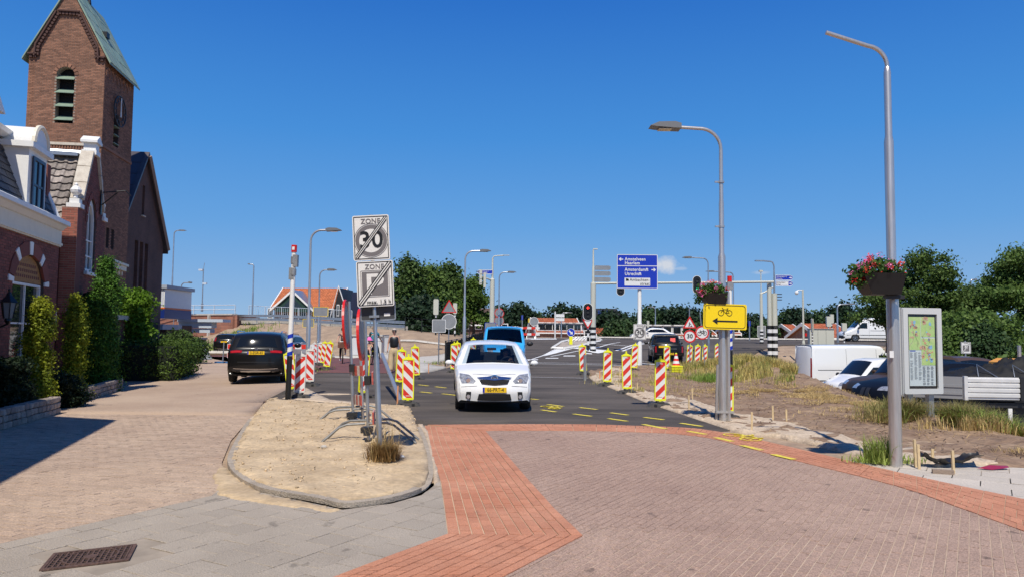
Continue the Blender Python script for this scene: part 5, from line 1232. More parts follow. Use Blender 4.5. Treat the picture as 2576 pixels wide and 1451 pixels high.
grassfield('tall_dry_grass',[(9.6,30,1.5,4.5,.45),(10.2,26,1.0,2.2,.2),(10.4,35,1.6,3,.15),(gx(1735,35),35,1.0,1.6,.12),(8.2,27.5,.9,2.2,.08),(8.6,33,1.6,3.5,.2)],30000,.34,.016,m_dryg,dz=.02)
grassfield('green_grass',[(10.2,25.2,1.0,1.8,.3),(9.9,21.2,.7,1.5,.18),(gx(1785,27),27,.7,1.4,.17),(gx(1745,33),33,.6,.8,.07),(9.3,30.5,1.4,4.0,.35),(9.6,18.6,.5,1.0,.08)],17000,.24,.015,m_grass,dz=.02)
grassfield('verge_grass',[(gx(1610,24.5),24.5,1.4,.8,.35),(gx(1560,28),28,1.0,1.2,.2),(gx(1700,28),28,1.6,1.0,.3),(gx(1640,22),22,.9,.5,.15)],5000,.15,.012,m_dryg,dz=.02)
grassfield('straw_litter',[(7.2,21.5,2.5,1.3,.25),(8.6,18.5,1.2,1.6,.3),(8.0,15.5,1.6,2.4,.15),(8.0,23,2,2.0,.2),(8.2,10.9,.8,.4,.10),(8.2,22.5,2.2,.8,.35),(9.0,20.5,1.2,.8,.25)],14000,.08,.010,m_straw,lean=2.2,dz=.05)
grassfield('ditch_weeds',[(gx(2370,14.6),14.6,1.0,.5,.3),(gx(2470,14.2),14.2,1.2,.5,.3),(gx(2575,13.8),13.8,1.2,.5,.25),(gx(2290,15.2),15.2,.6,.5,.15)],3500,.38,.011,m_grass,dz=.05,lean=1.2)
grassfield('brown_weeds',[(gx(2300,15.2),15.2,.7,.6,.4),(gx(2420,14.6),14.6,1.5,.6,.6)],11000,.42,.010,leafmat('brown_weed',(.32,.24,.10),(.20,.22,.06)),dz=.05,lean=.9)
grassfield('dry_weeds',[(gx(2390,14.3),14.3,1.2,.35,.4),(gx(2530,13.7),13.7,1.3,.35,.35),(gx(2290,15.0),15.0,.6,.35,.25)],8000,.26,.014,m_straw,dz=.03)
grassfield('slope_grass',[(gx(560,70),70,3,3.5,.3),(gx(600,74),74,3,3,.3),(gx(520,66),66,2.5,3,.25),(gx(655,79),79,1.5,1,.15)],5000,.28,.05,m_grass)
grassfield('verge_weeds',[(gx(1150,38),38,.8,3,.3),(gx(1080,36),36,.8,1.5,.3),(gx(790,30),30,.6,1.5,.4)],600,.12,.02,m_grass)
tf=thing('grass_tuft','bright green tuft of tall grass at the foot of the near lamp post','grass tuft',gp(2212,10.15,1150))
pts=rng.normal(0,1,(300,2))*np.array([.09,.08]);V,F=blades(np.column_stack([pts,np.full(len(pts),.03)]),.33,.012,.5);raw('blades',V,F,m_grass,tf,rnd=np.repeat(rng.random(300),2))
pts=rng.normal(0,1,(500,2))*np.array([.22,.08])+np.array([.05,-.02]);V,F=blades(np.column_stack([pts,np.full(len(pts),.03)]),.10,.012,.8);raw('low_blades',V,F,m_grass,tf,rnd=np.repeat(rng.random(500),2))
td=thing('dry_grass_clump','brown dried grass clump at the foot of the leaning zone sign post','grass tuft',gp(965,9.75,1165))
pts=rng.normal(0,1,(1500,2))*np.array([.075,.07]);V,F=blades(np.column_stack([pts,np.full(len(pts),.06)]),.23,.008,.8)
raw('blades',V,F,leafmat('brown_straw',(.27,.16,.06),(.36,.24,.10)),td,rnd=np.repeat(rng.random(1500),2))
pts=rng.normal(0,1,(130,2))*np.array([.10,.09]);V,F=blades(np.column_stack([pts,np.full(len(pts),.06)]),.52,.005,.75);raw('long_stalks',V,F,m_straw,td,rnd=np.repeat(rng.random(130),2))
def pebbles(name,pts,smin,smax,m):
 V,F,Rn=[],[],[]
 for(x,y,z)in pts:
  s=random.uniform(smin,smax);k=len(V);o=[(1,0,0),(0,1,0),(-1,0,0),(0,-1,0),(0,0,.6),(0,0,-.6)]
  a=random.uniform(0,6);ca,sa=math.cos(a),math.sin(a)
  for q in o:j=[random.uniform(.7,1.2)for _ in range(3)];V.append((x+s*(q[0]*ca*j[0]-q[1]*sa*.7),y+s*(q[0]*sa*j[1]+q[1]*ca*.7),z+s*q[2]*j[2]))
  F+=[[k+a_,k+b_,k+4]for a_,b_ in((0,1),(1,2),(2,3),(3,0))]+[[k+b_,k+a_,k+5]for a_,b_ in((0,1),(1,2),(2,3),(3,0))];Rn+=[random.random()]*8
 return raw(name,V,F,m,rnd=Rn,kind='stuff')
pp=[(random.uniform(-5.5,-1.5),random.uniform(7.9,18),0)for _ in range(1500)]
pebbles('sand_clods',[(x,y,Z(x,y)+.05+bsand(x,y))for x,y,_ in pp if inside((x,y),island)],.004,.03,mat('clod',(.52,.39,.24),.95,rnd=.35))
pp=[(random.uniform(3,12),random.uniform(9,34))for _ in range(9000)]
pebbles('soil_clods',[(x,y,Z(x,y)+.045+bsoil(x,y))for x,y in pp if inside((x,y),verge)and noise.noise(Vector((x*.8,y*.8,5)))>.08],.006,.032,mat('soil_clod',(.25,.17,.12),.95,rnd=.35))
def twigs(name,n,area,poly,fz,m,L=(.08,.3),r=(.002,.006)):
 V,F=[],[]
 for _ in range(n):
  x,y=random.uniform(*area[0]),random.uniform(*area[1])
  if not inside((x,y),poly):continue
  a=random.uniform(0,6.3);l_=random.uniform(*L);rr_=random.uniform(*r);k=len(V);p=[]
  for i in range(4):
   t=i/3;a+=random.uniform(-.5,.5);x1,y1=x+math.cos(a)*l_*t,y+math.sin(a)*l_*t;p.append(Vector((x1,y1,Z(x1,y1)+fz(x1,y1)+.01+random.uniform(0,.03)*math.sin(math.pi*t))))
  for q in p:V+=[tuple(q+Vector((rr_,0,0))),tuple(q+Vector((-rr_*.5,rr_*.8,rr_*.5))),tuple(q+Vector((-rr_*.5,-rr_*.8,rr_*.7)))]
  for i in range(3):
   for j in range(3):F.append([k+i*3+j,k+i*3+(j+1)%3,k+i*3+3+(j+1)%3,k+i*3+3+j])
 return raw(name,V,F,m,kind='stuff')
twigs('dead_roots',900,((3,10.5),(9,26)),verge,lambda x,y:.03+bsoil(x,y),mat('dead_root',(.09,.06,.045),.9),L=(.1,.4))
twigs('loose_straw',1500,((3,10.5),(9,30)),verge,lambda x,y:.03+bsoil(x,y),m_straw,L=(.1,.35),r=(.001,.003))
twigs('sand_litter',160,((-5,-1.5),(8,17)),island,lambda x,y:.048+bsand(x,y),m_bark,L=(.03,.14),r=(.001,.004))
m_rubber=mat('rubber',(.018,.018,.018),.85)
m_rim=mat('alloy',(.5,.5,.5),.3,metal=.9)
m_chrome=mat('chrome',(.75,.76,.78),.12,metal=1.)
m_cwhite=mat('white_car_paint',(.80,.80,.78),.28,coat=.8)
m_cblack=mat('black_car_paint',(.007,.007,.007),.3,coat=.35,spec=.3)
m_trim=mat('black_plastic',(.02,.02,.021),.5)
m_tail=mat('red_lamp_glass',(.30,.008,.008),.12,coat=.6)
m_lamp=mat('clear_lamp_glass',(.62,.63,.64),.2,metal=.5,coat=.6,var=.6,vs_=22)
m_ygl=mat('plate_yellow',(.80,.50,.01),.45)
m_tint=mat('tinted_glass',(.008,.010,.011),.05,spec=.5,coat=.2)
m_clear=glassmat('windscreen_glass')
m_int=mat('car_interior',(.018,.018,.02),.8)
def crom(P,s):
 i=int(min(max(math.floor(s),0),len(P)-2));t=s-i
 p=[Vector(P[max(0,min(len(P)-1,j))])for j in(i-1,i,i+1,i+2)]
 m1,m2=(p[2]-p[0])*.35,(p[3]-p[1])*.35
 return(2*t**3-3*t*t+1)*p[1]+(t**3-2*t*t+t)*m1+(-2*t**3+3*t*t)*p[2]+(t**3-t*t)*m2
class Car:
 """body = side silhouette (x forward, z up) swept across the width, rounded towards its outline and tapering in plan"""
 def __init__(c,name,label,loc,heading,W,top,axles,rw,paint,belt,group=None,sill=.22,tumble=.20,nose=.16,tail=.10,cat='car',crown=.05,holes=(),sport=0):
  c.root=thing(name,label,cat,loc,heading,group);c.W,c.top,c.belt,c.tumble=W,top,belt,tumble
  c.x0,c.x1=min(p[0]for p in top),max(p[0]for p in top);c.H=max(p[1]for p in top);c.nose,c.tail,c.crown=nose,tail,crown
  c.n=len(top);sub=5;c.S=[i/sub for i in range((c.n-1)*sub+1)];c.out=[tuple(crom(top,s))for s in c.S]
  bot=[]
  for ax in sorted(axles,reverse=True):
   r=rw*1.16;bot+=[(ax+r*math.cos(a),rw+r*math.sin(a))for a in[math.acos(max(-1,min(1,1)))+math.pi*i/10 for i in range(11)]]
  bot=[(x,max(z,sill))for x,z in bot]
  poly=c.out+[(c.x1-.12,sill)]+bot+[(c.x0+.12,sill)]
  cl=[];
  for p in poly:
   if not cl or math.dist(p,cl[-1])>.004:cl.append(p)
  c.poly=cl;c.outv=np.array(c.out)
  bm=bmesh.new();bm.faces.new([bm.verts.new((x,0,z))for x,z in cl]);bmesh.ops.triangulate(bm,faces=bm.faces[:])
  for ax,lo,hi,st in((0,c.x0,c.x1,.14),(2,0,c.H,.09)):
   v=lo+st
   while v<hi:
    no=(1,0,0)if ax==0 else(0,0,1);co=(v,0,0)if ax==0 else(0,0,v)
    bmesh.ops.bisect_plane(bm,geom=bm.verts[:]+bm.edges[:]+bm.faces[:],plane_co=co,plane_no=no,dist=1e-5);v+=st
  bm.verts.index_update();vs=[(v.co.x,v.co.z)for v in bm.verts];fs=[[v.index for v in f.verts]for f in bm.faces];bm.free()
  mb=MB();ys=[c.yw(x,z)for x,z in vs]
  for sg in(1,-1):mb.add([(x,sg*y,z)for(x,z),y in zip(vs,ys)],fs)
  T=[-1,-.92,-.75,-.5,0,.5,.75,.92,1];grid=[[tuple(c.P(s,t))for t in T]for s in c.S]
  vv=[p for g_ in grid for p in g_];ff=[];k=len(T)
  for i in range(len(c.S)-1):
   sm=(c.S[i]+c.S[i+1])/2
   for j in range(k-1):
    tm=(T[j]+T[j+1])/2
    if any(a<sm<b and abs(tm)<w for a,b,w in holes):continue
    ff.append((i*k+j,i*k+j+1,(i+1)*k+j+1,(i+1)*k+j))
  mb.add(vv,ff);body=mb.mesh('body',paint,False);bm=bmesh.new();bm.from_mesh(body);bmesh.ops.remove_doubles(bm,verts=bm.verts,dist=.003);bmesh.ops.recalc_face_normals(bm,faces=bm.faces);bm.to_mesh(body);bm.free()
  body.polygons.foreach_set('use_smooth',[True]*len(body.polygons));body.set_sharp_from_angle(angle=R(38));c.body=link('body',body,c.root)
  mb=MB();mb.b2((c.x0+.3,-W/2+.12,sill-.04),(c.x1-.3,W/2-.12,sill+.03));mb.b2((min(axles)-rw*1.3,-W/2+.25,rw*.6),(min(axles)+rw*1.3,W/2-.25,rw*1.9));mb.b2((max(axles)-rw*1.3,-W/2+.25,rw*.6),(max(axles)+rw*1.3,W/2-.25,rw*1.9));mb.build('underbody',m_trim,c.root)
  for ax in axles:
   for sg in(1,-1):c.wheel(ax,sg*(W/2-.145),rw,sg)
 def dist(c,x,z):
  d=9.
  a,b=c.outv[:-1],c.outv[1:];ab=b-a;t=np.clip(((np.array([x,z])-a)*ab).sum(1)/np.maximum((ab*ab).sum(1),1e-9),0,1)
  return float(np.sqrt((((a+ab*t[:,None])-np.array([x,z]))**2).sum(1)).min())
 def yw(c,x,z):
  f=(x-(c.x0+c.x1)/2)/((c.x1-c.x0)/2);y=c.W/2
  y*=1-(c.nose if f>0 else c.tail)*abs(f)**3.5
  if z>c.belt:y*=1-c.tumble*((z-c.belt)/(c.H-c.belt))
  if z<.45:y*=1-.05*((.45-z)/.3)
  return y-.055*math.exp(-(c.dist(x,z)/.045)**2)
 def P(c,s,t,off=0.):
  p=crom(c.top,s);q=crom(c.top,min(s+.02,c.n-1))-crom(c.top,max(s-.02,0));q.normalize();n=Vector((-q.y,q.x))
  if n.y<0 and abs(n.y)>.3:n=-n
  if(p.x>(c.x0+c.x1)/2)==(n.x<0)and abs(n.y)<=.3:n=-n
  cr=(c.crown+.09*abs(n.x)**2)*(1-abs(t)**2.6)+off;y=c.yw(p.x,p.y)*t
  return Vector((p.x+n.x*cr,y,p.y+n.y*cr))
 def wheel(c,x,y,r,sg):
  m=MB();w_=.11
  m.lathe([(r*.66,-w_),(r*.93,-w_),(r,-w_*.7),(r,w_*.7),(r*.93,w_),(r*.66,w_)],24,(x,y,r),'Y');wo=m.build('wheel',m_rubber,c.root,smooth=True)
  m=MB();ye=sg*w_*.75;m.lathe([(r*.66,-w_),(r*.66,w_),(r*.60,w_)]if sg>0 else[(r*.66,w_),(r*.66,-w_),(r*.6,-w_)],24,(x,y,r),'Y');m.lathe([(0,ye),(r*.16,ye),(r*.16,ye*.6),(0,ye*.6)],10,(x,y,r),'Y')
  for i in range(5):
   a=2*math.pi*i/5+.3;u=Vector((math.cos(a),0,math.sin(a)));cc=Vector((x,y+ye*.8,r))+u*r*.38;m.box(tuple(cc),(r*.56,.02,r*.13),rot=Matrix.Rotation(-a,3,'Y'))
  m.build('rim',m_rim,wo);m=MB();m.lathe([(0,0),(r*.6,0)],20,(x,y,r),'Y');m.build('brake_disc',m_trim,wo)
 def patch(c,name,m,poly,off=.006,th=.0,parent=None,step=.12):
  """thin panel that follows the wrap-round surface; poly in (s, t)"""
  pts,tr=tess(poly);bm=bmesh.new();vs=[bm.verts.new((a,b,0))for a,b in pts]
  for t in tr:
   try:bm.faces.new([vs[i]for i in t])
   except ValueError:pass
  for ax in(0,1):
   lo,hi=min(p[ax]for p in poly),max(p[ax]for p in poly);v=lo+step
   while v<hi:bmesh.ops.bisect_plane(bm,geom=bm.verts[:]+bm.edges[:]+bm.faces[:],plane_co=(v,0,0)if ax==0 else(0,v,0),plane_no=(1,0,0)if ax==0 else(0,1,0),dist=1e-5);v+=step
  for v in bm.verts:v.co=c.P(v.co.x,v.co.y,off)
  me=bpy.data.meshes.new(name);bm.to_mesh(me);bm.free();me.materials.append(m);me.polygons.foreach_set('use_smooth',[True]*len(me.polygons));return link(name,me,parent or c.root)
 def side(c,name,m,poly,off=.006,both=True,parent=None):
  for sg in((1,-1)if both is True else(both,)):
   bm=bmesh.new();bm.faces.new([bm.verts.new((x,0,z))for x,z in ccw(list(poly))]);bmesh.ops.triangulate(bm,faces=bm.faces[:])
   for ax,st in((0,.12),(2,.07)):
    k=0 if ax==0 else 1;lo,hi=min(p[k]for p in poly),max(p[k]for p in poly);v=lo+st
    while v<hi:bmesh.ops.bisect_plane(bm,geom=bm.verts[:]+bm.edges[:]+bm.faces[:],plane_co=(v,0,0)if ax==0 else(0,0,v),plane_no=(1,0,0)if ax==0 else(0,0,1),dist=1e-5);v+=st
   for v in bm.verts:v.co.y=sg*(c.yw(v.co.x,v.co.z)+off)
   me=bpy.data.meshes.new(name);bm.to_mesh(me);bm.free();me.materials.append(m);link(name,me,parent or c.root)
 def line(c,pts,m=None,r=.008,name='seam'):
  for sg in(1,-1):
   mb=MB();q=[]
   for a,b in zip(pts,pts[1:]):
    for i in range(4):t=i/4;q.append((a[0]+(b[0]-a[0])*t,a[1]+(b[1]-a[1])*t))
   q.append(pts[-1]);mb.tube([(x,sg*(c.yw(x,z)+.001),z)for x,z in q],r,4);mb.build(name,m or m_trim,c.root)
 def mirror(c,x,z,m,s=1.):
  for sg in(1,-1):
   y=sg*(c.yw(x,z)+.02);mb=MB();mb.sphere((x,y+sg*.13*s,z+.03),(.07*s,.11*s,.075*s),10,6);o=mb.build('wing_mirror',m,c.root,smooth=True)
   mb=MB();mb.tube([(x,y-sg*.03,z-.03),(x,y+sg*.08,z)],.02,5);mb.build('mirror_arm',m_trim,o)
 def plate(c,s,txt,w=.52,h=.11,m=None,tm=None,off=.02,t=0,front=True):
  p=c.P(s,t,off);n=(c.P(s,t,off+.1)-p).normalized();rz=math.atan2(n.y,n.x)
  e=thing('number_plate',None,None,p,rz);e.parent=c.root;e.rotation_euler=(0,-math.asin(max(-1,min(1,n.z)))*0,rz)
  mb=MB();mb.b2((-.004,-w/2,-h/2),(.004,w/2,h/2));mb.build('plate',m or m_ygl,e)
  mb=MB();mb.b2((.004,-w/2+.002 if True else 0,-h/2+.003),(.0055,-w/2+.045,h/2-.003));mb.build('blue_band',mat('plate_blue',(.01,.03,.35),.4),e)
  if txt:text(e,txt,h*1.02,(.006,.02,0),m_black,rot=(R(90),0,R(90)),sx=.80,bold=.0015)
  return e
cp=gp(1235,18.4)
wc=Car('white_hatchback','white hatchback with dazzling bonnet driving towards the camera on the fresh asphalt',cp+Vector((-.02,0,.01)),R(-90+4),1.77,[(-2.08,.28),(-2.13,.55),(-2.09,.85),(-1.98,1.05),(-1.72,1.34),(-1.35,1.46),(-.6,1.515),(.05,1.49),(.42,1.40),(1.12,1.02),(1.30,.965),(1.68,.88),(1.95,.77),(2.08,.62),(2.13,.45),(2.10,.27)],(-1.3,1.3),.31,m_cwhite,1.0,holes=((7.95,9.15,.80),(3.3,4.6,.7)),tumble=.24,nose=.10)
wc.patch('windscreen',m_clear,[(7.9,-.84),(9.15,-.87),(9.22,0),(9.15,.87),(7.9,.84)],.004)
wc.patch('rear_window',m_clear,[(3.3,-.72),(4.6,-.72),(4.6,.72),(3.3,.72)],.003)
wc.side('side_window',m_tint,[(-1.55,1.08),(-1.3,1.33),(-.6,1.42),(0,1.39),(.35,1.31),(.86,1.06),(.6,1.02),(-1.2,1.03)])
wc.line([(-.1,.3),(-.12,1.38)]);wc.line([(.85,.4),(.9,1.0)]);wc.mirror(.78,1.0,m_cwhite,.85)
for s in(-1,1):
 wc.patch('headlight',m_lamp,[(11.5,s*.98),(11.95,s*.74),(12.9,s*.54),(13.15,s*.60),(13.0,s*.95),(12.2,s*1.0)],.008)
 wc.patch('fog_light',m_trim,[(14.0,s*.68),(14.0,s*.82),(14.6,s*.86),(14.75,s*.72)],.008)
 p_=wc.P(14.45,s*.77,.015);mb=MB();mb.lathe([(0,.0),(.045,0),(.04,.02),(0,.02)],12,tuple(p_),'X');mb.build('fog_lens',m_lamp,wc.root)
 p_=wc.P(12.75,s*.76,.012);mb=MB();mb.lathe([(0,.0),(.06,0),(.05,.03),(0,.03)],12,tuple(p_),'X');mb.build('headlight_lens',m_chrome,wc.root)
wc.patch('upper_grille',m_dark,[(12.85,-.44),(12.75,0),(12.85,.44),(13.25,.38),(13.4,0),(13.25,-.38)],.02)
wc.patch('chrome_bar',m_chrome,[(12.55,-.52),(12.50,-.2),(12.35,0),(12.50,.2),(12.55,.52),(12.75,.42),(12.95,0),(12.75,-.42)],.03)
p_=wc.P(12.68,0,.03);mb=MB();mb.lathe([(.075,-.01),(.075,.01),(.06,.012),(.06,-.01)],20,tuple(p_),'X');mb.tube([p_+Vector((.012,.05*math.cos(t),.02*math.sin(t)+.018))for t in[i*math.pi/6 for i in range(13)]],.008,4);mb.tube([p_+Vector((.012,.02*math.cos(t),.045*math.sin(t)))for t in[i*math.pi/6 for i in range(13)]],.008,4);mb.build('badge',m_chrome,wc.root)
mb=MB();mb.lathe([(0,.003),(.06,.003)],20,tuple(p_),'X');mb.build('badge_field',mat('badge_blue',(.01,.05,.35),.2),wc.root)
wc.patch('lower_grille',m_trim,[(14.15,-.46),(14.1,0),(14.15,.46),(14.75,.52),(14.8,0),(14.75,-.52)],.022)
for i in range(5):wc.patch('grille_bar',mat('grille_grey',(.03,.03,.03),.4),[(14.2+i*.12,-.46),(14.2+i*.12,.46),(14.23+i*.12,.46),(14.23+i*.12,-.46)],.028)
wc.plate(13.85,'66-PRT-4',off=.035)
wc.patch('bonnet_seam',mat('seam_grey',(.12,.12,.12),.6),[(11.9,-.62),(12.15,-.3),(12.2,0),(12.15,.3),(11.9,.62),(11.95,.62),(12.2,.3),(12.26,0),(12.2,-.3),(11.95,-.62)],.003)
wc.patch('wiper',m_trim,[(9.0,-.55),(9.05,.0),(9.12,.0),(9.09,-.55)],.02);wc.patch('wiper',m_trim,[(9.0,.1),(9.05,.7),(9.12,.7),(9.09,.1)],.02)
wc.patch('bumper_seam',MATS['seam_grey'],[(13.42,-.97),(13.42,-.5),(13.455,-.5),(13.455,-.97)],.004);wc.patch('bumper_seam',MATS['seam_grey'],[(13.42,.97),(13.42,.5),(13.455,.5),(13.455,.97)],.004)
wc.patch('front_lip',m_trim,[(14.9,-.8),(14.9,.8),(15,.8),(15,-.8)],.01)
def interior(c,xd,xr,zf,zd,zs,wheel_y,seats=((.0,.38),(.0,-.38)),m=m_int):
 mb=MB();mb.b2((xr,-c.W/2+.18,zf),(xd,c.W/2-.18,zf+.05));mb.box((xd+.12,0,zd-.12),(.35,c.W-.42,.22));mb.build('dashboard',m,c.root)
 for sx,sy in seats:
  mb=MB();mb.box((xd-.75+sx,sy,zf+.35),(.45,.46,.18));mb.box((xd-.98+sx,sy,zs-.32),(.13,.44,.6),rot=Matrix.Rotation(-.2,3,'Y'));mb.box((xd-1.05+sx,sy,zs+.05),(.1,.26,.17));mb.build('seat',m,c.root)
 mb=MB();cc=Vector((xd-.18,wheel_y,zd-.02));mb.tube([cc+Vector((.06*math.sin(t),.18*math.cos(t),.17*math.sin(t)))for t in[i*math.pi/10 for i in range(21)]],.014,5);mb.tube([cc+Vector((0,-.18,0)),cc+Vector((0,.18,0))],.02,5);mb.build('steering_wheel',m_trim,c.root)
interior(wc,.85,-1.6,.35,1.02,1.2,.38)
mb=MB();mb.box(tuple(wc.P(8.15,0,-.08)),(.03,.22,.06));mb.build('inner_mirror',m_trim,wc.root)
vp=gp(1266,32.5)
m_cblue=mat('sky_blue_paint',(.045,.40,.80),.3,coat=.7)
bv=Car('blue_van','sky-blue small delivery van following close behind the white hatchback',vp,R(-90+2),1.83,[(a,b*.96)for a,b in((-2.15,.3),(-2.2,.8),(-2.12,1.4),(-1.98,1.78),(-1.5,1.86),(0,1.88),(.55,1.84),(.85,1.74),(1.35,1.18),(1.5,1.08),(1.95,.92),(2.12,.7),(2.15,.3))],(-1.35,1.35),.31,m_cblue,1.05,holes=((6.95,8.05,.86),),tumble=.13,cat='van')
bv.patch('windscreen',m_clear,[(6.9,-.9),(8.15,-.92),(8.15,.92),(6.9,.9)],.004);bv.side('side_window',m_tint,[(.1,1.08),(.1,1.48),(.72,1.44),(1.12,1.1)]);bv.mirror(1.05,1.08,m_trim,1.35)
bv.patch('windscreen_surround',m_trim,[(6.75,-.93),(6.75,.93),(6.92,.93),(6.92,-.93)],.006)
for i in range(6):bv.patch('roof_rib',m_cblue,[(4.2,-.75+i*.3),(5.8,-.75+i*.3),(5.8,-.70+i*.3),(4.2,-.70+i*.3)],.015)
for s in(-1,1):bv.patch('headlight',m_lamp,[(10.0,s*.95),(10.1,s*.66),(10.8,s*.66),(10.8,s*.96)],.008)
interior(bv,1.05,-.4,.45,1.05,1.2,.38)
mb=MB();mb.tube([bv.P(5.6,0,.0),bv.P(5.5,0,.35)],.006,4);mb.build('aerial',m_trim,bv.root)
def rear_suv(name,label,loc,heading,paint,W=1.94,H=1.74,L=4.85,txt='',detail=True,group=None,**k):
 h=L/2;c=Car(name,label,loc,heading,W,[(-h+.06,.32),(-h,.55),(-h+.02,.95),(-h+.12,1.10),(-h+.33,H-.15),(-h+.62,H-.04),(-.6,H),(.3,H-.03),(.75,H-.12),(1.35,1.16),(1.6,1.08),(h-.35,.98),(h-.05,.8),(h,.5),(h-.04,.3)],(-1.42,1.45),.37,paint,1.02,tumble=.19,nose=.14,tail=.10,sill=.28,**k)
 c.patch('rear_window',m_tint,[(3.12,-.80),(3.9,-.72),(3.9,.72),(3.12,.80)],.006)
 c.side('side_window',m_tint,[(-h+.62,1.16),(-h+.85,H-.2),(-.4,H-.12),(.5,H-.15),(1.15,1.16)])
 for s in(-1,1):
  c.patch('tail_light',m_tail,[(2.55,s*.97),(2.1,s*.97),(2.05,s*.55),(2.3,s*.52),(2.5,s*.72)]if detail!=2 else[(3.6,s*.98),(2.4,s*.98),(2.4,s*.8),(3.6,s*.86)],.010)
  if detail is True:c.patch('tail_lamp_bar',mat('red_glow',(.6,.02,.02),.2),[(2.18,s*.92),(2.14,s*.6),(2.2,s*.6),(2.26,s*.92)],.016)
  c.patch('exhaust',m_chrome,[(.25,s*.62),(.5,s*.62),(.5,s*.76),(.25,s*.76)],.02)
 c.patch('bumper_trim',m_trim,[(.1,-.85),(.75,-.9),(.75,.9),(.1,.85)],.006);c.patch('skid_plate',m_rim,[(.25,-.45),(.62,-.58),(.7,0),(.62,.58),(.25,.45)],.014)
 c.patch('chrome_strip',m_chrome,[(.78,-.85),(.83,-.85),(.83,.85),(.78,.85)],.012)
 c.patch('boot_seam',m_trim,[(1.35,-.7),(1.39,-.7),(1.39,.7),(1.35,.7)],.004)
 mb=MB();
 for s in(-1,1):mb.tube([(-h+.8,s*W*.36,H),(-h+1.0,s*W*.37,H+.05),(.3,s*W*.37,H+.04),(.5,s*W*.36,H-.02)],.018,5)
 mb.build('roof_rail',m_chrome if detail is True else m_trim,c.root);c.mirror(.95,1.14,paint,1.2)
 c.plate(2.0,txt,off=.03);p=c.P(2.45,0,.01);mb=MB();mb.lathe([(0,-.004),(.05,-.004),(.05,.006),(0,.006)],16,tuple(p),'X');mb.build('badge',m_chrome,c.root)
 return c
bp=gp(662,26.0)
bm_=rear_suv('black_suv','black SUV with yellow number plate stopped on the dusty street, seen from behind',bp,R(90+13),m_cblack,txt='2-ZGR-65',W=1.90,H=1.62)
for s,tx in((-.55,'X5'),):
 p=bm_.P(2.5,s,.02);o=text(bm_.root,tx,.11,p,m_chrome,rot=(R(90),0,R(-90)))
cp2=gp(581,58)
rear_suv('black_hatchback','smaller black car further off behind the barrier trestle on the left street',cp2,R(90+6),m_cblack,W=1.76,H=1.56,L=4.1,detail=2)
cp3=gp(716,44)
rear_suv('silver_car','silver car mostly hidden behind the black SUV and the striped beacons',cp3,R(90-4),mat('silver_paint',(.55,.57,.6),.3,metal=.5,coat=.8),W=1.78,H=1.6,L=4.2,detail=2)
pp_=gp(1672,46)
pk=Car('black_pickup','black double-cab pickup with yellow sticker on its tailgate, driving away',pp_,R(90-6),1.80,[(-2.55,.45),(-2.6,.6),(-2.58,1.02),(-2.54,1.08),(-2.0,1.08),(-1.05,1.08),(-.95,1.14),(-.78,1.62),(-.5,1.72),(.2,1.73),(.55,1.66),(1.2,1.16),(1.5,1.1),(2.25,1.0),(2.5,.85),(2.55,.45)],(-1.55,1.6),.38,m_cblack,1.12,sill=.42,tumble=.2,tail=.03,cat='pickup truck')
pk.patch('rear_window',m_tint,[(6.2,-.78),(6.85,-.72),(6.85,.72),(6.2,.78)],.006);pk.side('side_window',m_tint,[(-.72,1.18),(-.6,1.55),(.2,1.6),(.95,1.18)])
pk.patch('bed_cover',m_chrome,[(3.3,-.88),(4.9,-.88),(4.9,.88),(3.3,.88)],.02)
for s in(-1,1):pk.patch('tail_light',m_tail,[(1.2,s*.99),(2.0,s*.99),(2.0,s*.88),(1.2,s*.88)],.01)
p=pk.P(1.85,.42,.02);mb=MB();mb.b2((p.x-.01,p.y-.26,p.z-.055),(p.x+.005,p.y+.26,p.z+.055));mb.build('yellow_sticker',m_ygl,pk.root)
p=pk.P(1.55,.2,.02);mb=MB();mb.lathe([(.10,-.005),(.13,-.005),(.13,.005)],18,tuple(p),'X');mb.build('round_logo',m_rim,pk.root)
p=pk.P(1.6,-.25,.02);text(pk.root,'VAN DEN',.10,p,m_rim,rot=(R(90),0,R(-90)))
pk.patch('rear_bumper',m_rim,[(.2,-.9),(.75,-.95),(.85,0),(.75,.95),(.2,.9)],.05);pk.plate(1.0,'2-SWX-74',off=.06);pk.mirror(.8,1.16,m_trim,1.3)
p=pk.P(6.45,-.5,.03);mb=MB();mb.b2((p.x-.01,p.y-.15,p.z-.12),(p.x+.01,p.y+.15,p.z+.12));mb.build('red_notice',mat('red_card',(.8,.12,.1),.5),pk.root)
mb=MB();mb.tube([(-1.0,-.75,1.1),(-1.0,-.72,1.66),(-1.0,.72,1.66),(-1.0,.75,1.1)],.03,6);mb.build('roll_bar',m_trim,pk.root)
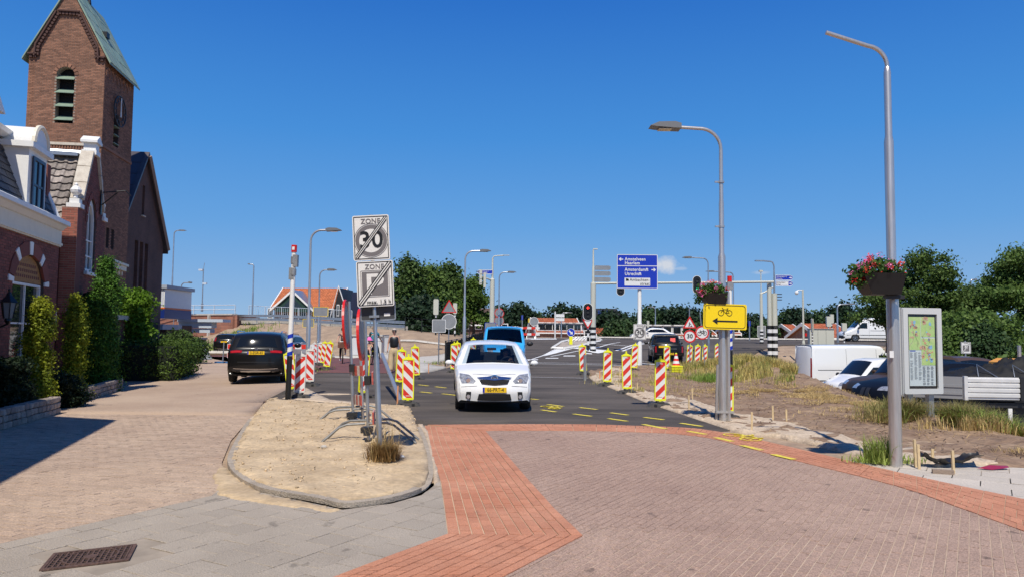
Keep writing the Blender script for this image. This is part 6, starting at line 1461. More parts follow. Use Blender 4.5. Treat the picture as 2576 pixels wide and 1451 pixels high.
def van(name,label,loc,hd,L=5.9,H=2.5,W=2.0,paint=m_cwhite,**k):
 h=L/2;c=Car(name,label,loc,hd,W,[(-h,.35),(-h-.0,1.2),(-h+.06,H-.12),(-h+.2,H-.02),(0,H),(h-2.1,H-.02),(h-1.75,H-.14),(h-1.0,H*.58),(h-.75,H*.52),(h-.12,H*.40),(h,H*.3),(h,.3)],(-h+1.0,h-.95),.34,paint,H*.55,tumble=.10,nose=.14,tail=.02,sill=.3,cat='van',**k)
 c.patch('windscreen',m_tint,[(6.05,-.86),(7.0,-.92),(7.0,.92),(6.05,.86)],.006);c.side('side_window',m_tint,[(h-2.05,H*.56),(h-2.05,H*.80),(h-1.6,H*.80),(h-1.12,H*.57)])
 c.line([(-h+2.0,.5),(-h+2.0,H-.2)]);c.line([(h-2.2,.5),(h-2.2,H-.2)]);c.line([(-h+.3,H*.47),(h-2.3,H*.47)],r=.016,name='slide_rail');c.line([(-h+.15,.62),(h-.2,.62)],r=.03,name='side_moulding')
 for s in(-1,1):c.patch('tail_light',m_tail,[(.3,s*.99),(1.5,s*.99),(1.5,s*.88),(.3,s*.88)],.01);c.patch('headlight',m_lamp,[(8.7,s*.96),(9.0,s*.66),(9.8,s*.66),(9.6,s*.97)],.008)
 c.patch('bumper',m_trim,[(10.3,-.97),(11,-.97),(11,.97),(10.3,.97)],.012);c.mirror(h-1.2,H*.56,m_trim,1.4);return c
def car_side(name,label,loc,hd,paint,L=4.8,H=1.5,W=1.85,suv=0,**k):
 h=L/2;c=Car(name,label,loc,hd,W,[(-h+.04,.3),(-h,.6),(-h+.05,.95),(-h+.5,1.05+suv*.1),(-h+1.1,H-.08),(-.4,H),(.3,H-.05),(h-1.55,1.02),(h-1.35,.98),(h-.5,.88),(h-.1,.72),(h,.5),(h-.03,.26)],(-h+.95,h-.9),.33,paint,.98,tumble=.22,nose=.2,**k)
 c.side('side_window',m_tint,[(-h+.75,1.04),(-h+1.25,H-.14),(-.4,H-.09),(.25,H-.14),(h-1.75,1.04)]);c.patch('windscreen',m_tint,[(6.1,-.88),(6.95,-.9),(6.95,.9),(6.1,.88)],.006)
 for s in(-1,1):c.patch('headlight',m_lamp,[(9.4,s*.97),(9.8,s*.58),(10.35,s*.58),(10.2,s*.97)],.008);c.patch('tail_light',m_tail,[(1.2,s*.98),(2.4,s*.98),(2.4,s*.75),(1.2,s*.75)],.008)
 for s in(-1,1):c.patch('kidney_grille' if not suv else 'grille',m_trim,[(10.2,s*.04),(10.2,s*.24),(11.0,s*.26),(11.0,s*.04)]if not suv else[(9.7,0),(9.7,s*.42),(10.9,s*.42),(10.9,0)],.010)
 c.line([(-.2,.3),(-.2,H-.12)]);c.line([(-h+.7,1.03),(h-1.7,1.03)],m_chrome,.01,'window_trim');c.mirror(h-1.75,1.06,paint,1.);return c
v1=gp(2150,42);van('white_panel_van','large white panel van parked with its rear to the grassy mound',v1+Vector((-.1,0,0)),R(8),L=6.0,H=2.55)
v2=gp(2205,35);van('white_transporter','shorter white van with dark mirror, nose towards the grassy mound',(gp(2203,37).x,37,-1.25),R(180+14),L=5.0,H=1.95,W=1.9)
car_side('bronze_suv','dark bronze SUV nose-in between the white van and the blue-black saloon',(gp(2292,26.5).x,26.5,-.6),R(180+16),mat('bronze_paint',(.06,.038,.024),.4,spec=.2),H=1.72,suv=1)
car_side('dark_blue_saloon','dark blue-black saloon with twin grille nearest the lamp post in the car park',(gp(2350,22.2).x,22.2,-.46),R(180+16),mat('midnight_paint',(.006,.008,.014),.45,spec=.1),H=1.46)
car_side('black_coupe','black car tail just showing left of the big white panel van',(gp(2034,46).x,46,-1.1),R(84),m_cblack,H=1.4)
car_side('brown_estate','brown estate car roof with chrome rail behind the flatbed body',(gp(2385,29.5).x,29.5,-.62),R(190),mat('brown_paint',(.08,.05,.04),.35,coat=.4,spec=.3),H=1.62,suv=1)
van('distant_white_van','white van on the far road above the parked vans',(at(2195,842,70).x,70,Z(at(2195,842,70).x,70)),R(180-4),L=5.8,H=2.2)
car_side('small_white_car','small white car far off between the zone sign post and the pickup',(gp(1640,84).x,84,Z(gp(1640,84).x,84)-.3),R(175),m_cwhite)
fb=gp(2500,18.0);ft=thing('flatbed_trailer','aluminium dropside truck bed standing in the weeds at the right edge','truck bed',(at(2420,842,18).x,18,-.50),R(-5))
m_alu=mat('ribbed_aluminium',(.74,.73,.70),.45,metal=.25,var=.12,vs_=4)
ztop,zbot=hz(947,2430,18)+.50,hz(1003,2430,18)+.50
def ribbed(name,x0,x1,y):
 mb=MB();n=4;hh=(ztop-zbot)
 pr=[(.0,0),(0,.03)]
 for i in range(n):z0=.04+i*(hh-.05)/n;pr+=[(0,z0),(.03,z0+.02),(.03,z0+(hh-.05)/n-.03),(0,z0+(hh-.05)/n-.01)]
 pr+=[(0,hh),(-.03,hh),(-.03,0)]
 mb.add([(x,y-a,zbot+b)for x in(x0,x1)for a,b in pr],[tuple(range(len(pr))),tuple(range(2*len(pr)-1,len(pr)-1,-1))]+[(i,(i+1)%len(pr),len(pr)+(i+1)%len(pr),len(pr)+i)for i in range(len(pr))])
 return mb.build(name,m_alu,ft)
ribbed('side_panel',.09,1.28,0);ribbed('side_panel',1.40,3.6,0)
mb=MB();mb.b2((0,-.05,zbot-.02),(.08,.04,ztop+.02));mb.build('corner_post',m_alu,ft);mb=MB();mb.b2((1.29,-.05,zbot-.02),(1.39,.04,ztop+.01));mb.build('corner_post',m_trim,ft)
mb=MB();mb.M=Matrix.Rotation(R(-28),4,'Z');mb.b2((-1.6,-.02,zbot),(-.02,.02,ztop));mb.b2((-1.6,-.04,zbot+.1),(-.02,-.021,zbot+.16));mb.b2((-1.6,-.04,zbot+.28),(-.02,-.021,zbot+.34));mb.build('headboard',mat('grey_aluminium',(.33,.33,.33),.5,metal=.4),ft)
mb=MB();mb.b2((0,.05,zbot-.04),(3.6,2.0,zbot+.02));mb.b2((-.9,.1,zbot-.2),(3.6,.3,zbot-.08));mb.b2((.3,.3,.1),(3.4,1.7,zbot-.2));mb.build('chassis',m_trim,ft)
for x in(.9,2.7):mb=MB();mb.lathe([(0,-.1),(.33,-.1),(.36,0),(.33,.1),(0,.1)],20,(x,.35,.36),'Y');mb.build('wheel',m_rubber,ft)
mb=MB();mb.M=Matrix.Translation((.95,-.12,zbot-.55));mb.b2((0,0,0),(.09,.03,.35));mb.build('reflector_strip',m_whitep,ft)
tp=thing('tarpaulin','crumpled black tarpaulin heaped over the load of the flatbed','tarpaulin',(ft.location.x+.15,18.5,ft.location.z+ztop-.06),R(-5))
V,F=[],[];nx_,ny_=60,30
for j in range(ny_):
 for i in range(nx_):
  x,y=i/(nx_-1)*3.6,j/(ny_-1)*1.5;e=math.sin(math.pi*min(1,i/(nx_-1)*1.02))**.6*math.sin(math.pi*j/(ny_-1))**.5
  V.append((x,y,max(0,e)*(.30+.22*math.exp(-((x-2.2)/.7)**2))+noise.fractal(Vector((x*3.5,y*3.5,4)),.7,2,4)*.17*e))
for j in range(ny_-1):
 for i in range(nx_-1):k_=j*nx_+i;F.append((k_,k_+1,k_+nx_+1,k_+nx_))
raw('sheet',V,F,mat('black_tarp',(.014,.014,.014),.7,spec=.3),tp,smooth=True)
for i in range(2):
 mb=MB();x=.55+i*.85;mb.tube([(x-.05,-.02,.05),(x,.15,.34),(x+.42,-.02,.02)],.012,5);mb.build('tarp_hoop',m_galv,tp)
sk=thing('orange_machine','orange-yellow machine body showing behind the tarpaulin at the right edge','machine',(at(2598,842,21).x,21,-.9),0)
mb=MB();mb.prism([(-.55,1.5),(1.5,1.5),(1.5,2.02+.02),(-.25,2.06),(-.5,1.95)],0,1.2);mb.build('bonnet',mat('machine_orange',(.75,.33,.03),.4),sk);mb=MB();mb.b2((-.5,.1,0),(1.4,1.1,1.49));mb.build('chassis',m_trim,sk)
m_refw=mat('sign_white',(.74,.74,.72),.45,var=.05,vs_=30)
m_dullw=mat('dull_sign_white',(.74,.72,.68),.5,c2=(.68,.66,.62),vs_=14,stretch=(.3,1,3))
m_sblack=mat('sign_black',(.012,.012,.012),.4)
m_sgrey=mat('sign_grey',(.16,.145,.145),.5)
m_sred=mat('sign_red',(.62,.015,.012),.4)
m_brred=mat('barrier_red',(.70,.035,.02),.45,var=.1,vs_=8)
m_sblue=mat('sign_blue',(.008,.035,.42),.4)
m_syel=mat('sign_yellow',(.86,.62,.005),.4)
m_fyel=mat('beacon_yellow',(.80,.80,.02),.45)
m_aluback=mat('sign_back',(.33,.34,.34),.45,metal=.4,var=.15,vs_=3)
m_steel=mat('brushed_steel',(.60,.58,.55),.34,metal=.7,c2=(.50,.48,.45),vs_=5,stretch=(8,8,.6))
m_rubberb=mat('recycled_rubber',(.075,.07,.066),.9,var=.35,vs_=20,bump=.6,bs=60)
m_wood=mat('raw_wood',(.66,.50,.28),.8,var=.2,vs_=20)
m_sigg=mat('signal_beige',(.52,.52,.44),.5)
def blob_tube(parent,nm,pts,r,m,n=12):mb=MB();mb.tube(pts,r,n);return mb.build(nm,m,parent,smooth=True)
def stripes(x0,x1,z0,z1,slope,n,phase=0.):
 """diagonal red bands clipped to the board"""
 w,h=x1-x0,z1-z0;pitch=h/n;out=[]
 rect=[(x0,z0),(x1,z0),(x1,z1),(x0,z1)]
 for k in range(-3,n+3):
  zb=z0+pitch*(k+phase);d=w*1.0*slope;band=[(x0,zb),(x1,zb+d),(x1,zb+d+pitch/2),(x0,zb+pitch/2)]
  q=sh_clip(band,rect)
  if len(q)>2 and abs(area2(q))>1e-4:out.append(q)
 return out
def beacon(slope,frame,foot=True,label=''):
 t=thing('beacon',label,'beacon',(0,0,0),0,None)
 w,h,b=.28,.98,.15
 mb=MB();ringp(mb,rr(w,h,.03,cz=b+h/2),rr(w-.05,h-.09,.012,cz=b+h/2),-.022,.022);mb.b2((-.022,-.015,b+h),(.022,.015,b+h+.10));mb.prism([(-.10,b+h-.004),(.10,b+h-.004),(.04,b+h+.035),(-.04,b+h+.035)],-.014,.014);mb.b2((-.03,-.02,.08),(.03,.02,b+.004));mb.build('frame',frame,t)
 x0,x1,z0,z1=-(w-.05)/2,(w-.05)/2,b+.045,b+h-.045
 mb=MB();mb.b2((x0,-.010,z0),(x1,.010,z1));mb.build('board',m_refw,t)
 for q in stripes(x0+.004,x1-.004,z0+.004,z1-.004,slope,3,.0 if slope>0 else .25):mb=MB();mb.prism(q,-.0125,-.0105);mb.build('red_stripe',m_brred,t)
 for z in(z0+.05,z1-.045):mb=MB();mb.b2((-.05,-.0150,z-.010),(.05,-.0130,z+.010));mb.build('maker_mark',mat('pale_print',(.72,.5,.48),.5),t)
 mb=MB();mb.add([(x,y,z)for x,y,z in((-.30,-.16,0),(.30,-.16,0),(.30,.16,0),(-.30,.16,0),(-.20,-.12,.10),(.20,-.12,.10),(.20,.12,.10),(-.20,.12,.10))],[(3,2,1,0),(4,5,6,7),(0,1,5,4),(1,2,6,5),(2,3,7,6),(3,0,4,7)]);mb.b2((-.08,-.13,.10),(.08,.13,.135));mb.build('foot',m_rubberb,t)
 mb=MB()
 for x in(-.14,.14):mb.b2((x-.035,-.165,.02),(x+.035,-.13,.07))
 mb.build('foot_recess',m_trim,t,kind='stuff')
 return t
m_fwh=mat('beacon_white_frame',(.70,.68,.62),.5,var=.15,vs_=8)
bR,bL,bLw,bRw=beacon(1,m_fyel),beacon(-1,m_fyel),beacon(-1,m_fwh),beacon(1,m_fwh)
used=set()
G_R,G_L='striped beacons along the right side of the asphalt','striped beacons along the left side'
bl_=[(bR,1468,29,4,-3,'beacon beside the grey tube, tilted left, at the left end of the right row',G_R),(bR,1527,24,3,1.5,'second beacon of the right row, at the corner of the sandy verge',G_R),(bR,1578,21.6,2,-1.5,'beacon in front of the white sign mast, overlapping a further beacon',G_R),(bR,1660,18.0,2,1,'nearest and largest beacon of the right row',G_R),(bR,1594,32,6,4,'beacon just left of the white sign mast, leaning right',G_R),(bR,1677,33,0,1,'beacon right of the black pickup number plate, next to the cone',G_R),(bR,1828,15.4,12,1,'beacon half hidden behind the lamp post with the bicycle sign',G_R),(bR,1733,37,8,3,'beacon below the round thirty sign',G_R),(bR,1753,38,-4,3,'white-edged beacon right of the round thirty sign',G_R),(bR,1772,41,0,2,'yellow-framed beacon below the no-cycling sign',G_R),(bR,1803,45,0,2,'beacon at the near end of the paver stacks',G_R),(bR,1823,48,3,1,'furthest beacon, right of the lamp post behind the pavers',G_R),(bR,1936,62,60,1,'tiny beacon left of the twin striped masts',G_R),(bL,1026,17.6,3,0,'nearest yellow beacon left of the white car',G_L),(bL,1005,23.2,0,3,'beacon leaning right behind the nearest left beacon',G_L),(bL,1047,26.0,-4,-3,'beacon leaning left beside the pale footpath',G_L),(bL,1142,29.5,-2,0,'beacon directly left of the white car bonnet',G_L),(bL,1152,31,-12,-2,'beacon hidden behind the one left of the white car',G_L),(bL,1190,40,0,0,'beacon top showing between the black fence and the blue van',G_L),(bRw,753,19.4,6,1,'white-framed beacon right of the blue-banded pole',G_L),(bLw,779,23.0,-4,0,'white-framed beacon with faded red behind the first',G_L),(bL,736,20.6,10,-7,'yellow-framed beacon tilted behind the blue-banded pole',G_L),(bL,820,30.5,-3,8,'yellow-framed beacon leaning right beside the red cycle path',G_L),(bL,812,36,-3,4,'beacon behind the leaning one beside the red cycle path',G_L),(bLw,790,38.5,0,0,'narrow white-framed beacon left of the thin lamp post',G_L),(bLw,806,38,0,0,'narrow white-framed beacon right of the thin lamp post',G_L),(bR,913,19.6,38,2,'yellow-framed beacon seen obliquely behind the second round sign',G_L)]
for pr,px,Yb,rz,ln,lb,gr in bl_:
 p=gp(px,Yb);place(pr,p+Vector((0,0,.0)),R(rz),lb+(', %s'%'')if False else lb,gr,ry=R(ln),first=pr.name not in used);used.add(pr.name)
cn=thing('traffic_cone','red and white traffic cone on a stack of yellow feet near the pickup','cone',gp(1701,31.5))
for i in range(5):mb=MB();mb.b2((-.24,-.24,.03+i*.065),(.24,.24,.07+i*.065));mb.lathe([(.2,.07+i*.065),(.16,.095+i*.065)],12);mb.build('yellow_foot',m_fyel,cn)
for i,(m,z0,z1)in enumerate(((m_brred,.33,.43),(m_refw,.43,.54),(m_brred,.54,.64),(m_refw,.64,.75),(m_brred,.75,.83),(m_fyel,.83,.88))):
 f=lambda z:.17-(z-.33)*.25;mb=MB();mb.lathe([(f(z0),z0),(f(z1),z1)]+([(0,z1)]if i==5 else[]),16);mb.build('cone_band',m,cn,smooth=True)
def lamp(label,px,Y,top,arm,segs=((0,.085),(.42,.06),(.62,.05)),lum=.62,m=None,base=None,slope=.08,zbase=None,name='street_lamp',lumm=None):
 p=gp(px,Y,base);
 if zbase is not None:p.z=zbase
 t=thing(name,label,'street lamp',p);H=hz(top,px,Y)-p.z;L=(arm-px)*Y/FPX;sg=1 if L>0 else-1;m=m or m_steel;al=abs(L)
 rb=min(.42,al*.35);zb=H-rb-al*slope
 prof=[]
 for i,(f,r)in enumerate(segs):
  z=f*H;
  if i:prof+=[(segs[i-1][1],z-.06*H/6),(r,z+.02)]
  else:prof+=[(r,-.1)]
 prof.append((segs[-1][1]*.92,zb));mb=MB();mb.lathe(prof,14);mb.build('mast',m,t,smooth=30)
 ra=segs[-1][1]*.85;pts=[(0,0,zb)]+[(sg*rb*(1-math.cos(a)),0,zb+rb*math.sin(a))for a in[math.pi/2*i/7*.93 for i in range(1,8)]]
 xe=al-(lum if lum else 0);e=pts[-1];pts.append((sg*xe,0,e[2]+(xe-rb)*slope));mb=MB();mb.tube(pts,ra,10);mb.build('arm',m,t,smooth=True)
 if lum:
  x=sg*xe;z=pts[-1][2];w=.15
  mb=MB();pr=[(0,-.05),(0,.05),(.12,.085),(.45*lum/.62,.075),(lum,.0),(lum*.8,-.02),(.15,-.045)]
  mb.M=Matrix.Translation((x,0,z))@Matrix.Diagonal((sg,1,1,1));mb.prism(pr,-w,w);lo=mb.build('luminaire',lumm or mat('lamp_grey',(.16,.165,.17),.45),t)
  mb=MB();mb.M=Matrix.Translation((x,0,z))@Matrix.Diagonal((sg,1,1,1));mb.b2((.18,-w*.75,-.056),(lum*.72,w*.75,-.048));mb.build('lamp_glass',mat('lamp_lens',(.5,.46,.36),.15),lo)
 return t,H
l1,H1=lamp('thick brushed steel lamp post in the right foreground, its arm without a lantern',2254,9.95,66,2098,((0,.080),(.085,.0785),(.262,.078),(.42,.060),(.74,.046),(.90,.034)),lum=0,base=1160,slope=.34)
mb=MB();mb.lathe([(.03,-.03),(.036,0),(.026,.0),(.026,-.02)],12,(0,0,0),'X');
c_=gp(2254,9.95,1160)
mb=MB();zf=hz(738,2254,9.95);mb.lathe([(.09,zf-.035),(.108,zf-.035),(.108,zf-.015),(.092,zf-.01),(.092,zf+.004),(.108,zf+.008),(.108,zf+.03),(.09,zf+.03)],16);mb.build('clamp',m_trim,l1)
mb=MB();z_=hz(890,2254,9.95);mb.b2((-.10,-.094,z_-.045),(-.045,-.088,z_+.045));mb.build('sticker',m_refw,l1)
l2,H2=lamp('tall galvanised street lamp carrying the yellow bicycle sign and a hanging basket',1819,14.8,314,1637,((0,.082),(.26,.074),(.56,.050),(.74,.042)),lum=.62,base=1056,slope=.06)
for py in(458,570):mb=MB();z_=hz(py,1810,14.8);mb.lathe([(.05,z_-.02),(.062,z_-.02),(.062,z_+.02),(.05,z_+.02)],12);mb.b2((-.13,-.02,z_-.015),(-.05,.02,z_+.015));mb.build('band_clamp',m_steel,l2)
mb=MB();mb.tube([(.10,-.05,.05),(.10,-.05,2.6)],.038,10);mb.b2((-.16,-.09,.20),(.20,-.02,.24));mb.build('sign_post',m_steel,l2)
mb=MB();mb.tube([(-.13,.02,.02),(-.09,.02,1.15)],.03,8);mb.build('side_tube',m_steel,l2)
GL='street lamps of the new crossing'
for a in(('tall steel lamp right behind the blue-banded pole',773,29,576,850,.6),('second lamp with right arm, in front of the orange-roofed house',799,47,677,842,.6),('tallest of the lamps left of the blue van',1167,39.5,629,1232,.6),('lamp mast just right of the beige signal mast',1254,58,683,1297,.7),('lamp right of the church hall, tall, arm to the right',427,84,640,458,.6),('short lamp in front of the brick abutment',450,58,710,476,.6),('lamp on the bridge with lantern to the left',632,82,679,617,.4),('lamp behind the hanging basket with lantern to the left',1783,54,647,1717,.7),('lamp with curved top left of the tall right-hand pole',2108,66,763,2155,.6),('thin lamp behind the zone thirty plate, lantern left',1649,100,771,1628,.5),('small lamp rising behind the red terrace',1412,105,785,1440,.5),('lamp beyond the flower basket',1846,75,682,1776,.7),('slender lamp seen through the robinia trees',2447,60,703,2462,.3)):
 t_,h_=lamp(a[0],a[1],a[2],a[3],a[4],((0,.085),(.40,.055),(.6,.048))if a[2]<60 else((0,.09),(.45,.07)),lum=a[5]*min(1.4,max(1.,a[2]/60))if abs(a[4]-a[1])*a[2]/FPX>a[5]+.3 else .25,m=m_galv if a[2]>40 else m_steel,slope=.04);t_['group']=GL
 if a[1]in(427,632):t_.location.z=hz(792,a[1],a[2])
cm=thing('camera_mast','thin mast with two cameras and aerial on the bridge','camera mast',at(508,783,84));s_=84/FPX
mb=MB();mb.lathe([(.14,0),(.14,20*s_),(.07,21*s_),(.06,105*s_)],8);mb.tube([(0,0,105*s_),(.1,0,122*s_)],.03,5);mb.build('mast',m_galv,cm)
for z_,sx in((104,-1),(70,1)):mb=MB();mb.box((sx*.25,-.1,z_*s_),(.45,.22,.2));mb.tube([(0,0,z_*s_-.1),(sx*.25,-.1,z_*s_-.1)],.04,5);mb.build('camera',m_galvp,cm)
cq=thing('camera_mast','beige pole with white dome camera on a bracket behind the vans','camera mast',gp(2022,50));h_=hz(728,2022,50)-cq.location.z
mb=MB();mb.lathe([(.10,0),(.10,h_*.32),(.07,h_*.34),(.06,h_)],10);mb.build('mast',m_sigg,cq)
mb=MB();mb.tube([(0,0,h_-.06),(-.25,0,h_-.05),(-.40,0,h_-.1)],.035,6);mb.sphere((-.42,0,h_-.22),(.13,.13,.14));mb.build('dome_camera',m_refw,cq)
mb=MB();mb.box((.15,0,2.2),(.12,.12,.2));mb.build('detector',m_sred,cq)
def plate_frame(parent,w,h,r,m=None,th=.02,back=None):
 mb=MB();mb.prism(rr(w,h,r),0,th);mb.build('plate',m or m_dullw,parent)
def edge_line(parent,w,h,r,t,inset,m=None,y=-.0035):
 mb=MB();ringp(mb,rr(w-inset*2,h-inset*2,max(r-inset,.004),6),rr(w-inset*2-2*t,h-inset*2-2*t,max(r-inset-t,.003),6),y,-.0006);mb.build('border',m or m_sblack,parent)
def diag(parent,w,h,x0,z0,x1,z1,m=None,offs=(-.026,0,.026),t=.013,y=-.0085):
 a,b=Vector((x0,z0)),Vector((x1,z1));d=(b-a).normalized();n=Vector((-d.y,d.x));rect=[(-w/2,-h/2),(w/2,-h/2),(w/2,h/2),(-w/2,h/2)]
 mb=MB();k=abs(offs[-1])-t*.5;q=sh_clip([tuple(a-d*.1-n*k),tuple(b+d*.1-n*k),tuple(b+d*.1+n*k),tuple(a-d*.1+n*k)],rect)
 mb.prism(q,y+.0018,y+.0030);mb.build('white_band',m_dullw,parent)
 for o in offs:
  c0,c1=a+n*o,b+n*o;q=sh_clip([tuple(c0-d*.1-n*t/2),tuple(c1+d*.1-n*t/2),tuple(c1+d*.1+n*t/2),tuple(c0-d*.1+n*t/2)],rect)
  mb=MB();mb.prism(q,y,y+.0015);mb.build('diagonal_bar',m or m_sblack,parent)
def zone30(parent,w,h,s,scale=1.):
 e=thing('zone_plate',None,None,(0,0,0));e.parent=parent
 plate_frame(e,w,h,.02*s);edge_line(e,w,h,.02*s,.008*s,.012*s)
 text(e,'ZONE',.072*s,(0,-.004,h/2-.065*s),m_sgrey,bold=.0015*s)
 cz=-.03*s
 mb=MB();ringp(mb,disc(.178*s,36,0,cz),disc(.172*s,36,0,cz),-.003,-.001);mb.build('thin_ring',m_sgrey,e)
 mb=MB();ringp(mb,disc(.165*s,36,0,cz),disc(.125*s,36,0,cz),-.003,-.001);mb.build('ring',m_sgrey,e)
 text(e,'30',.245*s,(0,-.0045,cz),m_sblack,bold=.004*s)
 diag(e,w-.05*s,h-.05*s,-w/2+.03*s,-h/2+.03*s,w/2-.03*s,h/2-.03*s,offs=tuple(o*s for o in(-.017,0,.017)),t=.0085*s)
 return e
zp=gp(957,9.8,1165);zs=thing('zone_sign','leaning steel post with end of zone 30 and end of parking zone plates','road sign',zp,R(0),ry=R(-3.4))
mb=MB();mb.lathe([(.038,-.1),(.038,1.36),(.026,1.42),(.026,3.28),(0,3.28)],14);mb.build('post',m_galv,zs,smooth=30)
e=zone30(zs,.485,.60,1.28);e.location=(.0,-.05,2.97);e.scale=(1,1,1)
e=thing('zone_plate',None,None,(0,0,0));e.parent=zs;e.location=(.03,-.05,2.36);w_,h_=.485,.60
plate_frame(e,w_,h_,.025);edge_line(e,w_,h_,.025,.010,.014);text(e,'ZONE',.09,(0,-.004,h_/2-.08),m_sgrey,bold=.0015)
mb=MB();ringp(mb,rr(.38,.35,.015,cz=.0),rr(.366,.336,.012,cz=.0),-.003,-.001);mb.build('thin_ring',m_sgrey,e)
mb=MB();mb.prism(rr(.345,.315,.012),-.003,-.001);mb.build('parking_field',m_sgrey,e)
sp_=lambda L:[(a*1.2,b*1.08)for a,b in L]
mb=MB();mb.prism(sp_([(-.09,-.13),(-.04,-.13),(-.04,-.03),(.03,-.03),(.085,0),(.10,.045),(.085,.09),(.03,.12),(-.09,.12)]),-.0045,-.0032);mb.build('letter_p',m_dullw,e)
mb=MB();mb.prism(sp_([(-.04,.01),(.02,.01),(.045,.025),(.05,.045),(.045,.065),(.02,.08),(-.04,.08)]),-.0062,-.0048);mb.build('letter_p_counter',m_sgrey,e)
diag(e,w_-.05,h_-.05,-w_/2+.03,-h_/2+.03,w_/2-.03,h_/2-.03,offs=(-.028,0,.028),t=.013)
text(e,'max. 1.5 h',.072,(.045,-.0095,-h_/2+.058),m_sblack,bold=.0012)
mb=MB();mb.b2((-.19,.03,1.88),(.27,.06,2.12));mb.build('dark_rear_plate',mat('rear_plate',(.05,.052,.056),.5),zs)
mb=MB();ringp(mb,rr(.47,.25,.02,cx=.04,cz=2.0),rr(.44,.22,.015,cx=.04,cz=2.0),.022,.029);mb.build('rear_plate_rim',m_galv,zs)
mb=MB();mb.b2((.12,.022,1.93),(.20,.028,1.97));mb.build('plate_sticker',m_refw,zs)
for z_ in(1.93,2.09):mb=MB();mb.b2((-.065,-.045,z_-.015),(.065,.05,z_+.015));mb.build('clamp',m_galv,zs)
def trestle(label,px,Y,base,lean,ctr,r,H,arms,rz,boards):
 t=thing('round_sign_trestle',label,'temporary sign',gp(px,Y,base)+Vector((0,0,.07)),0,None,ry=lean)
 mb=MB();mb.lathe([(.027,0),(.027,H)],10);mb.build('post',m_galv,t)
 mb=MB();mb.lathe([(.027,0),(.027,1.25)],10,(.17,.02,0));mb.build('board_post',m_steel,t)
 e=thing('round_sign',None,None,(-.06,-.03,ctr),rz);e.parent=t
 mb=MB();mb.lathe([(0,-.01),(r,-.01),(r+.012,0),(r,.012),(0,.012)],36,axis='Y');mb.build('sign_face',m_aluback,e)
 mb=MB();mb.lathe([(r*.80,-.014),(r*.99,-.014),(r*.99,-.011)],36,axis='Y');mb.lathe([(r,-.02),(r+.014,-.02),(r+.014,.02),(r,.02)],36,axis='Y');mb.build('red_rim',m_sred,e)
 for k,(y,z)in enumerate(((-.12,.16),(.12,.19))):
  for s in(-1,1):
   mb=MB();mb.tube([(s*.03,y*.8,z+.10),(s*.30,y,z+.10),(s*.42,y*1.1,z+.06),(s*.76,y*1.5-.05,-.05)],.019,8);mb.build('leg',mat('old_galvanised',(.27,.27,.26),.5,metal=.5,var=.3,vs_=8),t,smooth=True)
 mb=MB();mb.b2((-.10,-.1,.12),(.06,.1,.20));mb.b2((-.05,-.14,.08),(.04,.14,.14));mb.build('leg_clamp',m_trim,t)
 mb=MB();mb.b2((-.03,-.06,H*.42),(.06,.05,H*.42+.14));mb.build('black_clamp',m_trim,t)
 for(z,yaw,L)in boards:
  b=thing('barrier_board',None,None,(.10,-.05,z),yaw);b.parent=t
  for i in range(5):mb=MB();mb.b2((-L/2+i*L/5,-.012,-.09),(-L/2+(i+1)*L/5-.002,.012,.09));mb.build('board_field',mat('faded_red',(.52,.10,.07),.6,var=.35,vs_=25)if i%2==0 else mat('faded_white',(.60,.52,.46),.6,var=.3,vs_=25),b)
 return t
trestle('first temporary round sign seen edge-on, further back in the sand',889,13.6,1068,R(-3.4),1.80,.44,2.22,0,R(95.5),[(.95,R(-52),.5),(.42,R(-62),.48)])
trestle('second temporary round sign seen edge-on beside the zone sign post',927,11.5,1118,R(-3.0),1.62,.39,2.0,0,R(94),[(.95,R(-80),.5),(.35,R(-82),.48)])
ss=thing('steel_tube','long grey tube leaning down to the nearest left beacon','tube',gp(1008,17.9));a=at(961,890,22.5)-ss.location
mb=MB();mb.tube([(0,0,.08),tuple(a)],.055,10);mb.build('tube',m_steel,ss,smooth=True)
dp=thing('banded_pole','white pole with blue spiral bands and black foot beside the black SUV','pole',gp(724,18.8,1010),0,None,ry=R(.8));Hd=hz(622,738,18.8)
def banded(t,H,rb,rt,blk,band0,band1):
 f=lambda z:rb+(rt-rb)*z/H
 mb=MB();mb.lathe([(f(0),-.1),(f(blk),blk)],14);mb.build('black_base',m_sblack,t,smooth=True)
 mb=MB();mb.lathe([(f(blk),blk),(f(H),H),(0,H)],14);mb.build('white_shaft',m_whitep,t,smooth=30)
 n=3;pitch=(band1-band0)/n;N=20
 for k in range(n):
  vs,fs=[],[]
  for i in range(N+1):
   a=-math.pi+2*math.pi*i/N;zo=band0+k*pitch+pitch*.62*(i/N)
   for dz in(0,pitch*.45):z=min(max(zo+dz-pitch*.3,blk),band1);r=f(z)+.003;vs.append((r*math.sin(a),-r*math.cos(a),z))
  for i in range(N):fs.append((2*i,2*i+2,2*i+3,2*i+1))
  mb=MB();mb.add(vs,fs);mb.build('blue_band',m_sblue,t,smooth=True)
banded(dp,Hd,.072,.055,1.12,1.12,1.78)
mb=MB();mb.lathe([(.075,Hd-.42),(.075,Hd-.25)],12);mb.lathe([(.078,Hd-.72),(.078,Hd-.56)],12);mb.box((.05,0,Hd-.35),(.12,.13,.30));mb.box((-.03,0,Hd-.68),(.13,.12,.3));mb.build('sensor',m_aluback,dp)
mb=MB();mb.lathe([(.072,Hd-.13),(.072,Hd+.05),(0,Hd+.05)],12);mb.build('red_cap',m_sred,dp);mb=MB();mb.b2((-.03,-.078,Hd-.08),(.03,-.073,Hd-.0));mb.build('cap_symbol',m_refw,dp)
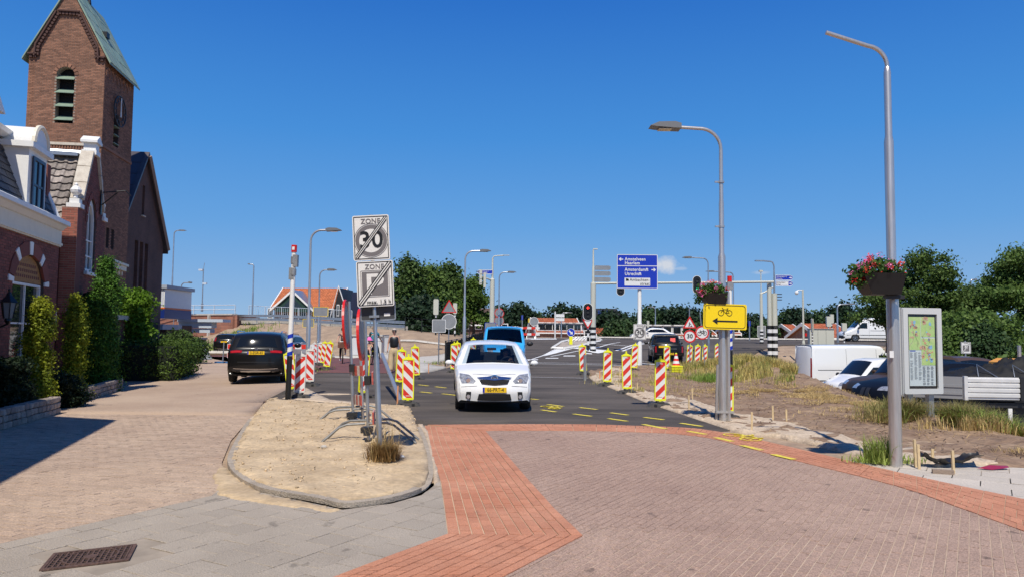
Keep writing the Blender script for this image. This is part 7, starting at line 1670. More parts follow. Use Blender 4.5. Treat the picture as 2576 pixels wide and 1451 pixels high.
d2=thing('banded_pole','white pole with blue spiral bands behind the lamp post with bicycle sign','pole',gp(1838,20,1005));H_=hz(697,1838,20)-d2.location.z
banded(d2,H_,.07,.055,1.35,1.35,2.0)
mb=MB();mb.lathe([(.064,H_-.13),(.064,H_+.03),(0,H_+.03)],12);mb.build('red_cap',m_sred,d2);mb=MB();mb.box((0,0,H_-.24),(.15,.13,.2));mb.build('sensor',m_aluback,d2)
def barrier(label,px,Y,w,zs_,rz=0,foot=True):
 t=thing('road_barrier',label,'barrier',gp(px,Y),rz)
 for z in zs_:
  n=max(4,int(w/.35));
  for i in range(n):mb=MB();mb.b2((-w/2+i*w/n,-.02,z-.10),(-w/2+(i+1)*w/n,.02,z+.10));mb.build('board_field',m_brred if i%2==0 else m_refw,t)
 for x in(-w*.35,w*.35):mb=MB();mb.tube([(x,.03,0),(x,.03,max(zs_))],.025,6);mb.tube([(x,-.35,.02),(x,-.25,.25),(x,.25,.25),(x,.35,.02)],.022,6);mb.build('stand',m_galv,t)
 return t
barrier('red and white double-board barrier beside the first lamp',757,33.5,1.15,(.55,1.0));
barrier('red and white barrier above the blue van roof, left piece',1270,66,2.4,(1.0,));barrier('long red and white barrier left of the red terrace',1315,66,3.0,(.45,1.0));barrier('short red and white barrier in front of the terrace gable',1232+104,70,1.2,(1.0,))
bt=thing('barrier_trestle','galvanised trestle with two red boards and blue feet on the left street','barrier',gp(575,41));
for x in(-.32,.0,.28):mb=MB();mb.tube([(x,0,.05),(x+.03,0,1.15)],.035,6);mb.build('post',m_galv,bt)
for z in(.45,.92):mb=MB();mb.b2((-.05,-.06,z-.13),(.5,-.02,z+.13));mb.build('board',m_brred,bt);mb=MB();ringp(mb,[(-.07,z-.15),(.52,z-.15),(.52,z+.15),(-.07,z+.15)],[(-.05,z-.13),(.5,z-.13),(.5,z+.13),(-.05,z+.13)],-.062,-.018);mb.build('board_edge',m_refw,bt)
for x in(-.45,.15):mb=MB();mb.b2((x-.25,-.2,0),(x+.25,.2,.09));mb.build('foot',mat('blue_foot',(.03,.12,.28),.6),bt)
def pole(t,H,r=.03,m=None,n=8):mb=MB();mb.lathe([(r,-.1),(r,H),(0,H)],n);return mb.build('post',m or m_galv,t)
def at_h(px,py,Y,t):p=at(px,py,Y);return(p.x-t.location.x,p.z-t.location.z)
def back_sign(label,px,Y,py,w,h,edge=m_refw,name='sign_back',shape='rect',top=None,rz=0):
 t=thing(name,label,'road sign',gp(px,Y),rz);z=hz(py,px,Y)-t.location.z;pole(t,z+(h/2 if top is None else top),.03)
 e=thing('sign_plate',None,None,(0,-.05,z));e.parent=t
 o=rr(w,h,.04)if shape=='rect' else disc(w/2)
 mb=MB();mb.prism(o,0,.015);mb.build('plate',m_aluback,e);i_=[(a*.93,b*.93)for a,b in o];mb=MB();ringp(mb,o,i_,-.006,-.001);mb.build('rim',edge,e)
 return t
back_sign('grey back of a wide yellow-edged sign in front of the orange-roofed house',804,40,783,.82,.50,m_syel)
back_sign('small grey sign back with yellow edge left of the first lamp',774,60,812,.92,.66,m_syel)
back_sign('grey rectangular sign back with white rim, on its own post beside the footpath',1103,36,819,.66,.62)
t=back_sign('round grey sign back below a triangular one',1128,46,808,.95,.95,shape='disc',top=1.3)
e=thing('triangle_plate',None,None,(0,-.05,hz(775,1128,46)-t.location.z));e.parent=t
tri=lambda r:[(r*math.sin(a),r*math.cos(a))for a in(0,2*math.pi/3,4*math.pi/3)]
mb=MB();mb.prism(tri(.52),0,.015);mb.build('plate',m_aluback,e);mb=MB();ringp(mb,tri(.54),tri(.44),-.01,-.001);mb.build('red_rim',m_sred,e)
t=back_sign('pair of round grey sign backs with red rims behind the blue van',1255,60,806,.78,.78,m_sred,shape='disc',top=1.4)
e=thing('sign_plate',None,None,(0,-.05,hz(787,1255,60)-t.location.z));e.parent=t;mb=MB();mb.prism(disc(.38),0,.015);mb.build('plate',m_aluback,e);mb=MB();ringp(mb,disc(.39),disc(.34),-.006,-.001);mb.build('rim',m_sred,e)
back_sign('round grey sign back above the barrier left of the terrace',1343,70,808,.85,.85,m_refw,shape='disc')
back_sign('square grey sign back at the edge of the tall grass',1084+832+0,62,833,.7,.95)
back_sign('small rectangular sign back beside the first striped mast',1243-10,52,824,.8,.75,m_sblue)
t=thing('keep_right_bollard','blue round sign with white arrow on a yellow bollard at the island tip','bollard',gp(1436,56,858));
mb=MB();mb.b2((-.12,-.1,.12),(.12,.1,.72));mb.build('bollard',m_fyel,t)
e=thing('arrow_sign',None,None,(0,-.05,1.02));e.parent=t;mb=MB();mb.prism(disc(.30),0,.03);mb.build('plate',m_sblue,e);mb=MB();ringp(mb,disc(.31),disc(.285),-.008,-.001);mb.build('rim',m_refw,e)
mb=MB();mb.M=Matrix.Rotation(R(45),4,'Y');mb.prism([(-.2,-.05),(.03,-.05),(.03,-.14),(.2,0),(.03,.14),(.03,.05),(-.2,.05)],-.008,-.001);mb.build('arrow',m_refw,e)
def feet_stack(label,px,Y):
 t=thing('barrier_feet',label,'barrier feet',gp(px,Y)+Vector((0,0,.12)))
 for i in range(3):
  x=-.3+i*.25;mb=MB();mb.tube([(x-.75,-.1,0),(x-.35,0,.35),(x+.35,0,.35),(x+.75,-.1,0)],.018,6);mb.tube([(x,0,.3),(x,0,1.25-.1*(i%2))],.018,6);mb.build('foot',m_galv,t)
 return t
feet_stack('upright galvanised sign feet standing on the traffic island',1462,60);feet_stack('galvanised sign feet lying by the striped signal mast',1487,62)
bs=thing('direction_sign','large blue direction sign with town names on a white mast','road sign',gp(1609,38,920));zb=bs.location.z;Y=38
x0,z1=at_h(1551,641,Y,bs);x1,z0=at_h(1653,727,Y,bs);w,h,cx,cz=x1-x0,z1-z0,(x0+x1)/2,(z0+z1)/2
mb=MB();mb.lathe([(.125,-.1),(.125,2.15),(.10,2.22),(.10,z0+.2)],14);mb.build('mast',m_whitep,bs,smooth=30)
e=thing('sign_panel',None,None,(cx,-.16,cz));e.parent=bs
mb=MB();mb.prism(rr(w,h,.05),0,.06);mb.build('panel',m_sblue,e);mb=MB();ringp(mb,rr(w,h,.05),rr(w-.06,h-.06,.03),-.006,-.001);mb.build('border',m_refw,e)
mb=MB();mb.b2((-w/2+.03,-.006,h*.155),(w/2-.03,-.001,h*.175));mb.build('divider',m_refw,e)
k_=h/1.76
for s_t,x_,z_ in(('Amstelveen',-.31,.36),('Haarlem',-.31,.245),('Amsterdam',-.31,.055),('Utrecht',-.31,-.07)):text(e,s_t,.235,(x_*w,-.007,z_*h),m_refw,'LEFT',bold=.004,sx=.92)
for x_,z_ in((.235,.055),(.065,-.07)):
 mb=MB();cx_,cz_=x_*w,z_*h
 mb.prism([(cx_-.07,cz_-.07),(cx_-.025,cz_-.07),(cx_-.02,cz_+.0),(cx_+.02,cz_+.0),(cx_+.025,cz_-.07),(cx_+.07,cz_-.07),(cx_+.03,cz_+.08),(cx_-.03,cz_+.08)],-.006,-.001);mb.b2((cx_-.08,-.0075,cz_+.02),(cx_+.08,-.0062,cz_+.035));mb.build('motorway_symbol',m_refw,e)
for x_,z_,s in((-.40,.355,-1),(.40,.055,1)):
 mb=MB();mb.M=Matrix.Translation((x_*w,0,z_*h))@Matrix.Diagonal((s,1,1,1));mb.prism([(-.11,-.025),(.02,-.025),(-.02,-.08),(.04,-.08),(.12,0),(.04,.08),(-.02,.08),(.02,.025),(-.11,.025)],-.006,-.001);mb.build('arrow',m_refw,e)
mb=MB();mb.prism(rr(w*.63,h*.23,.02,cx=.0,cz=-.30*h),-.006,-.001);mb.build('white_field',m_refw,e)
text(e,'Ambachten-',.215,(w*.30,-.009,-.245*h),m_sblack,'RIGHT',bold=.002,sx=.92);text(e,'straat',.215,(w*.30,-.009,-.355*h),m_sblack,'RIGHT',bold=.002,sx=.92)
mb=MB();mb.prism([(-.28*w,-.28*h),(-.21*w,-.28*h),(-.21*w,-.22*h),(-.235*w,-.22*h),(-.24*w,-.205*h),(-.28*w,-.205*h)],-.009,-.0065);mb.build('industry_symbol',m_sblack,e)
e=zone30(bs,.64,.80,1.55);p_=at_h(1608,834,Y,bs);e.location=(p_[0],-.17,p_[1]);
gt=thing('signal_gantry','beige signal mast with long arm, striped foot and red arrow light','traffic lights',gp(1492,52,861));zb=gt.location.z;Y=52;s_=Y/FPX
Hh=lambda py,px=1492:hz(py,px,Y)-zb
def bw(t,r,z0,z1,n,x=0):
 for i in range(n):a,b=z0+(z1-z0)*i/n,z0+(z1-z0)*(i+1)/n;mb=MB();mb.lathe([(r+.006,a),(r+.006,b)],12,(x,0,0));mb.build('band',m_sblack if i%2==0 else m_refw,t)
mb=MB();mb.lathe([(.19,-.2),(.19,Hh(712)),(.1,Hh(710)),(.085,Hh(672)),(.06,Hh(668)),(.05,Hh(630))],14);mb.tube([(0,0,Hh(630)),(.0,0,Hh(627)),(.3,0,Hh(627))],.045,6);mb.build('mast',m_sigg,gt,smooth=30)
bw(gt,.20,-.05,Hh(822),9)
xe=at(1946,709,Y).x-gt.location.x
mb=MB();mb.tube([(0,0,Hh(713)),(xe,0,Hh(709,1946))],.085,10);mb.build('arm',m_sigg,gt,smooth=True)
for i,py in enumerate((674,688,703)):mb=MB();mb.b2((.1,-.06,Hh(py)-.16),(1.1,-.02,Hh(py)+.16));mb.prism([(1.1,Hh(py)-.16),(1.22,Hh(py)-.1),(1.22,Hh(py)+.1),(1.1,Hh(py)+.16)],-.06,-.02);mb.build('finger_plate',m_aluback,gt)
def signal(t,x,z,h=1.1,w=.52,arrow=False,col=None):
 e=thing('signal_head',None,None,(x,-.18,z));e.parent=t
 mb=MB();o=rr(w,h,w/2-.01,8);mb.prism(o,0,.03);mb.build('backboard',m_sblack,e);mb=MB();ringp(mb,[(a*1.10,b*1.05)for a,b in o],o,-.01,.03);mb.build('white_rim',m_refw,e)
 for i in(1,0,-1):mb=MB();mb.lathe([(.0,-.01),(.11,-.01),(.12,-.06),(.11,-.015)],14,(0,-.0,i*.28),'Y');mb.build('lens',m_trim,e)
 if arrow:mb=MB();mb.prism([(-.1,.28),(0,.38),(.03,.35),(-.02,.30),(.1,.30),(.1,.26),(-.02,.26),(.03,.21),(0,.18)],-.085,-.07);mb.build('red_arrow_light',mat('red_light',(.8,.02,.02),.4,emit=((1,.03,.02),3.5)),e)
 if col=='g':mb=MB();mb.lathe([(0,-.085),(.09,-.085)],12,(0,0,-.28),'Y');mb.build('green_light',mat('green_light',(.02,.6,.3),.4,emit=((.02,.8,.4),1.2)),e)
 return e
signal(gt,(1478-1492)*s_,Hh(784),1.15,.62,True);signal(gt,(1560-1492)*s_,Hh(722),1.15);signal(gt,(1752-1492)*s_,Hh(714),1.2,.56,col='g')
e=thing('yield_sign',None,None,((1480-1492)*s_-.05,-.15,Hh(811)));e.parent=gt;dn=lambda r:[(r*math.sin(a),r*math.cos(a))for a in(math.pi,math.pi/3,-math.pi/3)]
mb=MB();mb.prism(dn(.42)[::-1],0,.02);mb.build('plate',m_refw,e);mb=MB();ringp(mb,dn(.44),dn(.30),-.01,-.001);mb.build('red_rim',m_sred,e)
mb=MB();mb.lathe([(.07,0),(.07,Hh(818))],8,(-.35,0,0));mb.build('small_post',m_sblack,gt);bw(gt,.075,.15,Hh(818),6,-.35)
g2=thing('signal_gantry','twin beige striped masts at the right end of the signal arm','traffic lights',gp(1941,52.3,866));zb2=g2.location.z
for dx,top,r in((-.12,712,.16),(.24,737,.19)):
 x=dx;mb=MB();mb.lathe([(r,-.2),(r,hz(top,1941,Y)-zb2)],14,(x,0,0));mb.build('mast',m_sigg,g2,smooth=True);bw(g2,r,-.05,hz(818,1941,Y)-zb2,9,x)
mb=MB();zt2=hz(657,1947,Y)-zb2;mb.lathe([(.07,hz(740,1941,Y)-zb2),(.05,zt2-.3)],8,(.24,0,0));mb.tube([(.24,0,zt2-.3),(.15,0,zt2-.06),(0,0,zt2),(-.55,0,zt2+.04)],.05,6);mb.b2((-1.1,-.12,zt2+.0),(-.5,.12,zt2+.08));mb.build('lamp_arm',m_galv,g2)
for py,txt,m in((698,('Amsterdam-O','Utrecht'),m_sblue),(712.5,('Ambachten-','straat'),m_refw)):
 z=hz(py,1970,Y)-zb2;e=thing('finger_sign',None,None,(.32,-.08,z));e.parent=g2;sh_=[(0,-.17),(1.05,-.17),(1.2,-.08),(1.2,.08),(1.05,.17),(0,.17)]
 mb=MB();mb.prism(sh_,0,.04);mb.build('plate',m_sblue,e);mb=MB();ringp(mb,[(a*1.01-.01,b*1.08)for a,b in sh_],[(a*.985+.01,b*.88)for a,b in sh_],-.008,-.001);mb.build('rim',m_refw,e)
 if m is m_refw:mb=MB();mb.b2((.04,-.007,-.13),(.9,-.001,.13));mb.build('white_field',m_refw,e)
 for i,s in enumerate(txt):text(e,s,.15,(.06,-.012,.065-.13*i),m_sblack if m is m_refw else m_refw,'LEFT',sx=.8)
 mb=MB();mb.prism([(.95,-.03),(1.05,-.03),(1.05,-.08),(1.15,0),(1.05,.08),(1.05,.03),(.95,.03)],-.012,-.008);mb.build('arrow',m_refw,e)
for k in range(3):mb=MB();mb.b2((.44,-.1,hz(738+k*7,1941,Y)-zb2-.05),(.75,.1,hz(738+k*7,1941,Y)-zb2));mb.build('signal_hood',m_trim,g2)
g3_=thing('signal_mast','beige signal mast with blue finger sign and two signals, behind the blue van','traffic lights',gp(1237,55,862));zb3=g3_.location.z;Y3=55;h3=lambda py:hz(py,1240,Y3)-zb3
mb=MB();mb.lathe([(.20,-.2),(.17,h3(703)),(.08,h3(700)),(.06,h3(650))],12);mb.tube([(0,0,h3(650)),(.1,0,h3(645)),(.35,0,h3(643.5)),(.8,0,h3(643))],.045,6);mb.b2((.75,-.1,h3(643)),(1.25,.1,h3(641.5)));mb.build('mast',m_sigg,g3_,smooth=30);bw(g3_,.21,h3(852),h3(822),5)
e=thing('finger_sign',None,None,(-.02,-.14,h3(685)));e.parent=g3_;sh_=[(0,-.15),(-.95,-.15),(-1.08,-.08),(-1.08,.08),(-.95,.15),(0,.15)];mb=MB();mb.prism(sh_,0,.04);mb.build('plate',m_sblue,e);mb=MB();ringp(mb,[(a*1.01,b*1.1)for a,b in sh_],[(a*.98,b*.86)for a,b in sh_],-.008,-.001);mb.build('rim',m_refw,e)
text(e,'Amstelveen 2',.13,(-.85,-.01,.055),m_refw,'LEFT',sx=.75);text(e,'Haarlem 18',.13,(-.85,-.01,-.07),m_refw,'LEFT',sx=.75)
mb=MB();mb.prism([(-.9,-.02),(-.95,-.02),(-.95,-.06),(-1.03,0),(-.95,.06),(-.95,.02),(-.9,.02)],-.012,-.008);mb.build('arrow',m_refw,e)
mb=MB();mb.tube([(0,0,h3(706)),(-.35,-.3,h3(702)),(-.8,-.5,h3(697))],.06,6);mb.build('signal_arm',m_sigg,g3_)
for x_,py in((-.85,699),(-.55,706)):
 mb=MB();mb.b2((x_-.09,-.6,h3(py)-.55),(x_+.09,-.35,h3(py)+.55));so=mb.build('signal_head',m_sigg,g3_);mb=MB()
 for k in range(3):mb.b2((x_-.35,-.6,h3(py)+.40-k*.33),(x_-.09,-.38,h3(py)+.44-k*.33))
 mb.build('signal_hood',m_trim,so)
def small_signal(label,px,Y,top,base,hood=0,head=(.28,.75),blk=1.):
 t=thing('signal_post',label,'traffic lights',gp(px,Y,base));t.location.z=hz(base,px,Y);H=hz(top,px,Y)-t.location.z
 bw(t,.05,0,H-head[1],8);mb=MB();mb.prism(rr(head[0],head[1],.08,cz=H-head[1]/2),-.12,.12);mb.build('signal_head',m_sigg,t)
 if hood:mb=MB();[mb.b2((-.4 if hood<0 else head[0]/2,-.08,H-.18-k*.24),(-head[0]/2 if hood<0 else .4,.08,H-.14-k*.24))for k in range(3)];mb.build('signal_hood',m_trim,t)
 return t
small_signal('beige pedestrian signal on striped post left of the grey round sign',1096,50,752,842,0,(.34,1.05));small_signal('signal post with dark hoods right of the grey triangular sign',1144,52,762,845,-1)
small_signal('small signal on striped post beside the zone thirty plate',1630,80,806,845,-1,(.25,.7));small_signal('narrow signal on striped post behind the camera mast',2050+35,64,795,858,0,(.4,.9));small_signal('signal with red light above the beige cabinets',2098-5,66,790,858,0,(.3,.8));small_signal('signal post just left of the curved lamp beyond the vans',2124,64,812,866,0,(.4,.7))
small_signal('dark round-headed signal on a striped post right of the camera mast',2044,58,800,866,0,(.12,1.1))
sm=thing('signal_mast','grey mast with striped foot and curved arm left of the twin masts','traffic lights',gp(1916,62,862));h5=lambda py:hz(py,1916,62)-sm.location.z
mb=MB();mb.lathe([(.15,-.1),(.12,h5(738)),(.05,h5(736)),(.04,h5(685))],10);mb.tube([(0,0,h5(738)),(.3,0,h5(735)),(1.0,0,h5(722))],.07,6);mb.b2((-.15,-.1,h5(684)),(.15,.1,h5(680)));mb.build('mast',m_sigg,sm,smooth=30);bw(sm,.15,0,h5(828),8)
for px,Yp,top,lb in((1313,78,792,'thin blue-topped post left of the terrace gable'),(1330,90,800,'thin yellow-topped flag post left of the terrace gable'),(1886,70,806,'thin blue-topped post in the tall dry grass')):
 t=thing('marker_post',lb,'post',gp(px,Yp));pole(t,hz(top,px,Yp)-t.location.z,.06);mb=MB();H_=hz(top,px,Yp)-t.location.z;mb.b2((-.09,-.05,H_-.5),(.09,.05,H_));mb.build('top_plate',m_sblue if 'blue' in lb else m_syel,t)
t=thing('finger_post','white mast with two small white finger plates before the red terrace','road sign',gp(1396,72));z=hz(793,1396,72)-t.location.z;pole(t,z+.4,.07,m_refw)
for k in range(2):mb=MB();mb.b2((.08,-.04,z-.15-k*.38),(.9,0,z+.15-k*.38));mb.build('finger_plate',m_refw,t)
rs=thing('roadworks_sign','red-rimmed roadworks triangle above a round thirty sign on one post','road sign',gp(1735,35,905),0,None);z_t=hz(812,1735,35)-rs.location.z;z_c=hz(845,1735,35)-rs.location.z
pole(rs,z_t+.75,.025)
e=thing('triangle_plate',None,None,(0,-.05,z_t-.05));e.parent=rs;mb=MB();mb.prism(tri(.36),0,.02);mb.build('plate',m_refw,e);mb=MB();ringp(mb,tri(.385),tri(.27),-.01,-.001);mb.build('red_rim',m_sred,e)
mb=MB();mb.tube([(-.06,-.008,-.10),(-.02,-.008,-.02),(-.03,-.008,.05)],.014,4);mb.tube([(.0,-.008,-.10),(-.02,-.008,-.02)],.013,4);mb.tube([(-.03,-.008,.04),(.06,-.008,.0)],.012,4);mb.sphere((-.01,-.008,.08),.022,6,4);mb.prism([(.02,-.105),(.13,-.105),(.08,-.05)],-.01,-.002);mb.build('worker_symbol',m_sblack,e)
e=thing('speed_plate',None,None,(0,-.05,z_c));e.parent=rs;mb=MB();mb.prism(disc(.30),0,.02);mb.build('plate',m_refw,e);mb=MB();ringp(mb,disc(.30,32),disc(.235,32),-.008,-.001);mb.build('red_rim',m_sred,e);text(e,'30',.27,(0,-.01,0),m_sblack,bold=.006)
ns=thing('no_cycling_sign','round red-rimmed bicycle sign on a leaning post below the yellow board','road sign',gp(1774,32.5,912),0,None,ry=R(-5));z_=hz(836,1765,34)-ns.location.z
pole(ns,z_+.9,.025);e=thing('round_plate',None,None,(0,-.05,z_));e.parent=ns;mb=MB();mb.prism(disc(.30),0,.02);mb.build('plate',m_refw,e);mb=MB();ringp(mb,disc(.30,32),disc(.245,32),-.008,-.001);mb.build('red_rim',m_sred,e)
def bike_symbol(e,s,m,y=-.008,r=.007,name='bicycle_symbol',cx=0,cz=0):
 mb=MB();P=lambda a,b:(cx+a*s,y,cz+b*s)
 for c in(-.5,.5):mb.tube([P(c+.33*math.cos(t),.33*math.sin(t))for t in[i*math.pi/12 for i in range(25)]],r,4)
 for q in(((-.5,0),(-.27,.42),(.25,.40),(.02,-.02),(-.27,.42)),((.02,-.02),(.5,0),(.25,.40)),((-.27,.42),(-.30,.58),(-.40,.62)),((.25,.40),(.28,.52),(.18,.53),(.38,.53))):mb.tube([P(*p)for p in q],r,4)
 return mb.build(name,m,e)
bike_symbol(e,.24,m_sblack,r=.010,cz=-.03)
yb=thing('diversion_board','yellow board with black bicycle and left arrow clamped to the street lamp','road sign',at(1824,796,14.62),R(2),None,ry=R(1.0));w,h=110*14.62/FPX,64*14.62/FPX
mb=MB();mb.prism(rr(w,h,.03),0,.02);mb.build('plate',m_syel,yb);mb=MB();ringp(mb,rr(w-.05,h-.05,.06,6),rr(w-.072,h-.072,.05,6),-.004,-.0005);mb.build('border',m_sblack,yb)
bike_symbol(yb,.165,m_sblack,-.004,.0055,cx=.0,cz=.075)
mb=MB();mb.prism([(-.255,-.085),(-.15,-.155),(-.15,-.105),(.25,-.105),(.25,-.073),(-.15,-.073),(-.15,-.02)],-.004,-.0005);mb.build('arrow',m_sblack,yb)
m_pet=[mat('red_petal',(.72,.04,.03),.5,rnd=.2,trans=.2),mat('pink_petal',(.78,.16,.38),.5,rnd=.2,trans=.2)]
def basket(label,px,py,Y,w,h,dx):
 t=thing('flower_basket',label,'flower basket',at(px,py,Y));k=w
 mb=MB();mb.add([(-.5*k,-.24,0),(.5*k,-.24,0),(.5*k,.24,0),(-.5*k,.24,0),(-.22*k,-.14,-h),(.46*k,-.14,-h),(.46*k,.14,-h),(-.22*k,.14,-h)],[(0,1,2,3),(7,6,5,4),(0,4,5,1),(1,5,6,2),(2,6,7,3),(3,7,4,0)]);mb.build('trough',mat('black_trough',(.012,.012,.013),.45),t)
 mb=MB();mb.b2((.2*k,-.05,-h-.05),(.62*k,.05,-h-.004));mb.build('bracket',m_trim,t)
 bl=[(-.38*k,-.05,.03,.22*k,.24,.12),(0,0,.09,.3*k,.26,.13),(.35*k,0,.05,.2*k,.24,.12),(-.55*k,-.1,-.08,.12*k,.12,.12)]
 c,d=cloudpts(bl,1500,.6,5,.04);V,F=leaves(c,d,.055);raw('leaves',V,F,leafmat('geranium_leaves',(.035,.085,.015),(.06,.13,.02)),t,rnd=rng.random(len(c)))
 c,d=cloudpts(bl,34,.05);
 for i,m in enumerate(m_pet):
  pts=[];
  for q in c[i::2]+np.array([0,-.03,.03]):
   pts.append(q+rng.normal(0,.022,(26,3)))
  pts=np.concatenate(pts);V,F=leaves(pts,np.tile([0,-.6,.6],(len(pts),1)),.026);raw('blossoms',V,F,m,t,rnd=rng.random(len(pts)))
 return t
basket('hanging basket of red and pink geraniums on the near lamp post',2204,690,9.75,.56,.27,0)
basket('hanging basket of red and pink geraniums above the yellow bicycle board',1791,738,14.75,.50,.22,0)
mp=gp(2318,15.8);Ym=15.8;mt=thing('map_board','tall grey cabinet with a town street map behind glass at the right','map board',(at(2320,842,Ym).x,Ym,mp.z-.05),R(10));s_=Ym/FPX;zl,zh=hz(990,2320,Ym)-mt.location.z,hz(774,2320,Ym)-mt.location.z
w=.92;mb=MB();ringp(mb,rr(w,zh-zl,.03,cz=(zh+zl)/2),rr(w-.22,zh-zl-.24,.01,cz=(zh+zl)/2-.01),-.02,.1);mb.prism(rr(w,zh-zl,.03,cz=(zh+zl)/2),.1,.22);mb.build('cabinet',mat('cabinet_grey',(.56,.57,.56),.5),mt)
mb=MB();mb.b2((-w/2-.10,.05,zl-.02),(-w/2-.005,.26,zh+.01));mb.b2((-w/2-.02,.0,zl),(-w/2-.003,.1,zh));mb.build('side_rail',mat('rail_grey',(.48,.49,.49),.5),mt)
iw,ih,ic=w-.22,zh-zl-.24,(zh+zl)/2-.01
mb=MB();mb.b2((-iw/2,.02,ic-ih/2),(iw/2,.095,ic+ih/2));mb.build('black_mount',m_sblack,mt)
iw-=.08;ih-=.12
m_map=mat('map_green',(.36,.56,.18),.5,c2=(.50,.60,.26),vs_=9);m_mo=mat('map_orange',(.62,.28,.12),.5,c2=(.45,.42,.36),vs_=30);m_mw=mat('map_blue',(.25,.45,.62),.5);m_ml=mat('map_legend',(.55,.62,.64),.5)
mb=MB();mb.b2((-iw/2,.014,ic-ih/2),(iw/2,.019,ic+ih/2));mo=mb.build('map_sheet',m_ml,mt)
for(a,b,c2_,d)in((-.5,.02,-.05,.5),(-.03,.21,.5,.5),(-.03,-.20,.5,.19)):mb=MB();mb.b2((a*iw,.010,ic+b*ih-.0),(c2_*iw,.013,ic+d*ih));mb.build('map_field',m_map,mo)
rs_=random.Random(5)
for i in range(64):
 fx,fz=rs_.choice([(-.28,.3),(.22,.36),(.24,-.02),(.12,.05)]);x,z=(fx+rs_.uniform(-.16,.16))*iw,ic+(fz+rs_.uniform(-.13,.13))*ih;r=rs_.uniform(.018,.055)
 mb=MB();mb.prism([(x+r*rs_.uniform(.5,1.2)*math.cos(a),z+r*rs_.uniform(.5,1.2)*math.sin(a))for a in[k*math.pi/3 for k in range(6)]],.0075,.0095);mb.build('map_patch',m_mo if i%5 else m_mw,mo)
mb=MB()
for i in range(9):
 a=Vector((rs_.uniform(-.45,-.1)*iw if i%2 else rs_.uniform(0,.45)*iw,.007,ic+rs_.uniform(.02,.48)*ih));b=a+Vector((rs_.uniform(-.15,.15),0,rs_.uniform(-.3,.1)));b.x=max(-.48*iw,min(.48*iw,b.x));mb.tube([a,a.lerp(b,.5)+Vector((rs_.uniform(-.03,.03),0,0)),b],.003,4)
mb.build('map_roads',mat('map_road',(.25,.2,.18),.5),mo,kind='stuff')
mb=MB()
for c in range(6):
 for r_ in range(38):
  x=-.47*iw+c*iw*.158;z=ic-.22*ih-r_*.0125 if c>2 else ic-.02*ih-r_*.0155
  if z<ic-.485*ih or rs_.random()<.12:continue
  mb.b2((x,.011,z),(x+iw*rs_.uniform(.07,.12),.0135,z+.005))
mb.build('street_index',mat('print_grey',(.16,.18,.2),.6),mo,kind='stuff')
mb=MB();mb.b2((-.47*iw,.011,ic+.0*ih),(-.26*iw,.0135,ic+.012*ih));mb.build('index_heading',m_sblue,mo)
mb=MB();mb.add([(-iw/2-.03,0,ic-ih/2-.05),(iw/2+.03,0,ic-ih/2-.05),(iw/2+.03,0,ic+ih/2+.05),(-iw/2-.03,0,ic+ih/2+.05)],[(0,1,2,3)]);mb.build('glass_pane',glassmat('cabinet_glass',(.985,.99,.985)),mt)
for x in(-.25,.25):mb=MB();mb.b2((x-.06,.08,-.2),(x+.06,.2,zl+.02));mb.build('leg',m_galv,mt)
ps=thing('parking_zone_sign','small grey end-of-parking-zone plate in front of the bushes at right','road sign',gp(2430,32));z_=hz(874,2430,32)-ps.location.z;pole(ps,z_+.3,.03)
e=thing('zone_plate',None,None,(0,-.05,z_));e.parent=ps;plate_frame(e,.42,.50,.03);edge_line(e,.42,.50,.03,.012,.012);mb=MB();mb.prism(rr(.28,.26,.01,cz=-.02),-.004,-.001);mb.build('parking_field',m_sgrey,e);text(e,'P',.25,(0,-.006,-.02),m_dullw,bold=.008);text(e,'ZONE',.06,(0,-.004,.19),m_sgrey)
diag(e,.38,.46,-.18,-.22,.18,.22,offs=(-.02,.02),t=.012)
t=thing('steel_post','plain grey steel post at the right edge beside the orange machine','post',gp(2567,22));pole(t,hz(868,2567,22)-t.location.z,.05)
t=thing('grey_tube','short upright grey tube in front of the leftmost right-hand beacon','tube',gp(1468,26.5)+Vector((.02,-.3,0)));mb=MB();mb.lathe([(.055,-.1),(.055,.9),(.04,.9),(.04,.5)],12);mb.build('tube',m_aluback,t)
cb=thing('transformer_cabinet','large pale grey transformer cabinet with flat roof and yellow warning sign','cabinet',gp(922,52,858),R(-6));w,h=2.15,1.42
mb=MB();mb.b2((-w/2,0,-.2),(w/2,1.5,h));mb.build('housing',mat('cabinet_pale',(.60,.60,.56),.6),cb);mb=MB();mb.b2((-w/2-.1,-.1,h+.003),(w/2+.1,1.6,h+.12));mb.build('roof',mat('cabinet_roof',(.50,.49,.45),.7),cb)
for x in(-.98,.04):mb=MB();mb.b2((x,-.03,.12),(x+.9,-.001,h-.1));mb.build('door',mat('cabinet_door',(.62,.64,.66),.5),cb)
mb=MB();mb.b2((.36,-.05,.75),(.62,-.032,1.18));mb.build('warning_label',m_refw,cb);mb=MB();mb.prism([(.40,.98),(.58,.98),(.49,1.13)],-.056,-.052);mb.build('warning_triangle',m_syel,cb)
cb2=thing('switch_cabinet','smaller grey double-door cabinet right of the transformer cabinet','cabinet',gp(984,48,868),R(-6));mb=MB();mb.b2((-.45,0,-.2),(.45,.4,1.02));mb.b2((-.48,-.03,1.02),(.48,.43,1.07));mb.build('housing',mat('switch_grey',(.46,.47,.47),.6),cb2)
for s in(0,1):mb=MB();mb.b2((-.42+s*.425,-.02,.08),(-.01+s*.425,-.001,.97));mb.build('door',mat('switch_door',(.50,.51,.51),.55),cb2)
cb3=thing('control_cabinet','beige signal control cabinets beyond the white panel van','cabinet',gp(2068,62,868));
for s in range(3):mb=MB();mb.b2((-1.0+s*.68,0,-.3),(-.34+s*.68,.5,1.25));mb.build('cabinet_door',m_sigg,cb3)
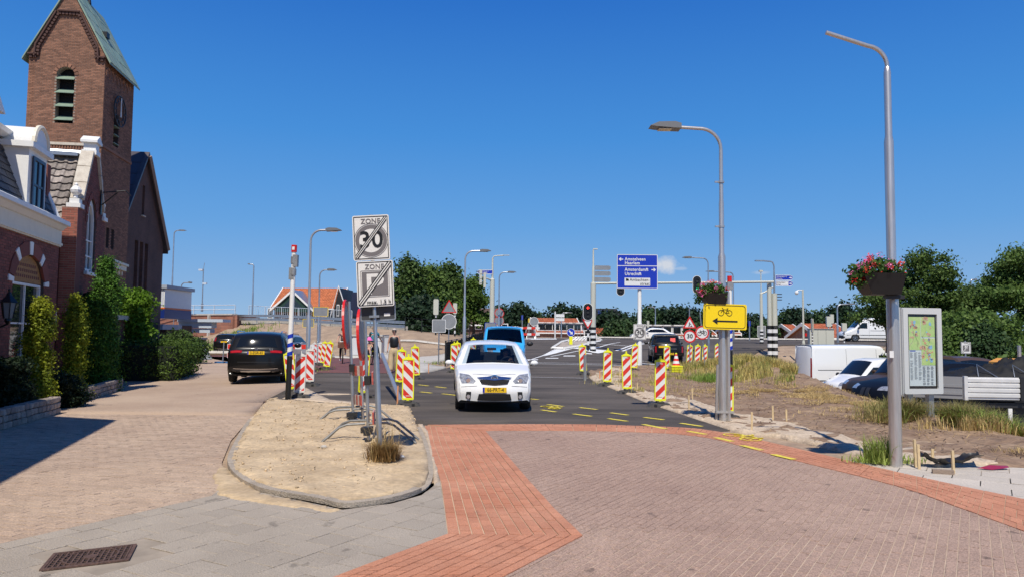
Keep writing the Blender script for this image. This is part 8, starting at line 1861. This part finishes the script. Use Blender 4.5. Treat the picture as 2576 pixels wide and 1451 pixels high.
mb=MB();mb.b2((-1.05,-.05,1.255),(1.1,.55,1.32));mb.build('roof',m_aluback,cb3)
gc_=thing('green_container','dark green container with black top at the end of the left street','container',gp(472,50));mb=MB();mb.add([(x,y,z)for(x,z)in((-.75,0),(.6,0),(.75,1.2),(-.8,1.2))for y in(0,1.2)],[(0,2,4,6),(1,7,5,3),(0,1,3,2),(2,3,5,4),(4,5,7,6),(6,7,1,0)]);mb.build('body',mat('container_green',(.015,.045,.02),.5),gc_)
mb=MB();mb.b2((-.82,-.05,1.2),(.78,1.25,1.32));mb.build('lid',m_aluback,gc_);mb=MB();mb.b2((-.7,-.04,.8),(.7,-.012,1.18));mb.build('black_flap',m_trim,gc_);mb=MB();mb.b2((.2,-.04,.5),(.6,-.012,.75));mb.build('notice',m_refw,gc_)
gs_=thing('grey_sheet','grey ground sheet rising to a peak in front of the green container','sheet',gp(470,46));mb=MB();mb.add([(-1.2,0,.1),(.35,.5,1.1),(.4,-.1,.05),(1.6,0,.03),(-1.2,-.4,.02),(1.2,-.5,.02),(.5,1.2,.9),(-1.2,.6,.5)],[(0,2,1),(0,4,2),(4,5,2),(2,5,3),(2,3,1),(1,3,6),(0,1,7)]);mb.build('sheet',mat('sheet_grey',(.16,.18,.21),.6),gs_)
m_pav=mat('pink_paver',(.47,.32,.28),.85,rnd=.18,speck=.15)
pkc=0
for(px,Yp,nx_,nz_,lb)in((1858,40,9,5,'longest stack of pink pavers beside the blue-banded pole'),(1800,37.5,6,3,'low stack of pink pavers left of the lamp post'),(1905,44,8,4,'further stack of pink pavers behind the tall grass'),(1850,48,8,5,'furthest row of pink pavers below the striped posts')):
 t=thing('paver_stack',lb,'paver stack',gp(px,Yp),R(-4),'pallets of pavers');mb=MB();mb.b2((0,0,0),(.205,.9,.075));me=mb.mesh('paver',m_pav)
 for i in range(nx_):
  for k in range(nz_):
   if random.random()<.06 and k>2:continue
   o=link('paver',me,t,loc=(-nx_*.11+i*.22+random.uniform(-.012,.012),random.uniform(-.03,.03),.02+k*.082))
 mb=MB();mb.b2((-nx_*.11-.03,0,-.1),(nx_*.11-.0,.9,.017));mb.build('pallet',m_wood,t)
pegs=[(1733,16.9,.34,'peg on the sand left of the lamp post with bicycle sign'),(1742,19.8,.30,'peg behind and right of another at the sand edge'),(1944,14.9,.31,'tall peg in the brown soil, left of a pair'),(1978,14.7,.26,'peg in the brown soil, right of a pair'),(1891,13.3,.34,'peg nearest the paving right of the lamp post'),(1603,21.8,.28,'peg right of the third right-hand beacon'),(1509,26.5,.3,'reddish peg between the first two right-hand beacons'),(1520,27,.4,'thin stake behind the second right-hand beacon'),(1560,25.5,.5,'tall stake in the grass left of the sign mast'),(2302,9.9,.34,'left peg of the close pair beside the near lamp post'),(2311,9.75,.30,'right peg of the close pair beside the near lamp post'),(2397,9.5,.26,'single peg in front of the black sheet'),(2345,10.3,.16,'broken peg behind the black sheet'),(1000,17.6,.45,'orange-tipped stake left of the nearest left beacon'),(1078,29,.35,'orange stake beside the pale footpath')]
for px,Yp,hh,lb in pegs:
 t=thing('survey_peg','wooden '+lb if 'stake' not in lb else lb,'peg',gp(px,Yp)+Vector((0,0,.03)),random.uniform(-.3,.3),'survey pegs in the verge',ry=random.uniform(-.03,.03))
 mb=MB();mb.b2((-.016,-.012,-.1),(.016,.012,hh));mb.build('peg',m_wood if 'orange' not in lb and 'reddish' not in lb else mat('orange_peg',(.65,.28,.12),.7),t)
bk=thing('black_sheet','crumpled strip of black plastic sheeting beside the lamp post','plastic sheet',gp(2385,9.9));V,F=[],[]
for i in range(25):
 f=i/24;x=-.38+.82*f;z=.05+.10*abs(f-.45)**1.1*2.4+noise.noise(Vector((f*7,0,0)))*.04
 for j in range(5):V.append((x+noise.noise(Vector((f*9,j,1)))*.03,(j-2)*.045+noise.noise(Vector((f*5,j,3)))*.05,z+(.05 if j in(0,4)else 0)+noise.noise(Vector((f*11,j*2,0)))*.03))
for i in range(24):
 for j in range(4):k_=i*5+j;F.append((k_,k_+1,k_+6,k_+5))
raw('sheet',V,F,mat('plastic_black',(.014,.014,.016),.35),bk,smooth=True)
rd=thing('red_sheet','flat dark red plastic scrap in the dry straw','plastic sheet',gp(2500,9.75,1175));mb=MB();mb.add([(-.22,0,.03),(-.05,-.05,.02),(.2,.0,.04),(.24,.09,.05),(0,.08,.06),(-.1,.03,.05)],[(0,1,5),(1,2,4,5),(2,3,4)]);mb.build('sheet',mat('crimson_plastic',(.28,.02,.05),.4),rd)
bk2=thing('brick','loose brown brick lying beside the pegs','brick',gp(2372,9.45,1178),R(-20));mb=MB();mb.b2((-.12,-.04,0),(.12,.04,.06));mb.build('block',mat('loose_brick',(.28,.21,.16),.9,bump=.5),bk2);bk2.name='loose_brick'
for(px,Yp,lb)in((815,10.7,'rounded stone in the sand island'),(1010,9.9,'white stone right of the dried grass clump'),(655,13.6,'pink crumpled wrapper near the kerb')):
 t=thing('stone' if 'stone' in lb else 'wrapper',lb,'stone' if 'stone' in lb else 'litter',gp(px,Yp)+Vector((0,0,.08)));mb=MB();mb.sphere((0,0,0),(.045,.03,.025),8,5);mb.build('stone' if 'stone' in lb else 'wrapper',m_refw if 'white' in lb else(mat('pink_wrapper',(.75,.25,.3),.5)if 'pink' in lb else m_conc),t)
SHR=Matrix(((1,.152,0,0),(0,1,0,0),(0,0,1,0),(0,0,0,1)))
gx_=thing('drain_grate','rusty rectangular iron drain grate set in the grey tiles','drain grate',(gc.x,gc.y,.006),ag)
m_iron=mat('rusty_iron',(.17,.10,.075),.7,metal=.3,var=.4,vs_=25,bump=.5,bs=80)
gu=(Vector(hole[1])-Vector(hole[0]));gv=(Vector(hole[0])-Vector(hole[3]));gx_.rotation_euler[2]=math.atan2(gu.y,gu.x);w,h=gu.length,gv.length
mb=MB();ringp(mb,rr(w,h,.01),rr(w-.05,h-.05,.008),0,.012);ro_=Matrix.Rotation(R(-90),4,'X')
for i in range(len(mb.v)):v=mb.v[i];mb.v[i]=(v[0]+v[2]*.152,v[2],v[1])
mb.build('frame',m_iron,gx_)
for i in range(15):x=-w/2+.035+(w-.07)*i/14;mb=MB();mb.M=SHR;mb.b2((x-.006,-h/2+.03,-.004),(x+.006,h/2-.03,.011));mb.build('bar',m_iron,gx_)
for i in range(7):y=-h/2+.05+(h-.1)*i/6;mb=MB();mb.M=SHR;mb.b2((-w/2+.03,y-.004,-.004),(w/2-.03,y+.004,.008));mb.build('cross_bar',m_iron,gx_)
mb=MB();mb.M=SHR;mb.lathe([(min(w,h)*.44,.0),(min(w,h)*.44,.013),(min(w,h)*.41,.013),(min(w,h)*.41,0)],28);mb.lathe([(0,.0125),(.05,.0125),(.05,0)],16);mb.build('round_lid_ring',m_iron,gx_)
mb=MB();mb.M=SHR;mb.b2((-w/2+.01,-h/2+.01,-.003),(w/2-.01,h/2-.01,.001));mb.build('shaft_opening',m_dark,gx_)
bd=thing('bird','small dark bird in flight above the crossing','bird',at(1487+0,838-0,60)if False else at(2486*0+1487,720*0+735,60));mb=MB();mb.add([(-.22,0,.06),(0,-.05,0),(.22,0,.08),(0,.12,0)],[(0,1,3),(1,2,3)]);mb.sphere((0,.02,0),(.04,.12,.035),6,4);mb.build('body',m_trim,bd)
t=thing('black_signal','small black round-backed signal beside the white and blue kiosk','traffic lights',at(436,835,60));pole(t,2.1,.03);mb=MB();mb.lathe([(0,0),(.26,.02),(.2,.1),(0,.12)],16,(0,0,2.1),'Y');mb.build('signal_head',m_sblack,t)
m_skin=mat('skin',(.52,.29,.20),.55,var=.08,vs_=20)
def skin(name,nodes,edges,m,parent,sub=1):
 me=bpy.data.meshes.new(name);me.from_pydata([n[0]for n in nodes],edges,[]);o=bpy.data.objects.new(name,me);COL.objects.link(o)
 o.modifiers.new('skin','SKIN')
 for i,n in enumerate(nodes):
  r=n[1]if isinstance(n[1],tuple)else(n[1],n[1]);me.skin_vertices[0].data[i].radius=r
 me.skin_vertices[0].data[0].use_root=True
 s=o.modifiers.new('sub','SUBSURF');s.levels=s.render_levels=sub
 bpy.context.view_layer.update();dg=bpy.context.evaluated_depsgraph_get();m2=bpy.data.meshes.new_from_object(o.evaluated_get(dg));bpy.data.objects.remove(o)
 m2.materials.clear();m2.materials.append(m);m2.polygons.foreach_set('use_smooth',[True]*len(m2.polygons));return link(name,m2,parent)
def hand(nodes,edges,iw,d,side,r=.011):
 """five short finger chains from the wrist node iw along direction d"""
 d=Vector(d).normalized();w=Vector(nodes[iw][0]);a=d.cross(Vector((0,1,0)));a=a.normalized()if a.length>.1 else Vector((1,0,0));b=a.cross(d)
 p=len(nodes);nodes.append((tuple(w+d*.05),(.036,.02)));edges.append((iw,p))
 for k,(o,L)in enumerate(((-.03,.07),(-.01,.08),(.01,.075),(.03,.06))):
  q=len(nodes);nodes.append((tuple(w+d*.095+b*o),r));edges.append((p,q));nodes.append((tuple(w+d*(.095+L*.5)+b*o*1.1+a*.012*side),r*.9));edges.append((q,q+1));nodes.append((tuple(w+d*(.09+L*.85)+b*o*1.1+a*.03*side),r*.75));edges.append((q+1,q+2))
 q=len(nodes);nodes.append((tuple(w+d*.04-b*.05),r));edges.append((p,q));nodes.append((tuple(w+d*.085-b*.06),r*.9));edges.append((q,q+1))
def head(root,c,face,hairm,style='back',glasses=True,k=1.):
 """face details round the head centre c; face = unit direction looked at"""
 f=Vector(face).normalized();rt=f.cross(Vector((0,0,1))).normalized();c=Vector(c);P=lambda a,b,z:tuple(c+(rt*a+f*b)*k+Vector((0,0,z*k)))
 mb=MB();mb.sphere(P(0,.105,-.01),(.014*k,.014*k,.022*k),8,5);mb.build('nose',m_skin,root,smooth=True)
 mb=MB();[mb.sphere(P(s*.078,0,-.005),(.014*k,.018*k,.03*k),8,5)for s in(-1,1)];mb.build('ear',m_skin,root,smooth=True)
 mb=MB();mb.tube([P(-.025,.094,-.058),P(0,.100,-.060),P(.025,.094,-.058)],.006*k,5);mb.build('mouth',mat('lips',(.42,.13,.11),.5),root)
 if glasses:mb=MB();[mb.sphere(P(s*.034,.088,.022),(.03*k,.014*k,.021*k),10,6)for s in(-1,1)];mb.tube([P(-.082,.0,.025),P(-.06,.075,.028),P(.06,.075,.028),P(.082,0,.025)],.005*k,4);mb.build('sunglasses',m_black,root)
 else:mb=MB();[mb.sphere(P(s*.033,.082,.022),.010*k,8,5)for s in(-1,1)];mb.build('eyes',m_black,root)
 hc=c-f*.018*k+Vector((0,0,.025*k));mb=MB();mb.sphere(tuple(hc),(.093*k,.105*k,.112*k),14,8)
 mb.v=[v for v in mb.v];keep=[]
 for fc in mb.f:
  m_=sum((Vector(mb.v[i])for i in fc),Vector())/len(fc)-c
  if not(m_.dot(f)>.035*k and m_.z<.065*k)and not(m_.z<-.06*k and style!='long'):keep.append(fc)
 mb.f=keep;mb.m=[0]*len(keep);mb.r=[0]*len(keep)
 if style=='long':mb.sphere(tuple(c-f*.07*k+Vector((0,0,-.09*k))),(.08*k,.06*k,.13*k),10,6)
 if style=='back':mb.sphere(tuple(c-f*.11*k+Vector((0,0,.02*k))),.035*k,8,5)
 mb.build('hair',hairm,root,smooth=True)
wp=gp(989,29.0,925);ww_=thing('person','woman in black vest top, sunglasses and wide beige trousers walking on the cycle path','person',wp+Vector((.02,0,.012)),R(6))
N=[((0,0,.95),(.15,.10)),((0,0,1.10),(.125,.09)),((0,0,1.28),(.15,.10)),((0,.01,1.40),(.10,.07)),((0,.0,1.47),(.05,.05)),((0,-.012,1.535),(.055,.07)),((0,-.012,1.60),(.073,.09)),((0,-.005,1.665),(.058,.07))]
E=[(0,1),(1,2),(2,3),(3,4),(4,5),(5,6),(6,7)]
for s,sw in((-1,.10),(1,-.06)):
 b=len(N);N+=[((s*.165,.01,1.385),.052),((s*.225,.02+sw*.2,1.12),.038),((s*.245,-.02-sw,.90),.026)];E+=[(3,b),(b,b+1),(b+1,b+2)];hand(N,E,b+2,(0,-.1-sw,-1),s)
for s,st in((-1,-.10),(1,.16)):
 b=len(N);N+=[((s*.085,0,.90),.085),((s*.095,st*.35-.03,.48),.055),((s*.10,st,.09),.038),((s*.105,st-.12,.035),(.04,.03)),((s*.11,st-.18,.025),(.03,.018))];E+=[(0,b),(b,b+1),(b+1,b+2),(b+2,b+3),(b+3,b+4)]
skin('body',N,E,m_skin,ww_)
skin('vest_top',[((0,0,.93),(.19,.15)),((0,0,1.10),(.17,.13)),((0,-.005,1.26),(.20,.145)),((0,0,1.35),(.155,.115)),((-.11,0,1.43),(.03,.07)),((.11,0,1.43),(.03,.07))],[(0,1),(1,2),(2,3),(3,4),(3,5)],m_black,ww_)
m_beige=mat('beige_cloth',(.56,.43,.26),.8,c2=(.42,.31,.18),vs_=12,stretch=(3,3,.5),bump=.3,bs=20)
nt=[((0,0,.99),(.16,.115)),((0,0,.90),(.175,.13))];et=[(0,1)]
for s,st in((-1,-.10),(1,.16)):
 b=len(nt);nt+=[((s*.10,0,.80),(.12,.12)),((s*.11,st*.4-.02,.46),(.115,.12)),((s*.12,st*.95,.12),(.125,.13)),((s*.12,st,.075),(.12,.125))];et+=[(1,b),(b,b+1),(b+1,b+2),(b+2,b+3)]
skin('trousers',nt,et,m_beige,ww_)
for s,st in((-1,-.10),(1,.16)):mb=MB();mb.sphere((s*.11,st-.10,.03),(.045,.13,.035),10,5);mb.build('sandal',mat('sandal',(.45,.25,.17),.6),ww_,smooth=True)
head(ww_,(0,-.012,1.60),(0,-1,0),mat('grey_hair',(.42,.36,.33),.7),'back')
def bicycle(name,label,loc,rz,basket=False,r=.34,m=None):
 t=thing(name,label,'bicycle',loc,rz);m=m or m_trim
 for x in(-.54,.54):
  mb=MB();mb.tube([(x+r*math.cos(a),0,r+r*math.sin(a))for a in[i*math.pi/12 for i in range(25)]],.022,6,cap=False);wo=mb.build('wheel',m_rubber,t,smooth=True)
  mb=MB();[mb.tube([(x,0,r),(x+r*math.cos(a),0,r+r*math.sin(a))],.003,3)for a in[i*math.pi/6 for i in range(12)]];mb.build('spokes',m_galv,wo,kind='stuff')
 mb=MB();[mb.tube(q,.016,6)for q in(((.54,0,r),(.38,0,.92),(.34,0,1.03)),((.40,0,.82),(-.08,0,.30)),((.39,0,.70),(-.10,0,.45)),((-.08,0,.28),(-.22,0,.88)),((-.08,0,.28),(-.54,0,r),(-.2,0,.74)))];mb.build('frame',m,t,smooth=True)
 mb=MB();mb.tube([(.22,-.28,1.04),(.34,-.14,1.08),(.34,.14,1.08),(.22,.28,1.04)],.015,6);mb.build('handlebar',m_galv,t);mb=MB();mb.sphere((-.24,0,.93),(.13,.08,.04),10,5);mb.build('saddle',m_trim,t,smooth=True)
 mb=MB();mb.b2((-.75,-.06,.72),(-.35,.06,.74));mb.build('carrier',m,t);mb=MB();mb.lathe([(.0,-.03),(.09,-.03),(.09,-.02)],14,(-.08,0,.29),'Y');mb.b2((-.10,-.14,.12),(-.04,-.06,.14));mb.b2((-.12,.06,.44),(-.06,.14,.46));mb.build('crank',m_galv,t)
 if basket:
  for i in range(5):mb=MB();mb.b2((.38,-.24,.78+i*.055),(.72,.24,.825+i*.055));mb.build('crate_slat',mat('brown_crate',(.16,.065,.035),.7),t)
 return t
def rider(label,loc,rz,top,legs,hairm,style,face,shoes,k=1.,glasses=True):
 t=thing('person',label,'person',loc,rz)
 N=[((-.24,0,.99),(.13,.15)),((-.20,0,1.15),(.10,.13)),((-.13,0,1.36),(.11,.16)),((-.09,0,1.47),(.07,.10)),((-.06,0,1.54),.05),((-.035,0,1.60),(.07,.06)),((-.035,0,1.665),(.088,.074)),((-.04,0,1.73),(.07,.058))];E=[(i,i+1)for i in range(7)]
 for s in(-1,1):
  b=len(N);N+=[((-.09,s*.17,1.44),.05),((.02,s*.25,1.22),.038),((.20,s*.28,1.08),.027)];E+=[(3,b),(b,b+1),(b+1,b+2)];hand(N,E,b+2,(.8,0,-.25),s,.010)
 ft={}
 for s,kz,kx in((-1,.62,.20),(1,.80,.24)):
  b=len(N);fz=.14 if s<0 else .44;N+=[((-.20,s*.09,.93),.09),((kx,s*.11,kz+.05),.06),((-.02,s*.12,fz+.08),.038),((.10,s*.12,fz+.0),(.035,.03))];E+=[(0,b),(b,b+1),(b+1,b+2),(b+2,b+3)];ft[s]=(.05,s*.12,fz)
 skin('body',N,E,m_skin,t)
 skin('shirt',[((-.24,0,1.0),(.145,.165)),((-.20,0,1.16),(.12,.15)),((-.13,0,1.36),(.128,.178)),((-.095,0,1.455),(.085,.12)),((-.09,-.18,1.43),.062),((-.04,-.225,1.32),.055),((-.09,.18,1.43),.062),((-.04,.225,1.32),.055)],[(0,1),(1,2),(2,3),(3,4),(4,5),(3,6),(6,7)],top,t)
 nt=[((-.25,0,1.0),(.14,.16)),((-.22,0,.93),(.13,.16))];et=[(0,1)]
 for s,kz,kx in((-1,.62,.20),(1,.80,.24)):b=len(nt);fz=.14 if s<0 else .44;nt+=[((-.12,s*.09,.90),.105),((kx,s*.11,kz+.05),.075),((-.01,s*.12,fz+.14),.052)];et+=[(1,b),(b,b+1),(b+1,b+2)]
 skin('trousers',nt,et,legs,t)
 for s in ft:mb=MB();mb.sphere((ft[s][0]+.03,ft[s][1],ft[s][2]+.02),(.13,.045,.045),10,5);mb.build('shoe',shoes,t,smooth=True)
 head(t,(-.035,0,1.665),face,hairm,style,glasses);return t
c1=gp(859,37.0,905)+Vector((.06,0,.016));a1=R(-90+12)
bicycle('bicycle','dark bicycle with brown crate on the front, ridden towards the camera',c1,a1,True)
rider('cyclist in grey T-shirt with dark ponytail and sunglasses riding towards the camera',c1,a1,mat('grey_shirt',(.10,.085,.09),.8),mat('black_cloth',(.012,.012,.014),.8),mat('dark_hair',(.02,.014,.012),.6),'back',(1,.55,0),m_refw)
c2=gp(941,35.0,915)+Vector((0,0,.016));a2=R(90-6)
bicycle('bicycle','bicycle with teal and black panniers ridden away from the camera',c2,a2)
rider('cyclist in teal top seen from behind beside the zone sign post',c2,a2,mat('teal_shirt',(.015,.16,.21),.7),mat('dark_trousers',(.02,.022,.03),.8),mat('blond_hair',(.36,.20,.10),.7),'long',(1,0,0),m_trim,glasses=False)
for s,m in((1,mat('teal_bag',(.02,.13,.15),.7)),(-1,m_trim)):
 t=thing('pannier_bag','teal pannier on the bicycle carrier' if s>0 else 'black pannier with yellow reflector on the bicycle carrier','bag',c2,a2);mb=MB();mb.box((-.55,s*.14,.62),(.34,.13,.34));mb.build('bag',m,t)
 mb=MB();mb.box((-.725,s*.14,.62),(.004,.09,.05));mb.build('reflector',m_fyel,t)
ch=gp(929,34,912)+Vector((-.02,0,.75));t=thing('person','small child in pink sun hat on the bicycle seat behind the teal cyclist','person',ch,R(0))
skin('body',[((0,0,.0),(.09,.08)),((0,0,.18),(.10,.08)),((0,0,.28),.04),((0,0,.37),(.07,.08)),((0,0,.43),.06),((-.13,0,.2),.035),((-.17,-.08,.08),.028),((.13,0,.2),.035),((.17,-.08,.08),.028),((-.06,-.15,-.02),.045),((-.07,-.18,-.22),.035),((.06,-.15,-.02),.045),((.07,-.18,-.22),.035)],[(0,1),(1,2),(2,3),(3,4),(1,5),(5,6),(1,7),(7,8),(0,9),(9,10),(0,11),(11,12)],m_skin,t)
head(t,(0,0,.38),(0,-1,0),MATS['dark_hair'],'back',False,.85);mb=MB();mb.lathe([(.18,.40),(.11,.44),(.10,.50),(.05,.55),(0,.56)],14);mb.build('sun_hat',mat('pink_hat',(.80,.16,.45),.7),t,smooth=True)
skin('pale_top',[((0,0,.02),(.10,.09)),((0,0,.19),(.11,.09)),((-.10,0,.21),.045),((.10,0,.21),.045)],[(0,1),(1,2),(1,3)],mat('lemon_cloth',(.7,.65,.35),.8),t)
dv=thing('person','driver of the white hatchback with one hand on the steering wheel','person',wc.root.location,wc.root.rotation_euler[2])
N=[((-.12,.38,.62),(.15,.12)),((-.16,.38,.85),(.16,.12)),((-.18,.38,1.02),(.16,.10)),((-.17,.38,1.12),.05),((-.15,.38,1.22),(.075,.09)),((-.15,.38,1.30),.06),((-.15,.56,1.00),.055),((.15,.60,.85),.042),((.50,.47,1.08),.032),((-.15,.20,1.00),.055),((.12,.18,.84),.042),((.48,.25,.98),.032)]
E=[(0,1),(1,2),(2,3),(3,4),(4,5),(2,6),(6,7),(7,8),(2,9),(9,10),(10,11)];hand(N,E,8,(.9,0,.1),1);hand(N,E,11,(.9,0,.1),1);skin('body',N,E,m_skin,dv)
skin('dark_jacket',[((-.12,.38,.60),(.17,.14)),((-.16,.38,.85),(.18,.14)),((-.18,.38,1.0),(.17,.11)),((-.15,.57,.99),.065),((.12,.60,.86),.055),((-.15,.19,.99),.065),((.10,.18,.85),.055)],[(0,1),(1,2),(2,3),(3,4),(2,5),(5,6)],m_black,dv)
head(dv,(-.15,.38,1.23),(1,0,0),MATS['dark_hair'],'back',False)
